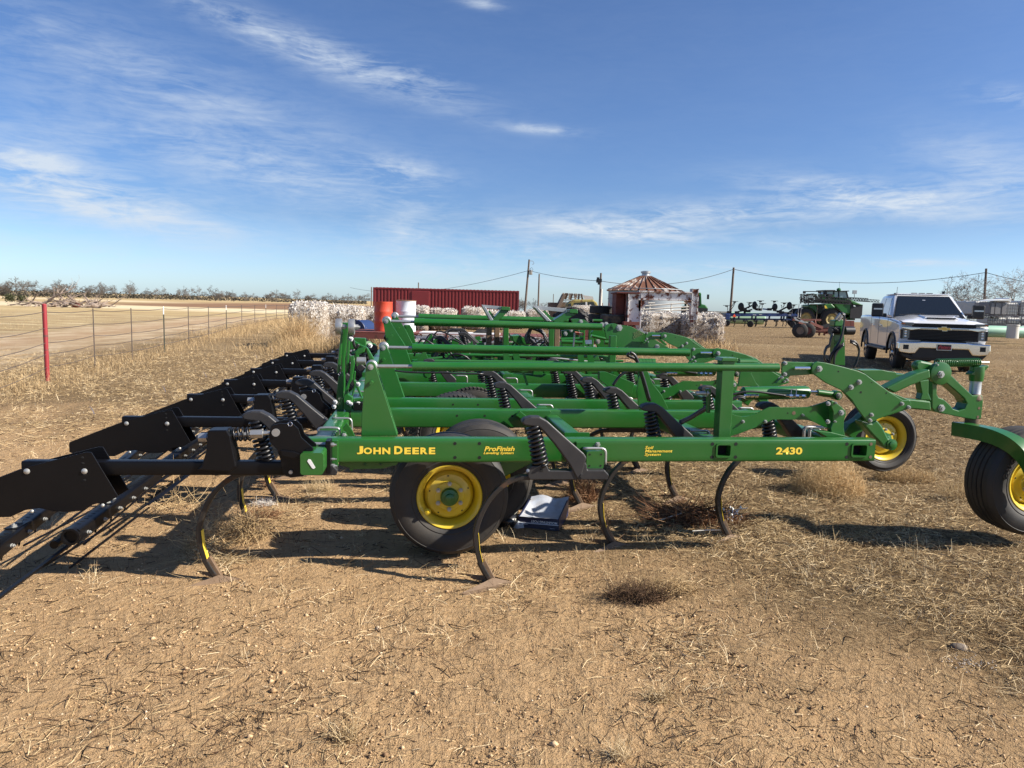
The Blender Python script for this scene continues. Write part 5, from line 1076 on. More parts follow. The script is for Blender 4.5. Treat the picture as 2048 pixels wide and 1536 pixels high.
# ---- grain bin --------------------------------------------------------------------------------------
pbr('bin_steel',(.26,.29,.31),.55,.3,var=.15,vscale=3)
pbr('bin_roof',(.45,.41,.37),.55,.25,var=.15,rust=(.20,.085,.05),rust_amt=.57,rust_scale=1.3)
def grain_bin():
    y=58; cx=at_y(1289,600,y).x; g=H(cx,y); R=(at_y(1365,600,y).x-at_y(1214,600,y).x)/2; ze=at_y(1289,583,y).z-g; zp=at_y(1289,553,y).z-g
    t=thing('grain_bin','round steel grain bin with a rusty ribbed conical roof behind the gooseneck trailer','grain bin',(cx,y,g))
    n=72; zs=[];z=0
    m=MB(); prof=[]; k=0
    while z<ze: prof+=[(z,R*.955),(z+.05,R*.962)]; z+=.1
    prof.append((ze,R*.955)); m.lathe((0,0,0),(0,0,1),prof,n,False).build('bin_wall',MT['bin_steel'],t,smooth=60)
    for k in range(4): MB().lathe((0,0,.8*k+.5),(0,0,1),[(0,R*.967),(.03,R*.972),(.06,R*.967)],n,False).build('ring_seam',MT['bin_steel'],t)
    nr=30; r0=R*.14
    for k in range(nr):
        a,b=2*math.pi*k/nr,2*math.pi*(k+1)/nr
        p=[(R*math.cos(a),R*math.sin(a),ze),(R*math.cos(b),R*math.sin(b),ze),(r0*math.cos(b),r0*math.sin(b),zp),(r0*math.cos(a),r0*math.sin(a),zp)]
        m=MB().add(p+[(q[0],q[1],q[2]-.02) for q in p],[(0,1,2,3),(7,6,5,4),(0,4,5,1),(1,5,6,2),(2,6,7,3),(3,7,4,0)]); m.build('roof_panel',MT['bin_roof'],t)
        m=MB().bar((R*1.01*math.cos(a),R*1.01*math.sin(a),ze+.03),(r0*math.cos(a),r0*math.sin(a),zp+.03),.05,.08); m.build('roof_rib',MT['bin_roof'],t)
    MB().lathe((0,0,zp-.02),(0,0,1),[(0,r0*1.25),(.08,r0*1.1),(.09,R*.105),(.26,R*.10),(.30,R*.13),(.42,R*.13),(.47,R*.07),(.48,.01)],28).build('roof_vent',MT['galvanised'],t,smooth=40)
grain_bin()
# ---- pipe gate, ruined shed, old truck, tractor -----------------------------------------------------
pbr('weathered_wood',(.20,.15,.11),.9,var=.3,vscale=8)
pbr('pipe_white',(.62,.58,.50),.6,var=.1)
def gate():
    y=42; X0,X1=at_y(1283,0,y).x,at_y(1388,0,y).x; cx=(X0+X1)/2; g=H(cx,y); t=thing('pipe_gate','weathered white pipe gate between the bin and the right cotton bale','gate',(cx,y,g))
    for (xa,ya,xb,yb) in ((1286,612,1386,605),(1283,619,1388,613),(1283,624,1388,619),(1283,606,1310,606)):
        a=at_y(xa,ya,y); b=at_y(xb,yb,y); MB().cyl((a.x-cx,0,a.z-g),(b.x-cx,0,b.z-g),.035,8).build('rail',MT['pipe_white'],t)
    for px in (1288,1300,1343,1374): a=at_y(px,606,y); MB().cyl((a.x-cx,.02,-.2),(a.x-cx,.02,a.z-g),.04,8).build('post',MT['pipe_white'],t)
gate()
def shed():
    y=70; cx=at_y(1155,600,y).x; g=H(cx,y); P=lambda px,py:(at_y(px,py,y).x-cx,at_y(px,py,y).z-g)
    t=thing('ruined_shed','collapsed grey wooden shed with torn roof boards behind the old truck','shed',(cx,y,g)); WD=MT['weathered_wood']; r=random.Random(2)
    m=MB().prism([P(1110,622),P(1127,588),P(1132,590),P(1118,622)],0,3); m.build('wall',WD,t)
    for k in range(9):
        f=k/9; a=P(1127+f*40,588+f*2); b=P(1122+f*44,598+f*4); m=MB().bar((a[0],r.uniform(0,.3),a[1]+.1),(b[0]+r.uniform(-.2,.3),r.uniform(.0,.6),b[1]),.18,.04,0,(0,1,0)); m.build('roof_board',WD,t)
    for k in range(7):
        a=P(1124,588+k*3.2); b=P(1172,590+k*3.2+r.uniform(-1,1)); MB().bar((a[0],.4,a[1]),(b[0]-r.uniform(0,.9),.5,b[1]),.05,.16,0,(0,1,0)).build('roof_board',WD,t)
    MB().box(P(1118,0)[0],P(1172,0)[0],.9,3.5,0,P(1150,606)[1]).build('wall',WD,t)
    MB().prism([P(1166,590),P(1186,593),P(1190,606),P(1172,604)],.2,.3).build('tin_sheet',MT['pipe_white'],t)
shed()
pbr('old_yellow',(.30,.24,.07),.7,var=.15,rust=(.16,.07,.04),rust_amt=.42,rust_scale=2)
def old_truck():
    y=46; cx=at_y(1165,600,y).x; g=H(cx,y); P=lambda px,py:(at_y(px,py,y).x-cx,at_y(px,py,y).z-g)
    t=thing('old_truck','derelict old truck with a rusty yellow cab behind the tyres','truck',(cx,y,g)); M=MT['old_yellow']
    cab=[P(1133,626),P(1134,608),P(1142,602),P(1150,599),P(1186,599),P(1194,605),P(1198,616),P(1198,630),P(1133,630)]
    MB().prism(cab,0,1.7).build('cab',M,t,bevel=.08); MB().prism([P(1133,640),P(1133,629),P(1200,629),P(1200,640)],-.1,1.9).build('body',M,t,bevel=.05)
    MB().prism([P(1147,617),P(1148,606),P(1170,604),P(1172,617)],-.012,0.).build('window',MT['dark_glass'],t); MB().prism([P(1176,617),P(1175,604),P(1187,604),P(1193,617)],-.012,0.).build('window',MT['dark_glass'],t); MB().prism([P(1135,617),P(1136,608),P(1142,606),P(1143,617)],-.012,0.).build('window',MT['dark_glass'],t)
    MB().prism([P(1171,617),P(1171,604),P(1174,604),P(1175,617)],-.03,0).build('pillar',MT['white_plain'],t)
    MB().box(P(1198,0)[0],P(1218,0)[0],-.1,1.5,P(0,640)[1],P(1200,612)[1]-.3).build('hood',M,t,bevel=.08)
    for px in (1205,1218): a=P(px,606); MB().cyl((a[0],0,a[1]),(a[0],0,a[1]-.7),.03,6).build('stake',MT['trailer_red'],t)
    MB().box(P(1202,0)[0],P(1219,0)[0],0,.03,P(0,613)[1],P(0,606)[1]).build('stake_panel',MT['pipe_white'],t)
    for xx in (-1.2,1.3): MB().lathe((xx,-.1,.38),(0,1,0),[(0,.2),(.02,.38),(.22,.38),(.24,.2)],20).build('wheel',MT['rubber'],t,smooth=40)
    x,w_=at_y(1162,620,40).x,1.; 
old_truck()
x=at_y(1166,620,40).x; bale(x,40,1.5,1.5,1.5,'small pile of raw white cotton in front of the old truck cab',31,0,'cotton bales left in rows',1200)
def tractor():
    y=62; cx=at_y(1402,600,y).x; g=H(cx,y); P=lambda px,py:(at_y(px,py,y).x-cx,at_y(px,py,y).z-g); GF=MT['green_paint_far']
    t=thing('tractor','green farm tractor half hidden behind the rusty gooseneck post','tractor',(cx,y,g))
    MB().prism([P(1374,592),P(1378,586),P(1402,585),P(1403,589),P(1402,592)],0,1.7).build('cab_roof',GF,t,bevel=.05)
    m=MB()
    for px in (1378,1393,1401): a=P(px,590); b=P(px+1,612); m.bar((a[0],0,a[1]),(b[0],0,b[1]),.09,.09); m.bar((a[0],1.6,a[1]),(b[0],1.6,b[1]),.09,.09)
    m.build('cab_frame',GF,t)
    MB().prism([P(1379,592),P(1400,592),P(1402,611),P(1380,611)],.05,1.55).build('window',MT['dark_glass'],t)
    MB().prism([P(1372,612),P(1400,607),P(1412,610),P(1417,616),P(1416,622),P(1372,624)],.1,1.5).build('hood',GF,t,bevel=.08)
    MB().prism([P(1396,615),P(1416,617),P(1415,624),P(1396,625)],.0,.1).build('grille',MT['black_plastic'],t)
    MB().cyl((P(1402,0)[0],-.4,P(0,588)[1]),(P(1412,0)[0],-.8,P(0,587)[1]),.02,6).build('mirror_arm',MT['black_plastic'],t); a=P(1411,594); MB().box(a[0]-.09,a[0]+.09,-.85,-.78,a[1]-.2,a[1]+.2).build('mirror',MT['black_plastic'],t)
    for xx,R in ((-.9,.85),(1.0,.55)):
        for yy in (-.4,1.6): o=MB().lathe((xx,yy,R),(0,1,0),[(0,R*.55),(.03,R),(.4,R),(.43,R*.55)],28).build('tyre',MT['rubber'],t,smooth=40); MB().lathe((xx,yy-.01,R),(0,1,0),[(0,R*.5),(.05,R*.2)],20).build('rim',MT['yellow_paint'],o)
tractor()
# ---- utility poles and wires ------------------------------------------------------------------------
pbr('pole_wood',(.13,.10,.08),.9,var=.2); pbr('wire_dark',(.05,.05,.05),.5)
def pole(px0,py0,px1,y,label,r=.13,extras=None):
    a=at_y(px0,py0,y); b=at_y(px1,620,y); g=H(b.x,y)-.2; t=thing('utility_pole',label,'utility pole',(b.x,y,g),0,'wooden utility poles')
    MB().cyl((0,0,0),(a.x-b.x,0,a.z-g),r,10,r*.72).build('pole',MT['pole_wood'],t,smooth=40)
    if extras: extras(t,a,b,g)
    return a
def tr(t,a,b,g):
    P=lambda px,py:(at_y(px,py,110).x-b.x,at_y(px,py,110).z-g)
    p=P(1061.5,545); MB().lathe((p[0],-.2,p[1]-.35),(0,0,1),[(0,.22),(.05,.25),(.65,.25),(.72,.15),(.78,.05)],16).build('transformer',MT['galvanised'],t,smooth=40)
    p=P(1062,537); MB().tube([(p[0]-.3,0,p[1]-.2),(p[0]+.1,-.1,p[1]+.15),(p[0]+.3,-.1,p[1]-.1),(p[0]+.1,-.1,p[1]-.9)],.03,5).build('riser_wire',MT['wire_dark'],t)
    p=P(1066,525); MB().tube([(p[0]-.5,0,p[1]+.25),(p[0],0,p[1]+.2),(p[0]+.15,0,p[1]-.1),(p[0],0,p[1]-.35),(p[0]-.1,0,p[1]-.2)],.035,5).build('cutout_fuse',MT['galvanised'],t)
A1=pole(1058.5,519,1049,110,'leaning utility pole with a grey transformer right of the container',.19,tr)
A2=pole(1078.5,548,1076,110,'short straight utility pole just right of the transformer pole',.15)
def sp_(t,a,b,g):
    P=lambda px,py:(at_y(px,py,78).x-b.x,at_y(px,py,78).z-g)
    m=MB()
    for px,py in ((1196,558),(1201,561),(1198,566),(1195,562)): p=P(px,py); m.box(p[0]-.14,p[0]+.14,-.2,.1,p[1]-.18,p[1]+.18)
    m.build('meter_box',MT['black_plastic'],t,bevel=.03); p=P(1203,578); q=P(1201,612); MB().cyl((p[0],-.15,p[1]),(q[0],-.15,q[1]),.09,8,.14).build('conduit',MT['pipe_white'],t)
A3=pole(1202,546,1199,78,'dark utility pole with a cluster of boxes left of the grain bin',.14,sp_)
A4=pole(1467.5,535,1460.5,85,'plain utility pole behind the left end of the blue implement',.16)
A5=pole(1972.5,537,1969,75,'plain utility pole behind the white pickup truck, far right',.15)
def wire(p0,p1,sag,name='overhead_wire',label=None,r=.028):
    pts=[Vector(p0).lerp(Vector(p1),k/16)-Vector((0,0,sag*4*(k/16)*(1-k/16))) for k in range(17)]
    o=MB().tube([tuple(p-pts[0]) for p in pts],r,4).build(name,MT['wire_dark']); o.location=pts[0]; return tag(o,label,'wire','overhead wires')
T=lambda a,dz=.15: (a.x,a.y,a.z-dz)
wire((A1.x,110,at_y(1060,541,110).z),(A3.x,78,at_y(1202,562,78).z),.25,label='overhead wire from the transformer pole to the boxed pole left of the grain bin')
wire((A3.x,78,at_y(1202,562,78).z),T(A4,.2),1.0,label='overhead wire passing behind the grain bin to the pole beyond it')
wire(T(A4,.2),(A5.x,75,at_y(1972,545,75).z),1.35,label='long sagging overhead wire above the sprayer and pickup')
e=at_y(2250,580,66); wire((A5.x,75,at_y(1972,545,75).z),e,.5,label='overhead wire leaving the frame at the far right')
e=at_y(700,575,190); wire((A1.x,110,at_y(1058,541,110).z),e,2.2,r=.03,label='thin overhead wire running off left from the transformer pole')
for px,py,lb in ((743,574,'thin metal post left of the red container'),(775,576,'thin metal post rising behind the left part of the container'),(837,565,'thin dark pole rising behind the middle of the container'),(1107,588,'thin pole in the trees left of the old truck')):
    a=at_y(px,py,75 if px<1000 else 110); g=H(a.x,a.y); o=MB().cyl((0,0,0),(0,0,a.z-g),.06,6).build('metal_pole',MT['pole_wood']); o.location=(a.x,a.y,g); tag(o,lb,'pole')
# ---- trees ------------------------------------------------------------------------------------------
pbr('bark_far',(.115,.095,.078),.95); pbr('bark_pale',(.24,.20,.17),.95); pbr('scrub_dark',(.026,.024,.017),.95,var=.4)
def tree_mesh(seed,hgt_=5.,spread=1.,levels=6,twig=.02,up=.45,mult=3,trunks=1,drop=.02):
    r=random.Random(seed); V=[];F=[];TV=[];TF=[]
    def seg(a,b,ra,rb,first):
        vs,fs=(TV,TF) if first else (V,F); o=len(vs); d=(b-a).normalized(); x=Vector((.3,.9,.2)).cross(d).normalized(); y=d.cross(x)
        for p,q in ((a,ra),(b,rb)):
            for k in range(3): t=2.094*k; vs.append(tuple(p+x*q*math.cos(t)+y*q*math.sin(t)))
        for k in range(3): fs.append((o+k,o+(k+1)%3,o+3+(k+1)%3,o+3+k))
    def grow(p,d,ln,rr,lv):
        if lv==0: return
        n=2; q=p
        for _ in range(n):
            d=(d+Vector((r.gauss(0,.22),r.gauss(0,.22),r.gauss(0,.16)-drop))).normalized(); e=q+d*(ln/n); seg(q,e,max(rr,twig),max(rr*.82,twig*.8),lv>=levels); q=e; rr*=.82
        for k in range(mult if lv>1 else 2):
            nd=(d+Vector((r.gauss(0,.62)*spread,r.gauss(0,.62)*spread,r.gauss(.06,.34)+up*.15))).normalized(); grow(q,nd,ln*r.uniform(.62,.86),rr*.66,lv-1)
        if lv>2 and r.random()<.7: grow(p+(q-p)*.6,(d+Vector((r.gauss(0,.8),r.gauss(0,.8),.1))).normalized(),ln*.6,rr*.5,lv-2)
    for k in range(trunks):
        grow(Vector((0,0,-.2)),Vector((r.gauss(0,.35 if trunks>1 else .12),r.gauss(0,.3),1)).normalized(),hgt_*.30,hgt_*.026,levels)
    return V,F,TV,TF
def mesh_of(name,V,F,mat):
    me=bpy.data.meshes.new(name); me.from_pydata(V,[],F); me.materials.append(mat); return me
FAR=[]
for k in range(6):
    V,F,TV,TF=tree_mesh(40+k,5.2,1.25,6,.022,.3,3,trunks=(1,2,1,3,2,1)[k]); FAR.append((mesh_of('crown',V,F,MT['bark_far']),mesh_of('trunk',TV,TF,MT['bark_far'])))
def put_tree(k,x,y,s,rz,label,group,name='mesquite_tree',src=None):
    c,t_=(src or FAR)[k]; t=thing(name,label,'tree',(x,y,H(x,y)),rz,group); t.scale=(s*1.0,s,s)
    for nm,me in (('crown',c),('trunk',t_)): o=bpy.data.objects.new(nm,me); C.objects.link(o); o.parent=t
    return t
rt=random.Random(9)
def line_y(px): return 210+px*.12 if px<640 else 300
ORD=['first','second','third','fourth','fifth','sixth','seventh','eighth','ninth','tenth']+['%s'%w for w in ('eleventh','twelfth','thirteenth','fourteenth','fifteenth','sixteenth','seventeenth','eighteenth','nineteenth','twentieth')]
ORD+=['twenty-'+o for o in ORD[:9]]+['thirtieth']+['thirty-'+o for o in ORD[:9]]+['fortieth']+['forty-'+o for o in ORD[:9]]+['fiftieth']+['fifty-'+o for o in ORD[:9]]
px=-40; i=0
WORDS=['wide crowned','twiggy','thin','low spreading','dense','tall','crooked','round topped']
while px<740:
    y=line_y(px)+rt.uniform(-14,14); x=at_y(px,600,y).x; s=(1.08 if px<300 else .9)*rt.uniform(.75,1.2)
    put_tree(rt.randrange(6),x,y,s,rt.uniform(0,6),'%s leafless mesquite, %s tree from the left end of the far tree line'%('tall' if s>1.12 else 'low' if s<.85 else 'middling',ORD[i]),'mesquite trees along the far field edge'); px+=rt.uniform(9,26); i+=1
for i,(px,s) in enumerate(((1038,1.),(1052,.8),(1066,.9),(1092,1.),(1102,.8),(1118,.9),(1130,1.))):
    y=210+rt.uniform(-8,8); x=at_y(px,600,y).x; put_tree(rt.randrange(6),x,y,s*.9,rt.uniform(0,6),'leafless tree, %s from the container in the far patch behind the utility poles'%ORD[i],'bare trees behind the utility poles')
# dense low scrub under the tree line
n=16000; X=RNG.uniform(0,1,n); px_=X*790-60; yy=222+px_*.13+RNG.uniform(-18,30,n); xx=(px_-1024)/F_PX*yy; k=RNG.random(n)<.35+.65*vnoise(xx,yy*0,.09); xx,yy=xx[k],yy[k]; n=len(xx)
cz=hgt(xx,yy)+RNG.random(n)**1.4*(1.0+1.4*vnoise(xx,yy*0+3,.13)); s=RNG.uniform(.10,.34,n)[:,None,None]
A=np.stack([xx,yy,cz],1)[:,None]+RNG.normal(0,1,(n,3,3))*s
np_mesh('far_scrub',A.reshape(-1,3),np.arange(n*3).reshape(-1,3),MT['scrub_dark'],'stuff')
# two bare trees on the right
NEARB=[]
for k,(hh,tw) in enumerate(((6.2,.010),(7.,.010))):
    V,F,TV,TF=tree_mesh(91+k,hh,1.25,7,tw,.5,3,trunks=2+k); NEARB.append((mesh_of('crown',V,F,MT['bark_pale']),mesh_of('trunk',TV,TF,MT['bark_pale'])))
x=at_y(1908,600,70).x; put_tree(0,x,70,.92,1.0,'leafless pale tree rising behind the pickup cab',None,'bare_tree',NEARB)
x=at_y(2022,600,62).x; put_tree(1,x,62,.84,2.,'leafless pale tree rising behind the white totes at the right edge',None,'bare_tree',NEARB)
# ---- brush pile -------------------------------------------------------------------------------------
pbr('dead_wood',(.26,.20,.16),.9,var=.35,vscale=2)
def brush():
    y=95; cx=at_y(125,600,y).x; g=H(cx,y); t=thing('brush_pile','pile of uprooted dead grey tree limbs in the left field','brush pile',(cx,y,g)); r=random.Random(4)
    def limb(x,y_,z,yaw,pit,ln,rr,name='limb'):
        p=Vector((x,y_,z)); pts=[tuple(p)]; rs=[rr]
        for k in range(5):
            p=p+Vector((math.cos(yaw)*math.cos(pit),math.sin(yaw)*math.cos(pit),math.sin(pit)))*ln/5; pts.append(tuple(p)); rs.append(rr*(1-.15*(k+1))); yaw+=r.gauss(0,.25); pit+=r.gauss(0,.18)
        m=MB().tube(pts,rr,6,radii=rs)
        for k in (2,3,4,5):
            q=Vector(pts[k]); yw=yaw+r.choice((-1,1))*r.uniform(.5,1.2); pt=pit+r.uniform(-.2,.9); e=q+Vector((math.cos(yw)*math.cos(pt),math.sin(yw),math.sin(pt)))*ln*.25; m.cyl(q,e,rs[k]*.5,5,rs[k]*.15)
            e2=e+Vector((r.gauss(0,.5),r.gauss(0,.5),r.gauss(.2,.4)))*ln*.12; m.cyl(e,e2,rs[k]*.2,4,.01)
        m.build(name,MT['dead_wood'],t)
    for k in range(58): limb(r.uniform(-3,5.8),r.uniform(-2,2),r.uniform(0,.55),r.uniform(0,6.28),r.uniform(-.1,.55),r.uniform(1.4,3.6),r.uniform(.06,.2))
    limb(-2.9,0,.3,.1,.42,5.0,.20,'leaning_trunk'); limb(-5.5,0,.2,.05,.12,4.,.14); limb(-7,0,.1,.0,.15,3.,.1); limb(-6,1,.1,3.,.2,2.5,.1)
    for x_,rr in ((2.6,.55),(4.8,.5),(1.2,.45),(-.3,.4)): MB().ball((x_,-1.3,.35),rr,9,6,(1,.6,.7)).build('root_ball',MT['trailer_red'] if x_==2.6 else MT['dead_wood'],t)
brush()
for px,py,s in ((20,585,1.),(43,585,.8)):
    y=120; x=at_y(px,600,y).x; n=420; P_=RNG.normal(0,.42,(n,3))*s*np.array([1,1,.7])+np.array([0,0,.8*s]); A=P_[:,None]+RNG.normal(0,.13,(n,3,3)); 
    pbr('bush_green',(.06,.065,.025),.9,var=.3); o=np_mesh('green_bush',A.reshape(-1,3),np.arange(n*3).reshape(-1,3),MT['bush_green'],None); o.location=(x,y,H(x,y)); tag(o,('rounded dark green bush at the far left edge of the field' if px==20 else 'smaller dark green bush right of another, left of the brush pile'),'bush')
# ---- wire fence -------------------------------------------------------------------------------------
pbr('post_red',(.27,.025,.03),.55,var=.1,rust=(.20,.08,.05),rust_amt=.2,rust_scale=6); pbr('t_green',(.05,.055,.04),.7); pbr('fence_wire',(.11,.085,.07),.6,.4)
def fence():
    base=[(-40,820,9.6),(95,762,13.6),(190,730,16.7),(265,718,18.6),(329,704,21.6),(378,690,25.5),(418,680,29),(453,664,35.5),(484,655,41),(510,652,46),(532,648,52),(553,645,57),(570,642,62),(586,640,66)]
    pts=[]
    for px,py,y in base: x=at_y(px,py,y).x; pts.append((x,y,H(x,y)))
    o0=pts[1]; t=thing('wire_fence','barbed wire fence with a red pipe post and white-topped steel posts beside the dirt road','fence',o0)
    hs=1.36
    kinds={1:'red',4:'t',7:'t',10:'t'}
    rel=lambda p,z=0:(p[0]-o0[0],p[1]-o0[1],p[2]-o0[2]+z)
    for i,p in enumerate(pts):
        k=kinds.get(i)
        if k=='red':
            o=MB().cyl(rel(p,-.1),rel((p[0],p[1],p[2]),1.47),.040,18).build('pipe_post',MT['post_red'],t,smooth=40); MB().lathe(rel(p,1.47),(0,0,1),[(0,.040),(.015,.03),(.02,.001)],16).build('post_cap',MT['post_red'],o)
            for z in (.6,.86,.88): MB().lathe(rel(p,z),(0,0,1),[(0,.043),(.012,.043)],14,False).build('wire_wrap',MT['fence_wire'],o)
        elif k=='t':
            m=MB().bar(rel(p,-.1),rel(p,hs-.2),.04,.012); m.bar(rel((p[0],p[1]+.012,p[2]),-.1),rel((p[0],p[1]+.012,p[2]),hs-.2),.010,.03); o=m.build('steel_post',MT['t_green'],t); MB().bar(rel(p,hs-.2),rel(p,hs+.04),.042,.014).build('white_top',MT['white_plain'],o)
        else: MB().cyl(rel(p,.02),rel(p,hs+.02),.009+.0002*p[1],5).build('wire_stay',MT['fence_wire'],t)
    for z in (1.33,1.02,.74,.52,.27):
        tu=[rel(p,z+.0) for p in pts]; path=[]
        for a,b in zip(tu[:-1],tu[1:]):
            for q in range(4): v=Vector(a).lerp(Vector(b),q/4); v.z-=.03*math.sin(q/4*math.pi); path.append(tuple(v))
        path.append(tu[-1]); MB().tube(path,.0035,4,radii=[.003+.00022*(p[1]+o0[1]) for p in path]).build('barbed_wire',MT['fence_wire'],t)
fence()
# tall dry weeds along the fence and round the bales
def weeds(name,n,fx,fy,lo,hi,w0,tint=(2.2,1.8),pit=(1.25,.25),mat='weed',curl=.5):
    t=RNG.random(n); x=fx(t); y=fy(t); k=RNG.random(n)<(.25+.75*vnoise(x,y,.8)); x,y=x[k],y[k]; n=len(x); r=np.hypot(x,y)
    ribbons(name,x,y,hgt(x,y)-.01,RNG.uniform(0,6.28,n),RNG.normal(pit[0],pit[1],n).clip(.1,1.57),RNG.uniform(lo,hi,n)*(.5+.5*vnoise(x,y,.7)*1.4),RNG.uniform(.7,1.3,n)*w0*(1+.04*r),RNG.normal(curl,.35,n),MT[mat],np.clip(RNG.beta(*tint,n),0,1),seg=3,wob=.25)
fxl=lambda t,o=0,s=.5: np.interp(t,[0,.12,.3,.5,.7,1],[-8.6,-9.1,-10.6,-14.,-16.8,-19.8])+RNG.normal(o,s,len(t))
fyl=lambda t,s=.6: np.interp(t,[0,.12,.3,.5,.7,1],[10.5,13.6,21.6,34,46,62])+RNG.normal(0,s,len(t))
weeds('fence_weeds',15000,lambda t:fxl(t,.1,.55),fyl,.12,.45,.0022,(1.7,2.2))
weeds('fence_weeds_tall',9000,lambda t:fxl(.45+.55*t,.5,.9),lambda t:fyl(.45+.55*t,1.),.25,.6,.003,(1.7,2.4))
gx=lambda a,b,y0,y1:(lambda t:at_y(a,650,1.).x*0+((a+(b-a)*t)-1024)/F_PX*(y0+(y1-y0)*0.5)+RNG.normal(0,.25,len(t)))
weeds('bale_weeds',9000,lambda t:(585+t*170-1024)/F_PX*23.5+RNG.normal(0,.3,len(t)),lambda t:22.8+RNG.normal(0,1.0,len(t)),.25,.75,.004,(1.7,2.4))
weeds('bale_weeds_edge',4000,lambda t:(520+t*80-1024)/F_PX*25+RNG.normal(0,.4,len(t)),lambda t:25.5+RNG.normal(0,1.3,len(t)),.15,.5,.004,(2.4,1.8))
weeds('bale_weeds_left',3500,lambda t:(572+t*36-1024)/F_PX*25+RNG.normal(0,.2,len(t)),lambda t:25+RNG.normal(0,.5,len(t)),.6,1.3,.005,(2.6,1.6))
weeds('bale_weeds_right',3000,lambda t:(1290+t*175-1024)/F_PX*25+RNG.normal(0,.2,len(t)),lambda t:25.4+RNG.normal(0,.5,len(t)),.2,.7,.004,(2.4,1.8))
# ================================================================== PICKUP TRUCK
def px_prism(m,poly,x0,x1):          # poly of (y,z) extruded along x
    n=len(poly); return m.add([(x0,y,z) for y,z in poly]+[(x1,y,z) for y,z in poly],[tuple(range(n-1,-1,-1)),tuple(range(n,2*n))]+[(i,(i+1)%n,(i+1)%n+n,i+n) for i in range(n)])
pbr('lamp_glass',(.10,.11,.12),.08,.3,1.); pbr('lamp_bright',(.75,.75,.72),.15,.6,1.); pbr('gold',(.75,.50,.12),.35,.5); pbr('plate_red',(.55,.06,.07),.5); pbr('alloy',(.55,.56,.58),.25,.9); pbr('side_glass',(.02,.025,.035),.02,0,1.,spec=1.); pbr('amber',(.45,.12,.02),.3,0,.5)
pbr('white_car',(.80,.80,.80),.16,0,1.,coatr=.03)
def pickup():
    lx,ly=10.98,18.15; g=.29; t=thing('pickup_truck','white crew cab pickup truck with chrome bumper parked facing the camera at the right','pickup truck',(lx,ly,H(lx,ly)),rad(-17)); Wc,BP,CR=MT['white_car'],MT['black_plastic'],MT['chrome']
    R=.43; fy,ry=1.02,5.05
    def archpts(cy,r,a0=172,a1=8): return [(cy-r*math.cos(rad(180-a)) if False else cy+r*math.cos(rad(a)),.44+r*math.sin(rad(a))) for a in np.linspace(a0,a1,13)]
    prof=[(.30,.66)]+archpts(fy,.53)+[(1.62,.52),(4.45,.52)]+archpts(ry,.53)+[(6.10,.70),(6.22,.80),(6.22,1.44),(4.30,1.46),(4.22,1.42),(1.75,1.37),(.75,1.32),(.22,1.26),(.12,1.15),(.12,.86)]
    m=MB(); px_prism(m,prof,-1.0,1.0); b=m.build('body',Wc,t,bevel=.07,seg=4,smooth=40)
    m=MB(); px_prism(m,[(y,z) for y,z in prof if .0<z],-.93,.93); 
    # hood with raised centre and scoop
    m=MB(); N=9; secs=[]
    for y,z,dz in ((.13,1.235,.0),(.20,1.30,.02),(.5,1.345,.045),(1.0,1.385,.06),(1.45,1.41,.065),(1.70,1.42,.06)):
        secs.append([(x,y,z+dz*c) for x,c in ((-.93,-.9),(-.80,.0),(-.62,.3),(-.50,.95),(-.42,1.),(0,.9),(.42,1.),(.50,.95),(.62,.3),(.80,0),(.93,-.9))])
    k=len(secs[0]); vs=[p for s in secs for p in s]; m.add(vs,[(i*k+j,i*k+j+1,(i+1)*k+j+1,(i+1)*k+j) for i in range(len(secs)-1) for j in range(k-1)]); m.build('hood',Wc,t,smooth=35)
    m=MB(); m.add([(-.40,.42,1.375),(.40,.42,1.375),(.44,.95,1.455),(-.44,.95,1.455),(-.36,.45,1.425),(.36,.45,1.425),(.40,.9,1.475),(-.40,.9,1.475)],[(0,1,5,4),(1,2,6,5),(2,3,7,6),(3,0,4,7),(4,5,6,7)]); m.build('hood_scoop',Wc,t,bevel=.01)
    MB().box(-.33,.33,.395,.44,1.385,1.415).build('scoop_vent',BP,t,bevel=.006)
    # cab
    wb,wt=.955,.76; cabv=[(-wb,1.62,1.38),(wb,1.62,1.38),(wb,4.25,1.42),(-wb,4.25,1.42),(-wt,2.52,2.03),(wt,2.52,2.03),(wt,3.95,2.05),(-wt,3.95,2.05)]
    MB().add(cabv,[(0,3,2,1),(4,5,6,7),(0,1,5,4),(1,2,6,5),(2,3,7,6),(3,0,4,7)]).build('cab',Wc,t,bevel=.09,seg=4,smooth=60)
    m=MB().box(-.70,.70,2.55,3.85,2.05,2.085); m.build('roof_skin',Wc,t,bevel=.03)
    def facequad(a,b,c,d,f0,f1,g0,g1,off):   # sub-quad on bilinear face
        A,B,Cc,D=map(Vector,(a,b,c,d)); P=lambda s,q:(A.lerp(B,s)).lerp(D.lerp(Cc,s),q); n=(B-A).cross(D-A).normalized()*off
        return [tuple(P(f0[0],g0)+n),tuple(P(f1[0],g0)+n),tuple(P(f1[1],g1)+n),tuple(P(f0[1],g1)+n)]
    def pane(q,mat,name,par=t,th=.012): 
        A=[Vector(v) for v in q]; n=(A[1]-A[0]).cross(A[3]-A[0]).normalized(); m=MB().add([tuple(v) for v in A]+[tuple(v-n*th) for v in A],[(0,1,2,3),(7,6,5,4),(0,4,5,1),(1,5,6,2),(2,6,7,3),(3,7,4,0)]); return m.build(name,mat,par)
    fr=(cabv[0],cabv[1],cabv[5],cabv[4]); q=facequad(*fr,(.055,.085),(.945,.915),.06,.93,.012); ws=pane(q,MT['dark_glass'],'windshield')
    pane(facequad(*fr,(.03,.07),(.97,.93),.02,.97,.004),BP,'windshield_seal')
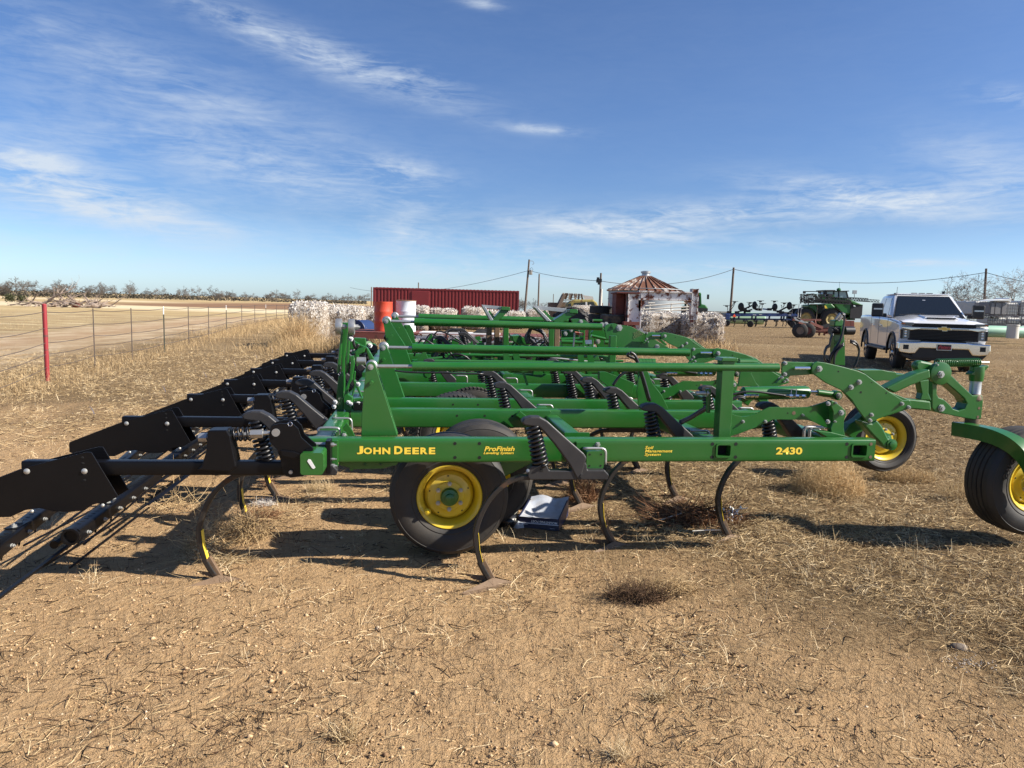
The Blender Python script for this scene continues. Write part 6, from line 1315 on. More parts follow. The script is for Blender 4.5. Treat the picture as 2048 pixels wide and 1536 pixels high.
    pane(facequad(*fr,(.74,.74),(.90,.90),.09,.14,.016),MT['lamp_bright'],'papers')
    pane(facequad(*fr,(.47,.47),(.515,.515),.76,.79,.016),MT['lamp_bright'],'camera_housing')
    for s_ in (-1,1):
        A=(s_*wb,1.62,1.38); B=(s_*wb,4.25,1.42); Cc=(s_*wt,3.95,2.05); D=(s_*wt,2.52,2.03)
        if s_<0: fc=(B,A,D,Cc)
        else: fc=(A,B,Cc,D)
        fl=lambda a,b:(1-b,1-a) if s_<0 else (a,b)
        for a,b,ta,tb in ((.14,.50,.06,.50),(.54,.82,.53,.88)):
            (f0,f1)=fl(a,b); (h0,h1)=fl(ta,tb); pane(facequad(*fc,(f0,h0),(f1,h1),.10,.86,.006),MT['side_glass'],'side_window')
        # door seams, handles, flare, mirror
        for y in (1.70,2.95,4.15): MB().box(s_*1.0-.004 if s_>0 else -1.004,s_*1.004 if s_>0 else -.996,y,y+.012,.58,1.40).build('door_seam',BP,t)
        for y in (2.72,3.92): MB().box(min(s_*1.0,s_*1.03),max(s_*1.0,s_*1.03),y-.20,y,1.13,1.17).build('door_handle',CR,t,bevel=.012)
        for cy in (fy,ry):
            m=MB(); pts=[(s_*1.002,cy+.55*math.cos(rad(a)),.44+.55*math.sin(rad(a))) for a in np.linspace(186,-6,22)]; m.tube(pts,0,flat=(.05,.05,(1,0,0))); m.build('wheel_flare',BP,t,bevel=.01)
        MB().box(min(s_*.90,s_*1.06),max(s_*.90,s_*1.06),1.75,4.35,.46,.53).build('side_step',BP,t,bevel=.02)
        m=MB().box(min(s_*1.0,s_*1.16),max(s_*1.0,s_*1.16),1.92,1.99,1.40,1.50); m.build('mirror_arm',BP,t,bevel=.02)
        mm=MB().box(min(s_*1.10,s_*1.40),max(s_*1.10,s_*1.40),1.85,1.97,1.40,1.78).build('mirror',BP,t,bevel=.04,seg=3); MB().box(min(s_*1.14,s_*1.36),max(s_*1.14,s_*1.36),1.838,1.852,1.60,1.64).build('mirror_lamp',MT['alloy'],mm)
        for cy in (fy,ry):
            c=(s_*.93,cy,R); ax=(s_,0,0); h=MB().lathe(c,ax,[(-.30,.06),(.035,.07),(.05,.05),(.055,.01)],16).build('wheel',MT['alloy'],t,smooth=40)
            MB().lathe(c,ax,[(-.27,R*.6),(-.24,R*.97),(-.22,R),(-.02,R),(.0,R*.97),(.035,R*.80),(.03,R*.62),(-.01,R*.60)],40,False).build('tyre',MT['rubber'],h,smooth=40)
            m=MB().lathe(c,ax,[(-.01,R*.60),(.028,R*.63),(.03,R*.60),(-.05,R*.56),(-.06,.05)],32,False)
            m.build('rim',MT['black_plastic'],h,smooth=40); m=MB()
            for k in range(6):
                a=k*math.pi/3; 
                for d in (-.13,.13): m.bar((s_*.945,cy+.09*math.cos(a),R+.09*math.sin(a)),(s_*.955,cy+.255*math.cos(a+d),R+.255*math.sin(a+d)),.035,.03,upv=(1,0,0))
            m.lathe((s_*.935,cy,R),ax,[(0,.255),(.02,.262),(.025,.25)],32,False); m.build('spokes',MT['alloy'],h)
    for y0,y1 in ((.5,1.55),(4.5,5.6)): MB().box(-.80,.80,y0,y1,.40,.9).build('underbody',BP,t)
    MB().box(-.12,.12,4.2,5.,.35,.55).build('axle',BP,t); MB().cyl((-.8,ry,.42),(.8,ry,.42),.06,10).build('axle',BP,t)
    MB().box(-.88,.88,4.35,6.15,1.43,1.455).build('bed_opening',BP,t)
    # face: grille, bars, lights
    f=.10
    MB().box(-.80,.80,f-.02,f+.1,.82,1.12).build('grille',BP,t,bevel=.02)
    for k in range(7): MB().box(-.76+.0*k,.76,f-.035,f-.018,.845+k*.036,.862+k*.036).build('grille_slat',MT['dark_hole'],t)
    MB().box(-.72,.72,f-.02,f+.05,1.165,1.255).build('upper_grille',BP,t,bevel=.01)
    for k in range(3): MB().box(-.70,.70,f-.03,f-.018,1.175+k*.026,1.187+k*.026).build('grille_slat',MT['dark_hole'],t)
    m=MB().prism([(-.98,1.12),(-.75,1.075),(-.60,1.10),(.60,1.10),(.75,1.075),(.98,1.12),(.98,1.155),(-.98,1.155)],f-.06,f+.02); cb=m.build('grille_bar',CR,t,bevel=.012)
    MB().box(-.55,-.15,f-.064,f-.0602,1.118,1.132).build('bar_slot',BP,cb); MB().box(.15,.55,f-.064,f-.0602,1.118,1.132).build('bar_slot',BP,cb)
    # cross-shaped badge
    e=[(-.135,1.105),(-.05,1.105),(-.045,1.08),(.055,1.08),(.060,1.105),(.145,1.105),(.125,1.15),(.045,1.15),(.040,1.175),(-.060,1.175),(-.065,1.15),(-.155,1.15)]
    MB().prism([(x*1.12,1.128+(z-1.128)*1.15) for x,z in e],f-.075,f-.05).build('badge_border',CR,t); MB().prism([(x,z) for x,z in e],f-.082,f-.074).build('badge',MT['gold'],t)
    for s_ in (-1,1):
        X=lambda a:s_*a
        MB().prism([(X(.70),1.20),(X(.98),1.215),(X(.985),1.255),(X(.95),1.275),(X(.70),1.27)],f-.03,f+.06).build('upper_lamp',MT['lamp_glass'],t,bevel=.008)
        MB().box(min(X(.90),X(.975)),max(X(.90),X(.975)),f-.034,f+.0,1.225,1.26).build('marker_lamp',MT['amber'],t)
        MB().prism([(X(.77),.86),(X(.97),.84),(X(1.0),1.10),(X(.77),1.08)],f-.02,f+.08).build('headlight',MT['lamp_glass'],t,bevel=.012)
        for z in (.92,.99,1.05): MB().lathe((X(.87),f-.022,z),(0,-1,0),[(0,.030),(.006,.026),(.002,.001)],12).build('lamp_lens',MT['lamp_bright'],t)
        MB().box(min(X(.985),X(.93)),max(X(.985),X(.93)),f-.024,f+.02,.86,1.08).build('lamp_edge',BP,t)
    # chrome bumper with corner steps, lower opening and plate
    bp=[(-1.03,.76),(-.62,.77),(-.50,.79),(.50,.79),(.62,.77),(1.03,.76),(1.04,.60),(1.0,.50),(.78,.47),(.64,.48),(.55,.62),(-.55,.62),(-.64,.48),(-.78,.47),(-1.0,.50),(-1.04,.60)]
    MB().prism(bp,-.06,.22).build('bumper',CR,t,bevel=.025,seg=3)
    for s_ in (-1,1): MB().box(min(s_*.80,s_*.93),max(s_*.80,s_*.93),-.064,-.055,.58,.70).build('bumper_step',BP,t,bevel=.006)
    MB().prism([(-.56,.64),(.56,.64),(.72,.44),(.66,.36),(-.66,.36),(-.72,.44)],-.02,.2).build('lower_grille',BP,t,bevel=.01)
    MB().prism([(-1.0,.50),(-.74,.45),(.74,.45),(1.0,.50),(.9,.38),(.7,.31),(-.7,.31),(-.9,.38)],.0,.3).build('air_dam',BP,t,bevel=.02)
    MB().box(-.5,.5,-.02,.1,.785,.815).build('bumper_gap',MT['dark_hole'],t)
    o=MB().prism_hole([(-.17,.585),(.17,.585),(.17,.74),(-.17,.74)],[(-.155,.598),(.155,.598),(.155,.727),(-.155,.727)],-.085,-.07).build('plate_frame',MT['alloy'],t); MB().box(-.165,.165,-.08,-.072,.59,.735).build('licence_plate',BP,o)
    text('Peters',.105,MT['plate_red'],o,Matrix.Translation((-.14,-.0815,.635))@Matrix.Rotation(rad(90),4,'X'),bold=.002,ext=.0005,shear=.45,xs=1.05); MB().box(-.13,.13,-.0825,-.0805,.612,.620).build('underline',MT['plate_red'],o)
    # roof lamps, aerials
    for x in (-.20,0,.20): MB().box(x-.075,x+.075,2.60,2.72,2.08,2.108).build('roof_lamp',BP,t,bevel=.012)
    for x in (-.66,.60): MB().box(x-.05,x+.05,2.62,2.74,2.06,2.10).build('roof_lamp',BP,t,bevel=.015)
    MB().box(.55,.60,2.7,2.85,2.08,2.17).build('fin',BP,t,bevel=.01); MB().cyl((-.86,1.7,1.42),(-.78,1.95,2.25),.006,5).build('aerial',BP,t)
    for s_,e_ in ((-1,.0),(.15,1.)): MB().tube([(s_*.75,1.60,1.47),(s_*.75+.65,1.72,1.52)],.010,5).build('wiper',BP,t)
    return t
pickup()
# ================================================================== BLUE IMPLEMENT
pbr('blue_paint',(.006,.028,.12),.4,0,0,var=.2,dust=DUST,dust_amt=.06); pbr('dark_iron',(.022,.022,.024),.6,.2,0,var=.2); pbr('orange_sign',(.85,.10,.03),.5)
def blue_tool():
    y=64; ZB_=(1440,590,12.047); cx=at_y(1525,640,y).x; g=H(cx,y); Q=lambda x,yy:(at_y(x/ZB_[2]+ZB_[0],yy/ZB_[2]+ZB_[1],y).x-cx,at_y(x/ZB_[2]+ZB_[0],yy/ZB_[2]+ZB_[1],y).z-g)
    t=thing('row_cultivator','long blue row implement with raised arms and round discs parked across the stubble','implement',(cx,y,g)); B,K=MT['blue_paint'],MT['dark_iron']
    for x0,y0,x1,y1,yy in ((140,490,1870,490,0),(230,450,1860,462,1.1),(140,575,1830,595,.5)):
        a=Q(x0,y0); b=Q(x1,y1); MB().bar((a[0],yy,a[1]),(b[0],yy,b[1]),.16,.18 if yy<.4 else .14).build('tool_bar',B,t)
    for x in (150,205,360,470,790,880,1210,1500,1560,1760,1830): a=Q(x,460); b=Q(x,590); MB().bar((a[0],.1,a[1]),(b[0],.3,b[1]),.14,.10).build('bar_bracket',B,t)
    a=Q(130,450); b=Q(230,600); MB().box(a[0],b[0],-.1,.9,b[1],a[1]).build('end_frame',B,t,bevel=.04)
    for x in (350,600,860,880,1100,1115,1350,1375,1520,1600):       # shanks
        p=[Q(x,590),Q(x+18,640),Q(x+22,700),Q(x-5,760)]; MB().tube([(q[0],.2,q[1]) for q in p],.035,6).build('shank',K,t)
        a=Q(x-20,600); b=Q(x+40,645); MB().box(a[0],b[0],.0,.4,b[1],a[1]).build('shank_clamp',K,t,bevel=.03)
    for x,yy,r in ((160,680,.27),(715,700,.28),(1730,710,.27)):
        a=Q(x,yy); MB().lathe((a[0],-.1,a[1]),(.75 if x>200 else .3,1,0),[(0,r*.5),(.02,r),(.16,r),(.18,r*.5)],22).build('gauge_wheel',K,t,smooth=40)
        b=Q(x-70 if x>200 else x+140,600); MB().bar((a[0],0,a[1]),(b[0],.1,b[1]),.07,.1).build('wheel_arm',K,t)
    for x,yy,r,sk in ((495,280,.36,1.8),(820,250,.37,3.2),(1310,290,.33,2.0),(1660,262,.36,3.0)):    # discs on folded arms
        a=Q(x,yy); MB().lathe((a[0],0,a[1]),(sk,1,0),[(0,.05),(.03,r*.9),(.05,r),(.06,r*.92),(.12,.08)],26).build('disc',K,t,smooth=40)
    for x0,y0,x1,y1 in ((540,270,640,350),(620,330,790,255),(640,350,620,450),(1210,360,1290,320),(1440,390,1640,290),(1500,360,1470,440),(860,345,960,360),(380,420,600,370),(680,380,800,350),(1050,335,1200,350),(1300,370,1480,400),(1560,420,1720,440),(600,370,610,440),(960,340,990,370)):
        a=Q(x0,y0); b=Q(x1,y1); MB().bar((a[0],.2,a[1]),(b[0],.3,b[1]),.10,.12).build('folded_arm',K if x0!=1050 else B,t)
    for x,yy in ((430,420),(610,350),(700,390),(940,345),(975,350),(1215,345),(1450,400),(1510,420),(1700,440),(240,410)):
        a=Q(x,yy); MB().box(a[0]-.15,a[0]+.17,.05,.5,a[1]-.11,a[1]+.11).build('pivot_block',K,t,bevel=.04)
    for x0,y0,x1,y1,hx in ((975,320,1000,145,1010),(1320,200,1350,150,1350),(1560,300,1580,195,1590),(720,320,740,185,760),(890,180,960,300,0),(1760,380,1830,240,1820),(265,320,385,160,385),(285,370,400,175,0),(215,370,190,260,190),(710,200,735,320,0),(1525,320,1510,240,0),(1035,350,1045,210,1060),(1775,440,1755,290,1755)):
        a=Q(x0,y0); b=Q(x1,y1); MB().tube([(a[0],.4,a[1]),((a[0]+b[0])/2+.06,.4,(a[1]+b[1])/2),(b[0],.4,b[1])],.035,5).build('raised_tine',K,t)
        if hx: c=Q(hx,y1-8); MB().box(c[0]-.28,c[0]+.30,.3,.5,c[1]-.02,c[1]+.02).build('tine_foot',K,t); MB().box(c[0]-.1,c[0]+.12,.3,.5,c[1]-.12,c[1]).build('tine_knuckle',K,t,bevel=.03)
    a=[Q(x,yy) for x,yy in ((285,530),(335,455),(385,530))]; MB().prism(a,-.14,-.12).build('warning_triangle',MT['orange_sign'],t)
    for x0,x1,yy in ((780,860,478),(930,1000,470),(1640,1700,480)): a=Q(x0,yy-12); b=Q(x1,yy+12); MB().box(a[0],b[0],-.12,-.1,b[1],a[1]).build('light_panel',MT['galvanised'],t)
blue_tool()
# pale green tank and long flat trailer far behind it
pbr('tank_green',(.30,.46,.30),.5,var=.08); 
y=76; a=at_y(1455,627,y); b=at_y(1530,627,y); cx=(a.x+b.x)/2; o=MB().lathe((-(b.x-a.x)/2,0,0),(1,0,0),[(0,.3),(.2,.62),(b.x-a.x-.2,.62),(b.x-a.x,.3)],20).build('liquid_tank',MT['tank_green'],smooth=50); o.location=(cx,y,a.z-.45); tag(o,'long pale green tank just visible behind the blue implement','tank')
def flat_trailer():
    y=105; x0=at_y(1425,630,y).x; x1=at_y(1458,630,y).x; cx=(x0+x1)/2; g=H(cx,y); z=lambda py:at_y(1440,py,y).z-g
    t=thing('flat_trailer','distant flatbed trailer with stakes left of the blue implement','trailer',(cx,y,g)); m=MB().box(x0-cx-4,x1-cx,0,2,z(633),z(631)); m.build('deck',MT['weathered_wood'],t)
    MB().box(x0-cx-4,x1-cx,0,.1,z(625),z(623)).build('rail',MT['weathered_wood'],t)
    for k in range(6): xx=x0-cx-3.5+k*1.15; MB().box(xx,xx+.08,0,.08,z(633),z(623)).build('stake',MT['weathered_wood'],t)
    for k in (0,1.2): MB().lathe((0.1+k-1.5,.1,.5),(0,1,0),[(0,.3),(.02,.5),(.3,.5),(.3,.2)],18).build('wheel',MT['rubber'],t)
    MB().box(x0-cx-4,x1-cx,.5,.6,.9,1.3).build('sill',MT['dark_iron'],t)
flat_trailer()
# ================================================================== SPRAYER
pbr('khaki_rim',(.36,.28,.10),.6); pbr('sprayer_glass',(.16,.26,.27),.08,0,1.)
def sprayer():
    y=66; S=(1580,560,11.814); cx=at_y(1655,640,y).x; g=H(cx,y); Q=lambda x,yy:(at_y(x/S[2]+S[0],yy/S[2]+S[1],y).x-cx,at_y(x/S[2]+S[0],yy/S[2]+S[1],y).z-g)
    t=thing('crop_sprayer','tall green self-propelled sprayer with folded booms and yellow rims left of the pickup','sprayer',(cx,y,g)); GF=MT['green_paint_far']; K=MT['dark_iron']
    PP_=lambda pts:[Q(*p) for p in pts]
    MB().prism(PP_([(815,235),(1050,235),(1060,255),(1380,250),(1382,270),(1340,275),(820,265)]),-.2,1.9).build('cab_roof',K,t,bevel=.03)
    a=Q(1222,228); MB().ball((a[0],.6,a[1]),.20,10,6,(1,1,.9)).build('beacon',GF,t)
    a=Q(1270,190); b=Q(1262,40); MB().cyl((a[0],.8,a[1]-.3),(b[0],.8,b[1]),.012,4).build('aerial',K,t)
    MB().prism(PP_([(880,275),(1340,275),(1390,420),(1040,420),(850,400)]),0,1.6).build('cab_glass',MT['sprayer_glass'],t)
    m=MB()
    for x0,y0,x1,y1 in ((1035,265,1030,420),(1150,270,1150,415),(1330,270,1370,420),(860,260,850,400)): a=Q(x0,y0); b=Q(x1,y1); m.bar((a[0],-.02,a[1]),(b[0],-.02,b[1]),.09,.09)
    m.build('cab_frame',K,t)
    a=Q(815,235); b=Q(860,340); MB().box(a[0],b[0],-.1,.3,b[1],a[1]).build('side_box',K,t,bevel=.04)
    MB().prism(PP_([(1370,400),(1420,470),(1560,500),(1654,560),(1700,610),(1700,790),(1550,820),(1250,800),(1150,700),(1050,600),(1000,430)]),.1,1.5).build('engine_body',GF,t,bevel=.12)
    MB().prism(PP_([(1405,465),(1530,500),(1654,555),(1730,600),(1500,580),(1420,520)]),-.02,1.6).build('hood',GF,t,bevel=.08)
    MB().prism(PP_([(440,580),(1000,560),(1080,640),(1040,720),(860,760),(700,800),(520,790),(440,640)]),.05,1.6).build('tank_body',GF,t,bevel=.1)
    for k in range(6): a=Q(640+k*32,600); b=Q(680+k*32,790); MB().bar((a[0],0,a[1]),(b[0],0,b[1]),.05,.08).build('ladder_rail',K,t)
    MB().prism(PP_([(800,610),(850,605),(870,650),(885,670),(830,672)]),-.02,.05).build('yellow_badge',MT['decal_yellow'],t)
    MB().prism(PP_([(1500,595),(1540,600),(1550,630),(1505,625)]),.0,.1).build('lamp',MT['lamp_bright'],t)
    a=Q(1440,650); MB().box(a[0],a[0]+1.1,.05,.1,a[1]-1.,a[1]+.3).build('grille',K,t)
    for x,yy,xr in ((370,870,0),(980,900,1)):
        a=Q(x,yy); rr=.93
        for dy in (-.1,1.9):
            h=MB().lathe((a[0],dy,rr-.02),(0,1,0),[(0,.5),(.04,rr*.9),(.08,rr),(.42,rr),(.46,rr*.9),(.48,.5)],30,False).build('tyre',MT['rubber'],t,smooth=40)
            MB().lathe((a[0],dy-.01,rr-.02),(0,1,0),[(0,.56),(.04,.52),(.10,.30),(.10,.26),(.04,.22),(.02,.08),(.02,.0)],24,False).build('rim',MT['khaki_rim'],h,smooth=40)
        m=MB(); pts=[(a[0]+1.05*math.cos(rad(q)),.1,rr+1.02*math.sin(rad(q))) for q in range(190,0,-14)]; m.tube(pts,0,flat=(.45,.05,(0,1,0))); m.build('mudguard',K,t)
    for x0,x1,yy in ((100,1480,950),): a=Q(620,790); b=Q(960,810); MB().box(a[0]-.6,b[0]+2.6,.6,.9,b[1]-.5,a[1]).build('chassis',K,t,bevel=.05)
    # folded boom trusses
    rr_=random.Random(8)
    def truss(x0,y0,x1,y1,h,yy,n,ww=.035,end=0):
        a=Q(x0,y0); b=Q(x1,y1); c=Q(x0,y0+h); d=Q(x1,y1+h*.75); m=MB(); A=lambda f:(a[0]+(b[0]-a[0])*f,yy,a[1]+(b[1]-a[1])*f); B_=lambda f:(c[0]+(d[0]-c[0])*f,yy,c[1]+(d[1]-c[1])*f)
        m.bar(A(0),A(1),ww*1.5,ww*1.5); m.bar(B_(0),B_(1),ww*1.8,ww*1.8)
        for k in range(n): m.bar(A(k/n),B_((k+.5)/n),ww,ww); m.bar(B_((k+.5)/n),A((k+1)/n),ww,ww)
        m.build('boom_truss',K,t)
    truss(200,340,1400,440,150,-.35,18); truss(170,420,1380,500,100,-.55,16); truss(380,330,1000,350,200,-.2,9); truss(190,460,1350,520,60,-.45,12,.05); truss(1380,385,2100,430,90,2.0,12); truss(1400,400,2400,470,70,2.2,14)
    for x0,y0,x1,y1 in ((230,330,210,560),(290,330,300,560),(350,330,330,570),(380,400,390,580)): a=Q(x0,y0); b=Q(x1,y1); MB().bar((a[0],-.4,a[1]),(b[0],-.4,b[1]),.08,.08).build('boom_hinge',K,t)
    a=Q(360,270); b=Q(740,270); MB().bar((a[0],.3,a[1]),(b[0],.3,b[1]),.06,.08).build('boom_top',K,t)
    for x in (370,730): a=Q(x,285); MB().box(a[0]-.1,a[0]+.1,.2,.4,a[1]-.13,a[1]+.1).build('boom_lamp',K,t)
    for k in range(26):
        x=rr_.uniform(400,1000); yy=rr_.uniform(330,540); a=Q(x,yy); s=rr_.uniform(.06,.22); MB().box(a[0]-s,a[0]+s,rr_.uniform(-.3,.2),.3,a[1]-s*.6,a[1]+s*.6).build('boom_bracket',GF if rr_.random()<.45 else K,t)
    for k in range(14): x=rr_.uniform(1000,1400); a=Q(x,rr_.uniform(430,560)); b=Q(x+rr_.uniform(-60,90),rr_.uniform(430,580)); MB().bar((a[0],-.3,a[1]),(b[0],-.25,b[1]),.05,.05).build('boom_strut',K,t)
    for x0,y0,x1,y1 in ((185,560,150,900),(245,590,210,880),(440,575,600,575),(600,575,620,620),(618,620,585,925)): a=Q(x0,y0); b=Q(x1,y1); MB().cyl((a[0],-.3,a[1]),(b[0],-.3,b[1]),.03,6).build('drop_pipe',MT['pipe_white'] if x0<300 else MT['weathered_wood'],t)
    a=Q(1640,290); b=Q(1645,400); MB().cyl((a[0],1,a[1]),(b[0],1,b[1]),.025,5).build('lamp_post',K,t); MB().box(a[0]-.14,a[0]+.2,.9,1.1,a[1]-.13,a[1]+.2).build('work_lamp',MT['galvanised'],t)
    for k in range(18): x=rr_.uniform(1280,1540); a=Q(x,rr_.uniform(820,910)); MB().box(a[0]-.12,a[0]+.12,.2,.6,a[1]-.1,a[1]+.14).build('axle_part',GF,t)
sprayer()
# ================================================================== RUSTY IMPLEMENT
pbr('old_red',(.17,.055,.04),.8,var=.25,vscale=5,rust=(.12,.07,.05),rust_amt=.4,rust_scale=5)
def rusty_tool():
    y=38; S=(1580,560,11.814); cx=at_y(1640,650,y).x; g=H(cx,y); Q=lambda x,yy:(at_y(x/S[2]+S[0],yy/S[2]+S[1],y).x-cx,at_y(x/S[2]+S[0],yy/S[2]+S[1],y).z-g)
    t=thing('rusty_implement','low rusty red implement with bent sheet metal and dark wheels in front of the sprayer','implement',(cx,y,g)); M=MT['old_red']
    for x,yy,r in ((240,1215,.40),(420,1210,.40),(520,1200,.36)):
        a=Q(x,yy); h=MB().lathe((a[0],.0 if x!=520 else .5,.38),(.3,1,0),[(0,.2),(.02,r*.9),(.05,r),(.24,r),(.27,r*.9),(.27,.2)],24,False).build('tyre',MT['rubber'],t,smooth=40); MB().lathe((a[0],.03 if x!=520 else .53,.38),(.3,1,0),[(0,.22),(.05,.1),(.04,.02)],16).build('rim',MT['weathered_wood'] if x==240 else M,h)
    for x0,y0,x1,y1,w,yy in ((160,940,860,950,.10,.6),(560,1160,1000,1170,.16,.2),(480,1010,800,1130,.14,.1),(560,1230,1040,1235,.10,.2),(640,940,680,1080,.08,.3),(200,1000,420,1080,.08,.0),(740,1240,740,1310,.08,.2),(870,1200,860,1310,.08,.2),(900,1130,1120,1140,.14,.3),(1240,970,1540,960,.16,1.)):
        a=Q(x0,y0); b=Q(x1,y1); MB().bar((a[0],yy,a[1]),(b[0],yy+.1,b[1]),w,w).build('frame_bar',M,t)
    for pts,mt_ in (([(120,880),(160,875),(330,960),(440,1020),(330,1010),(150,950)],'galvanised'),([(160,900),(260,900),(290,950),(250,960)],'pipe_white'),([(460,985),(560,975),(620,1030),(540,1045)],'galvanised'),([(390,980),(440,990),(540,1085),(520,1092)],'pipe_white'),([(280,1000),(300,1005),(410,1085),(390,1095)],'weathered_wood'),([(760,1080),(1040,1000),(1070,1010),(1040,1120),(800,1130)],'dark_iron'),([(1280,970),(1550,965),(1550,1130),(1290,1110)],'trailer_red'),([(680,1170),(960,1165),(950,1215),(690,1220)],'old_red')):
        MB().prism([Q(*p) for p in pts],.15,.19 if mt_!='trailer_red' else .9).build('sheet_metal',MT[mt_],t)
    for k in range(8): a=Q(870+k*25,1200+20*(k%3)); MB().lathe((a[0],.2,a[1]),(0,1,0),[(0,.10),(.1,.10)],10).build('spindle',M,t)
rusty_tool()
# ================================================================== TOTES, TANK, BLOCKS
pbr('tote_plastic',(.50,.49,.46),.5,var=.1,vscale=2); pbr('tote_cage',(.10,.09,.10),.5,.4); pbr('mint_tank',(.26,.45,.33),.5,var=.08); pbr('cement_block',(.55,.52,.46),.8,var=.1)
TS=(1920,590,16.)
def tote(x0,y0,x1,y1,y,label,vert=9,hor=4,mat='tote_plastic',dark=None,panels=None,hgt_=None):
    a=at_y(x0/TS[2]+TS[0],y0/TS[2]+TS[1],y); b=at_y(x1/TS[2]+TS[0],y1/TS[2]+TS[1],y); w=(b.x-a.x)/2; cx=(a.x+b.x)/2; h=a.z-b.z
    t=thing('liquid_tote',label,'tote',(cx,y,b.z),0,'caged plastic totes in two tiers'); MB().box(-w+.03,w-.03,.03,1.1,.10,h-.03).build('bottle',MT[mat],t,bevel=.09,seg=3)
    for k in range(vert+1): x=-w+2*w*k/vert; MB().cyl((x,0,.05),(x,0,h),.011,5).build('cage_bar',MT['tote_cage'],t)
    for k in range(hor+1): z=.08+(h-.09)*k/hor; MB().cyl((-w,-.01,z),(w,-.01,z),.013,5).build('cage_bar',MT['tote_cage'],t)
    MB().box(-w,w,0,1.1,0,.07).build('pallet',MT['tote_cage'],t)
    MB().cyl((0,.5,h-.04),(0,.5,h+.02),.09,12).build('cap',MT['white_plain'],t)
    if dark:
        q=[(c-(x0+x1)/2)/ (x1-x0)*2*w for c in (dark[0],dark[2])]; z0=h*(1-(dark[3]-y0)/(y1-y0)); z1=h*(1-(dark[1]-y0)/(y1-y0)); d=MB().box(q[0],q[1],-.02,.03,z0,z1).build('dark_panel',MT['dark_iron'],t)
        for f0,f1,g0,g1 in ((.35,1.,.55,.72),(.35,1.,.10,.25),(.30,.92,.9,1.)): MB().box(q[0]+(q[1]-q[0])*f0,q[0]+(q[1]-q[0])*f1,-.03,-.0201,z0+(z1-z0)*g0,z0+(z1-z0)*g1).build('panel_stripe',MT['white_plain'],d)
    if panels: 
        for p0,p1 in panels: 
            c0,c1=[((c-(x0+x1)/2)/(x1-x0))*2*w for c in (p0,p1)]; MB().box(c0,c1,-.004,.028,.14,h-.10).build('grey_panel',MT['cage_grey'],t,bevel=.004)
    return t
pbr('cage_grey',(.20,.19,.19),.6)
tote(180,175,490,690,43,'pale caged tote behind the pickup hood, leftmost of the upper tier',5,5)
tote(490,180,930,690,42,'pale caged tote seen past the right mirror of the pickup, upper tier',6,5)
tote(960,200,1480,700,40.,'grey fronted caged tote under a folded tarp, upper tier',3,1,mat='cage_grey',panels=((1010,1110),(1130,1310),(1335,1450)))
tote(1490,230,1880,700,41,'white caged tote with a diagonal bright stripe, upper tier',6,4)
tote(1960,160,2500,700,41,'white caged tote cut by the right edge, upper tier',7,5)
tote(900,700,1500,990,40.3,'lower tier caged tote behind the mint green tank, left one',8,2)
tote(1500,705,1960,990,40.3,'lower tier caged tote behind the short cement post',6,2)
tote(1965,705,2500,990,40.3,'lower tier caged tote cut by the right edge',7,2)
a=at_y(1982,600,40); b=at_y(2017,596,40)
m=MB(); pts=[(0,.0),(.15,.12),(.35,.22),(.6,.2),(.8,.27),(.95,.3),(1.0,.42),(1.12,.3),(1.08,.1),(1.1,-.1),(.95,.05),(.1,.02)]; W_=b.x-a.x; m.prism([(p*W_,q*.5) for p,q in pts],-.1,1.1); o=m.build('folded_tarp',MT['white_plain'],bevel=.03); o.location=(a.x,40,a.z-.06); tag(o,'crumpled white tarp folded on top of the grey fronted tote','tarp')
a=at_y(1975,663,37); b=at_y(2200,665,37); R=(at_y(1990,652,37).z-at_y(1990,675,37).z)/2
o=MB().lathe((0,0,0),(1,0,0),[(-3,.2),(-2.8,R),(b.x-a.x,R),(b.x-a.x+.2,.1)],32).build('storage_tank',MT['mint_tank'],smooth=50); o.location=(a.x,37,at_y(1990,663,37).z); tag(o,'long mint green cylindrical tank lying on the ground under the totes','tank')
a=at_y(2016,648,36); b=at_y(2035,675,36); r=(b.x-a.x)/2; cx=(a.x+b.x)/2; o=MB().lathe((0,0,-.05),(0,0,1),[(0,r),(a.z-b.z-.05,r*.98),(a.z-b.z-.04,r*1.06),(a.z-b.z+.03,r*1.06)],20).build('cement_post',MT['cement_block'],smooth=40); o.location=(cx,36,b.z); tag(o,'short round whitish cement post before the mint green tank','post')
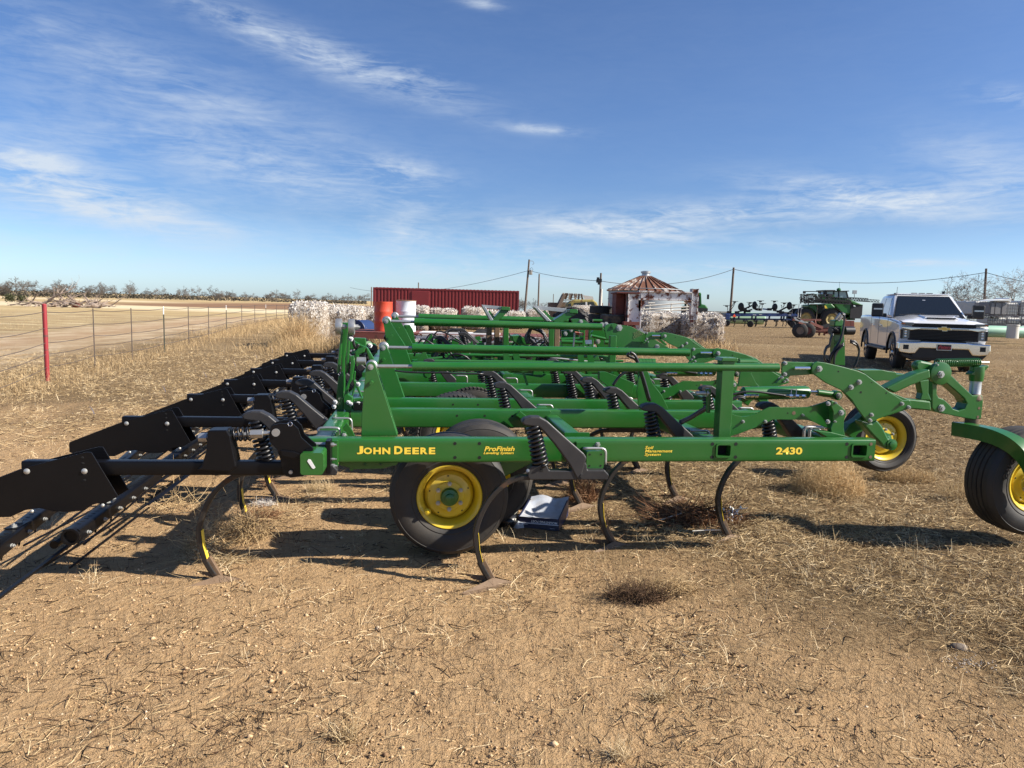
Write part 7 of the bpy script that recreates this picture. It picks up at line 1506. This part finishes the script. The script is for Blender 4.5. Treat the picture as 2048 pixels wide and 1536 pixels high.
# ================================================================== SMALL THINGS UNDER THE CULTIVATOR
pbr('box_white',(.42,.46,.53),.5,var=.05,dust=(.25,.20,.15),dust_amt=.7,dust_scale=9); pbr('box_blue',(.008,.012,.045),.45); pbr('box_print',(.70,.72,.78),.5); pbr('plastic_bag',(.62,.60,.50),.35); pbr('black_bag',(.012,.012,.014),.3)
def litter_box():
    a=at_z(1036,1056,0); t=thing('cardboard_box','crushed blue and white cardboard box marked MOUNTING POST lying upside down under the frame','box',(a.x,a.y,H(a.x,a.y)),rad(-10)); w,d,h=.31,.40,.085
    n=9; vs=[];fs=[]
    for i in range(n+1):
        for j in range(n+1): u,v=i/n,j/n; vs.append((u*w+.03*v,v*d,h+.06*v**2-.045*math.sin(u*math.pi)*math.sin(min(1,v*1.1)*math.pi)+.012*math.sin(u*9+v*5)*v))
    for i in range(n):
        for j in range(n): p=i*(n+1)+j; fs.append((p,p+n+1,p+n+2,p+1))
    MB().add(vs,fs).build('box_lid',MT['box_white'],t,smooth=60)
    f=MB().add([(0,0,0),(w,-.015,0),(w,0,h),(0,0,h-.008),(0,.012,0),(w,.01,0),(w,.012,h-.002),(0,.012,h-.01)],[(0,1,2,3),(7,6,5,4),(0,4,5,1),(1,5,6,2),(2,6,7,3),(3,7,4,0)]).build('box_front',MT['box_blue'],t)
    MB().add([(w,0,0),(w+.03,d,.0),(w+.03,d,h+.06),(w,0,h),(w-.01,0,0),(w+.02,d,0),(w+.02,d,h+.06),(w-.01,0,h)],[(0,1,2,3),(7,6,5,4),(0,4,5,1),(1,5,6,2),(2,6,7,3),(3,7,4,0)]).build('box_side',MT['box_blue'],t)
    MB().add([(0,0,0),(.03,d,0),(.03,d,h+.05),(0,0,h),(.01,0,0),(.04,d,0),(.04,d,h+.05),(.01,0,h)],[(0,1,2,3),(7,6,5,4),(0,4,5,1),(1,5,6,2),(2,6,7,3),(3,7,4,0)]).build('box_side',MT['box_blue'],t)
    tilt=math.atan2(-.008,w)*0; up180=Matrix.Rotation(math.pi,4,'Y')
    base=lambda x,z:Matrix.Translation((x,-.004-.015*(x/w)-.001,z))@Matrix.Rotation(rad(-2.8),4,'Z')@Matrix.Rotation(rad(90),4,'X')@Matrix.Rotation(math.pi,4,'Z')
    text('MOUNTING POST',.024,MT['box_print'],f,base(w-.012,.066),bold=.0006,ext=.0004,xs=1.03); text('MOUNT',.010,MT['box_print'],f,base(w-.03,.018),ext=.0004)
    text('WHEEL',.010,MT['box_print'],f,base(.075,.034),ext=.0004)
    MB().box(.01,w-.005,-.017,-.001,.040,.0425).build('box_stripe',MT['box_print'],f)
    MB().prism([(.02,.028),(.035,.022),(.04,.03),(.048,.028),(.05,.040),(.044,.046),(.038,.038),(.03,.042)],-.008,-.004).build('box_logo',MT['box_print'],f)
    MB().add([(-.03,-.03,.004),(.0,-.05,.004),(.05,-.02,.006),(.04,.0,.03),(.0,.0,.05)],[(0,1,2,3,4)]).build('torn_flap',MT['box_white'],t)
    b=MB(); rr_=random.Random(6)
    nu,nv=12,10
    for i in range(nu+1):
        for j in range(nv): q=2*math.pi*j/nv; r=.032*(1+.3*math.sin(3*q+i)+.2*rr_.uniform(-1,1)); b.v.append((-.04+r*math.cos(q)+.02*math.sin(i*.9),-.02+i*.022,.05+r*math.sin(q)+(.05 if i>5 else 0)*(i-5)/7))
    for i in range(nu):
        for j in range(nv): b.f.append((i*nv+j,i*nv+(j+1)%nv,(i+1)*nv+(j+1)%nv,(i+1)*nv+j))
    o=b.build('plastic_wrap',MT['plastic_bag'],smooth=180); o.location=(a.x-.02,a.y,0); tag(o,'crumpled clear plastic wrap beside the left side of the cardboard box','plastic wrap')
    b=MB().ball((0,0,.05),.085,14,8,(1.,.9,.65)); b.v=[(x*(1+.25*math.sin(9*y+7*z)),y*(1+.2*math.sin(17*x)),z) for x,y,z in b.v]; o=b.build('black_bag',MT['black_bag'],smooth=40); o.location=(a.x-.09,a.y+.03,0); tag(o,'small crumpled black plastic bag between the front tyre and the cardboard box','bag')
    b=MB().add([(0,0,0),(.09,.01,.0),(.10,.02,.12),(.03,.02,.15),(-.02,.02,.08)],[(0,1,2,3,4)]); b.prism([(0.1,.0),(.13,.03),(.07,.14),(.03,.12)],.03,.035); o=b.build('black_flap',MT['black_bag']); o.location=(a.x+.0,a.y+.31,.05); tag(o,'torn black flap standing up behind the cardboard box','plastic scrap')
litter_box()
x,y=pz(1165,1000); clump('straw_bundle','reddish brown bundle of dry stalks standing behind the first front shank','stalk bundle',x,y,620,.13,.10,.10,.22,.0016,'red_straw',pit=(.9,.5),curl=.5,wob=.2,tint=(2,2.2))
x,y=pz(1210,1050); clump('stalk_wisp','thin wisp of red stalks caught on the second front shank','stalk wisp',x,y,60,.03,.03,.26,.24,.0014,'red_straw',pit=(-.5,.9),curl=.3,wob=.15,tint=(2,2.))
x,y=pz(1385,1040); clump('stalk_pile','flat pile of dark and reddish cotton stalks round the third front shank','stalk pile',x,y,1000,.30,.17,.12,.36,.0030,'red_straw',pit=(.08,.22),curl=.25,wob=.16,tint=(1.1,2.0))
x,y=pz(1455,1043); o=clump('cotton_boll_litter','tangle of red stalks with white cotton bolls at the right end of the stalk pile','stalk tangle',x,y,260,.10,.08,.10,.12,.0016,'red_straw',pit=(.2,.5),tint=(1.6,2))
for k in range(60): pass
P_=RNG.normal(0,1,(46,3))*np.array([.075,.05,.03])+np.array([0,-.03,.06]); A=(P_[:,None]+np.array([[1,0,0],[-1,0,0],[0,1,0],[0,-1,0],[0,0,1],[0,0,-1]])[None]*RNG.uniform(.005,.013,(46,1,1))*np.array([1,.8,1.5])); f_=np.array([[0,2,4],[2,1,4],[1,3,4],[3,0,4],[2,0,5],[1,2,5],[3,1,5],[0,3,5]]); q=np_mesh('cotton_bolls',A.reshape(-1,3),(f_[None]+(np.arange(46)*6)[:,None,None]).reshape(-1,3),MT['white_plain'],None); q.parent=o
for (x0,y0),(x1,y1),lb in (((1318,1041),(1372,1024),'pale peeled stalk crossing the left of the stalk pile'),((1410,1030),(1495,1016),'long pale stalk pointing right over the stalk pile'),((1385,1062),(1440,1060),'pale stalk lying in front of the stalk pile')):
    a=at_z(x0,y0,.05); b=at_z(x1,y1,.06); o=MB().tube([(0,0,0),((b.x-a.x)*.5,(b.y-a.y)*.5,.008),(b.x-a.x,b.y-a.y,.01)],.004,6).build('stalk',MT['pipe_white']); o.location=(a.x,a.y,.05); tag(o,lb,'stalk')
x,y=pz(1655,985); clump('tumbleweed','dense fluffy tan tumbleweed under the right end of the front beam','tumbleweed',x,y,6500,.33,.24,.44,.10,.0013,'weed',pit=(.5,.8),curl=.8,wob=.5,tint=(3.2,1.6))
x,y=pz(1810,960); clump('dry_weed','curly dry weed against the foot of the right caster wheel','weed',x,y,1700,.32,.12,.18,.09,.0012,'weed',pit=(.9,.5),curl=.9,wob=.5,tint=(1.8,2.4))
x,y=pz(1930,1000); clump('dry_weed','thin upright dry weeds left of the big caster wheel at the right edge','weed',x,y,420,.20,.16,.22,.20,.0010,'straw',pit=(1.0,.4),curl=.4,wob=.3,tint=(2.4,2.2))
x,y=pz(1275,1200); clump('twig_clump','dark matted clump of fine twigs alone on the sand right of centre','twig clump',x,y,620,.18,.09,.08,.15,.0014,'twig',pit=(.35,.5),curl=.7,wob=.5,tint=(2.2,1.3))
x,y=pz(1330,1185); clump('twig_clump','paler wispy right end of the dark twig clump','twig clump',x,y,560,.20,.09,.07,.15,.0012,'weed',pit=(.2,.3),curl=.4,wob=.4,tint=(1.4,2))
x,y=pz(480,1075); clump('weed_tangle','rounded tangle of curved dry stems right of the left rear shank','weed tangle',x,y,420,.20,.15,.20,.28,.0018,'weed',pit=(.7,.6),curl=1.5,wob=.35,tint=(1.6,2.2))
x,y=pz(410,1100); clump('weed_tangle','brown grass bundle caught round the foot of the left rear shank','weed tangle',x,y,420,.12,.12,.24,.22,.0018,'weed',pit=(-.4,.7),curl=.2,wob=.25,tint=(2,1.6))
x,y=pz(430,1120); clump('weed_tangle','loose pale straws lying before the left rear shank point','weed tangle',x,y,420,.24,.10,.05,.22,.0012,'straw',pit=(.15,.25),curl=.3,wob=.25,tint=(2,1.6))
x,y=pz(520,1035); clump('stalk_tangle','reddish stalk litter trailing from the second rear shank','stalk tangle',x,y,420,.14,.10,.05,.15,.0015,'red_straw',pit=(.2,.4),wob=.4,tint=(1.6,1.8))
x,y=pz(528,1010); clump('cotton_wisp','pale cottony wisp hooked on the second rear shank','cotton wisp',x,y,260,.09,.06,.06,.07,.0016,'cotton_tuft',pit=(.2,.5),wob=.5,tint=(3,1.6))
x,y=pz(535,975); clump('root_crown','spidery red root crown just left of the third rear shank','root crown',x,y,70,.02,.02,.16,.20,.0020,'red_straw',pit=(-.2,.7),curl=.6,wob=.2,tint=(2,2))
x,y=pz(350,1020); clump('dead_branch','pale bare branching twigs lying between the harrow and the rear shank','dead branch',x,y,90,.26,.18,.10,.34,.0022,'weed',pit=(.3,.5),curl=.9,wob=.45,tint=(3,1.6))
x,y=pz(640,985); clump('grass_tuft','bright dry grass tuft under the green end cap of the rear bar','grass tuft',x,y,360,.11,.05,.03,.12,.0012,'straw',pit=(1.1,.4),curl=.7,wob=.2,tint=(3,1.4))
x,y=pz(690,1480); clump('grass_tuft','small straggly tuft at the bottom edge left of centre','grass tuft',x,y,160,.05,.04,.02,.09,.0010,'straw',pit=(.7,.5),curl=.6,wob=.4,tint=(1.8,1.8))
x,y=pz(1315,1400); clump('grass_tuft','low dry tuft on the sand at lower right centre','grass tuft',x,y,180,.05,.035,.02,.085,.0010,'straw',pit=(.6,.5),curl=.6,wob=.4,tint=(2.2,1.6))
x,y=pz(1240,1515); clump('grass_tuft','pale tuft cut by the bottom edge right of centre','grass tuft',x,y,160,.04,.03,.02,.08,.0009,'straw',pit=(1.,.4),curl=.6,wob=.3,tint=(3,1.4))
pbr('stone_dim',(.14,.11,.085),.9,var=.2); pbr('caliche',(.34,.29,.24),.9,var=.3)
for px_,py_,s_,lb,mt_ in ((1228,648,1.,0,0),(1918,1295,.035,'smooth brown stone half sunk in the sand at lower right','stone_dim'),(1940,1330,.05,'patch of crumbled whitish caliche at the lower right','pebble_w'),(1685,672,.0,0,0)):
    if lb:
        x,y=pz(px_,py_)
        if mt_=='pebble_w':
            n=90; P_=RNG.normal(0,1,(n,3))*np.array([.06,.04,0])+np.array([0,0,.006]); A=P_[:,None]+np.array([[1,0,0],[-1,0,0],[0,1,0],[0,-1,0],[0,0,1],[0,0,-1]])[None]*RNG.uniform(.002,.007,(n,1,1))*RNG.uniform(.6,1.2,(n,6,1)); o=np_mesh('caliche_patch',A.reshape(-1,3),(f_[None]+(np.arange(n)*6)[:,None,None]).reshape(-1,3),MT['caliche'],None); o['kind']='stuff'
        else: b=MB().ball((0,0,0),s_,12,8,(1.3,.9,.6)); b.v=[(x_*(1+.1*math.sin(60*y_)),y_,z_) for x_,y_,z_ in b.v]; o=b.build('stone',MT[mt_],smooth=180)
        o.location=(x,y,H(x,y)+.004); tag(o,lb,'stone')
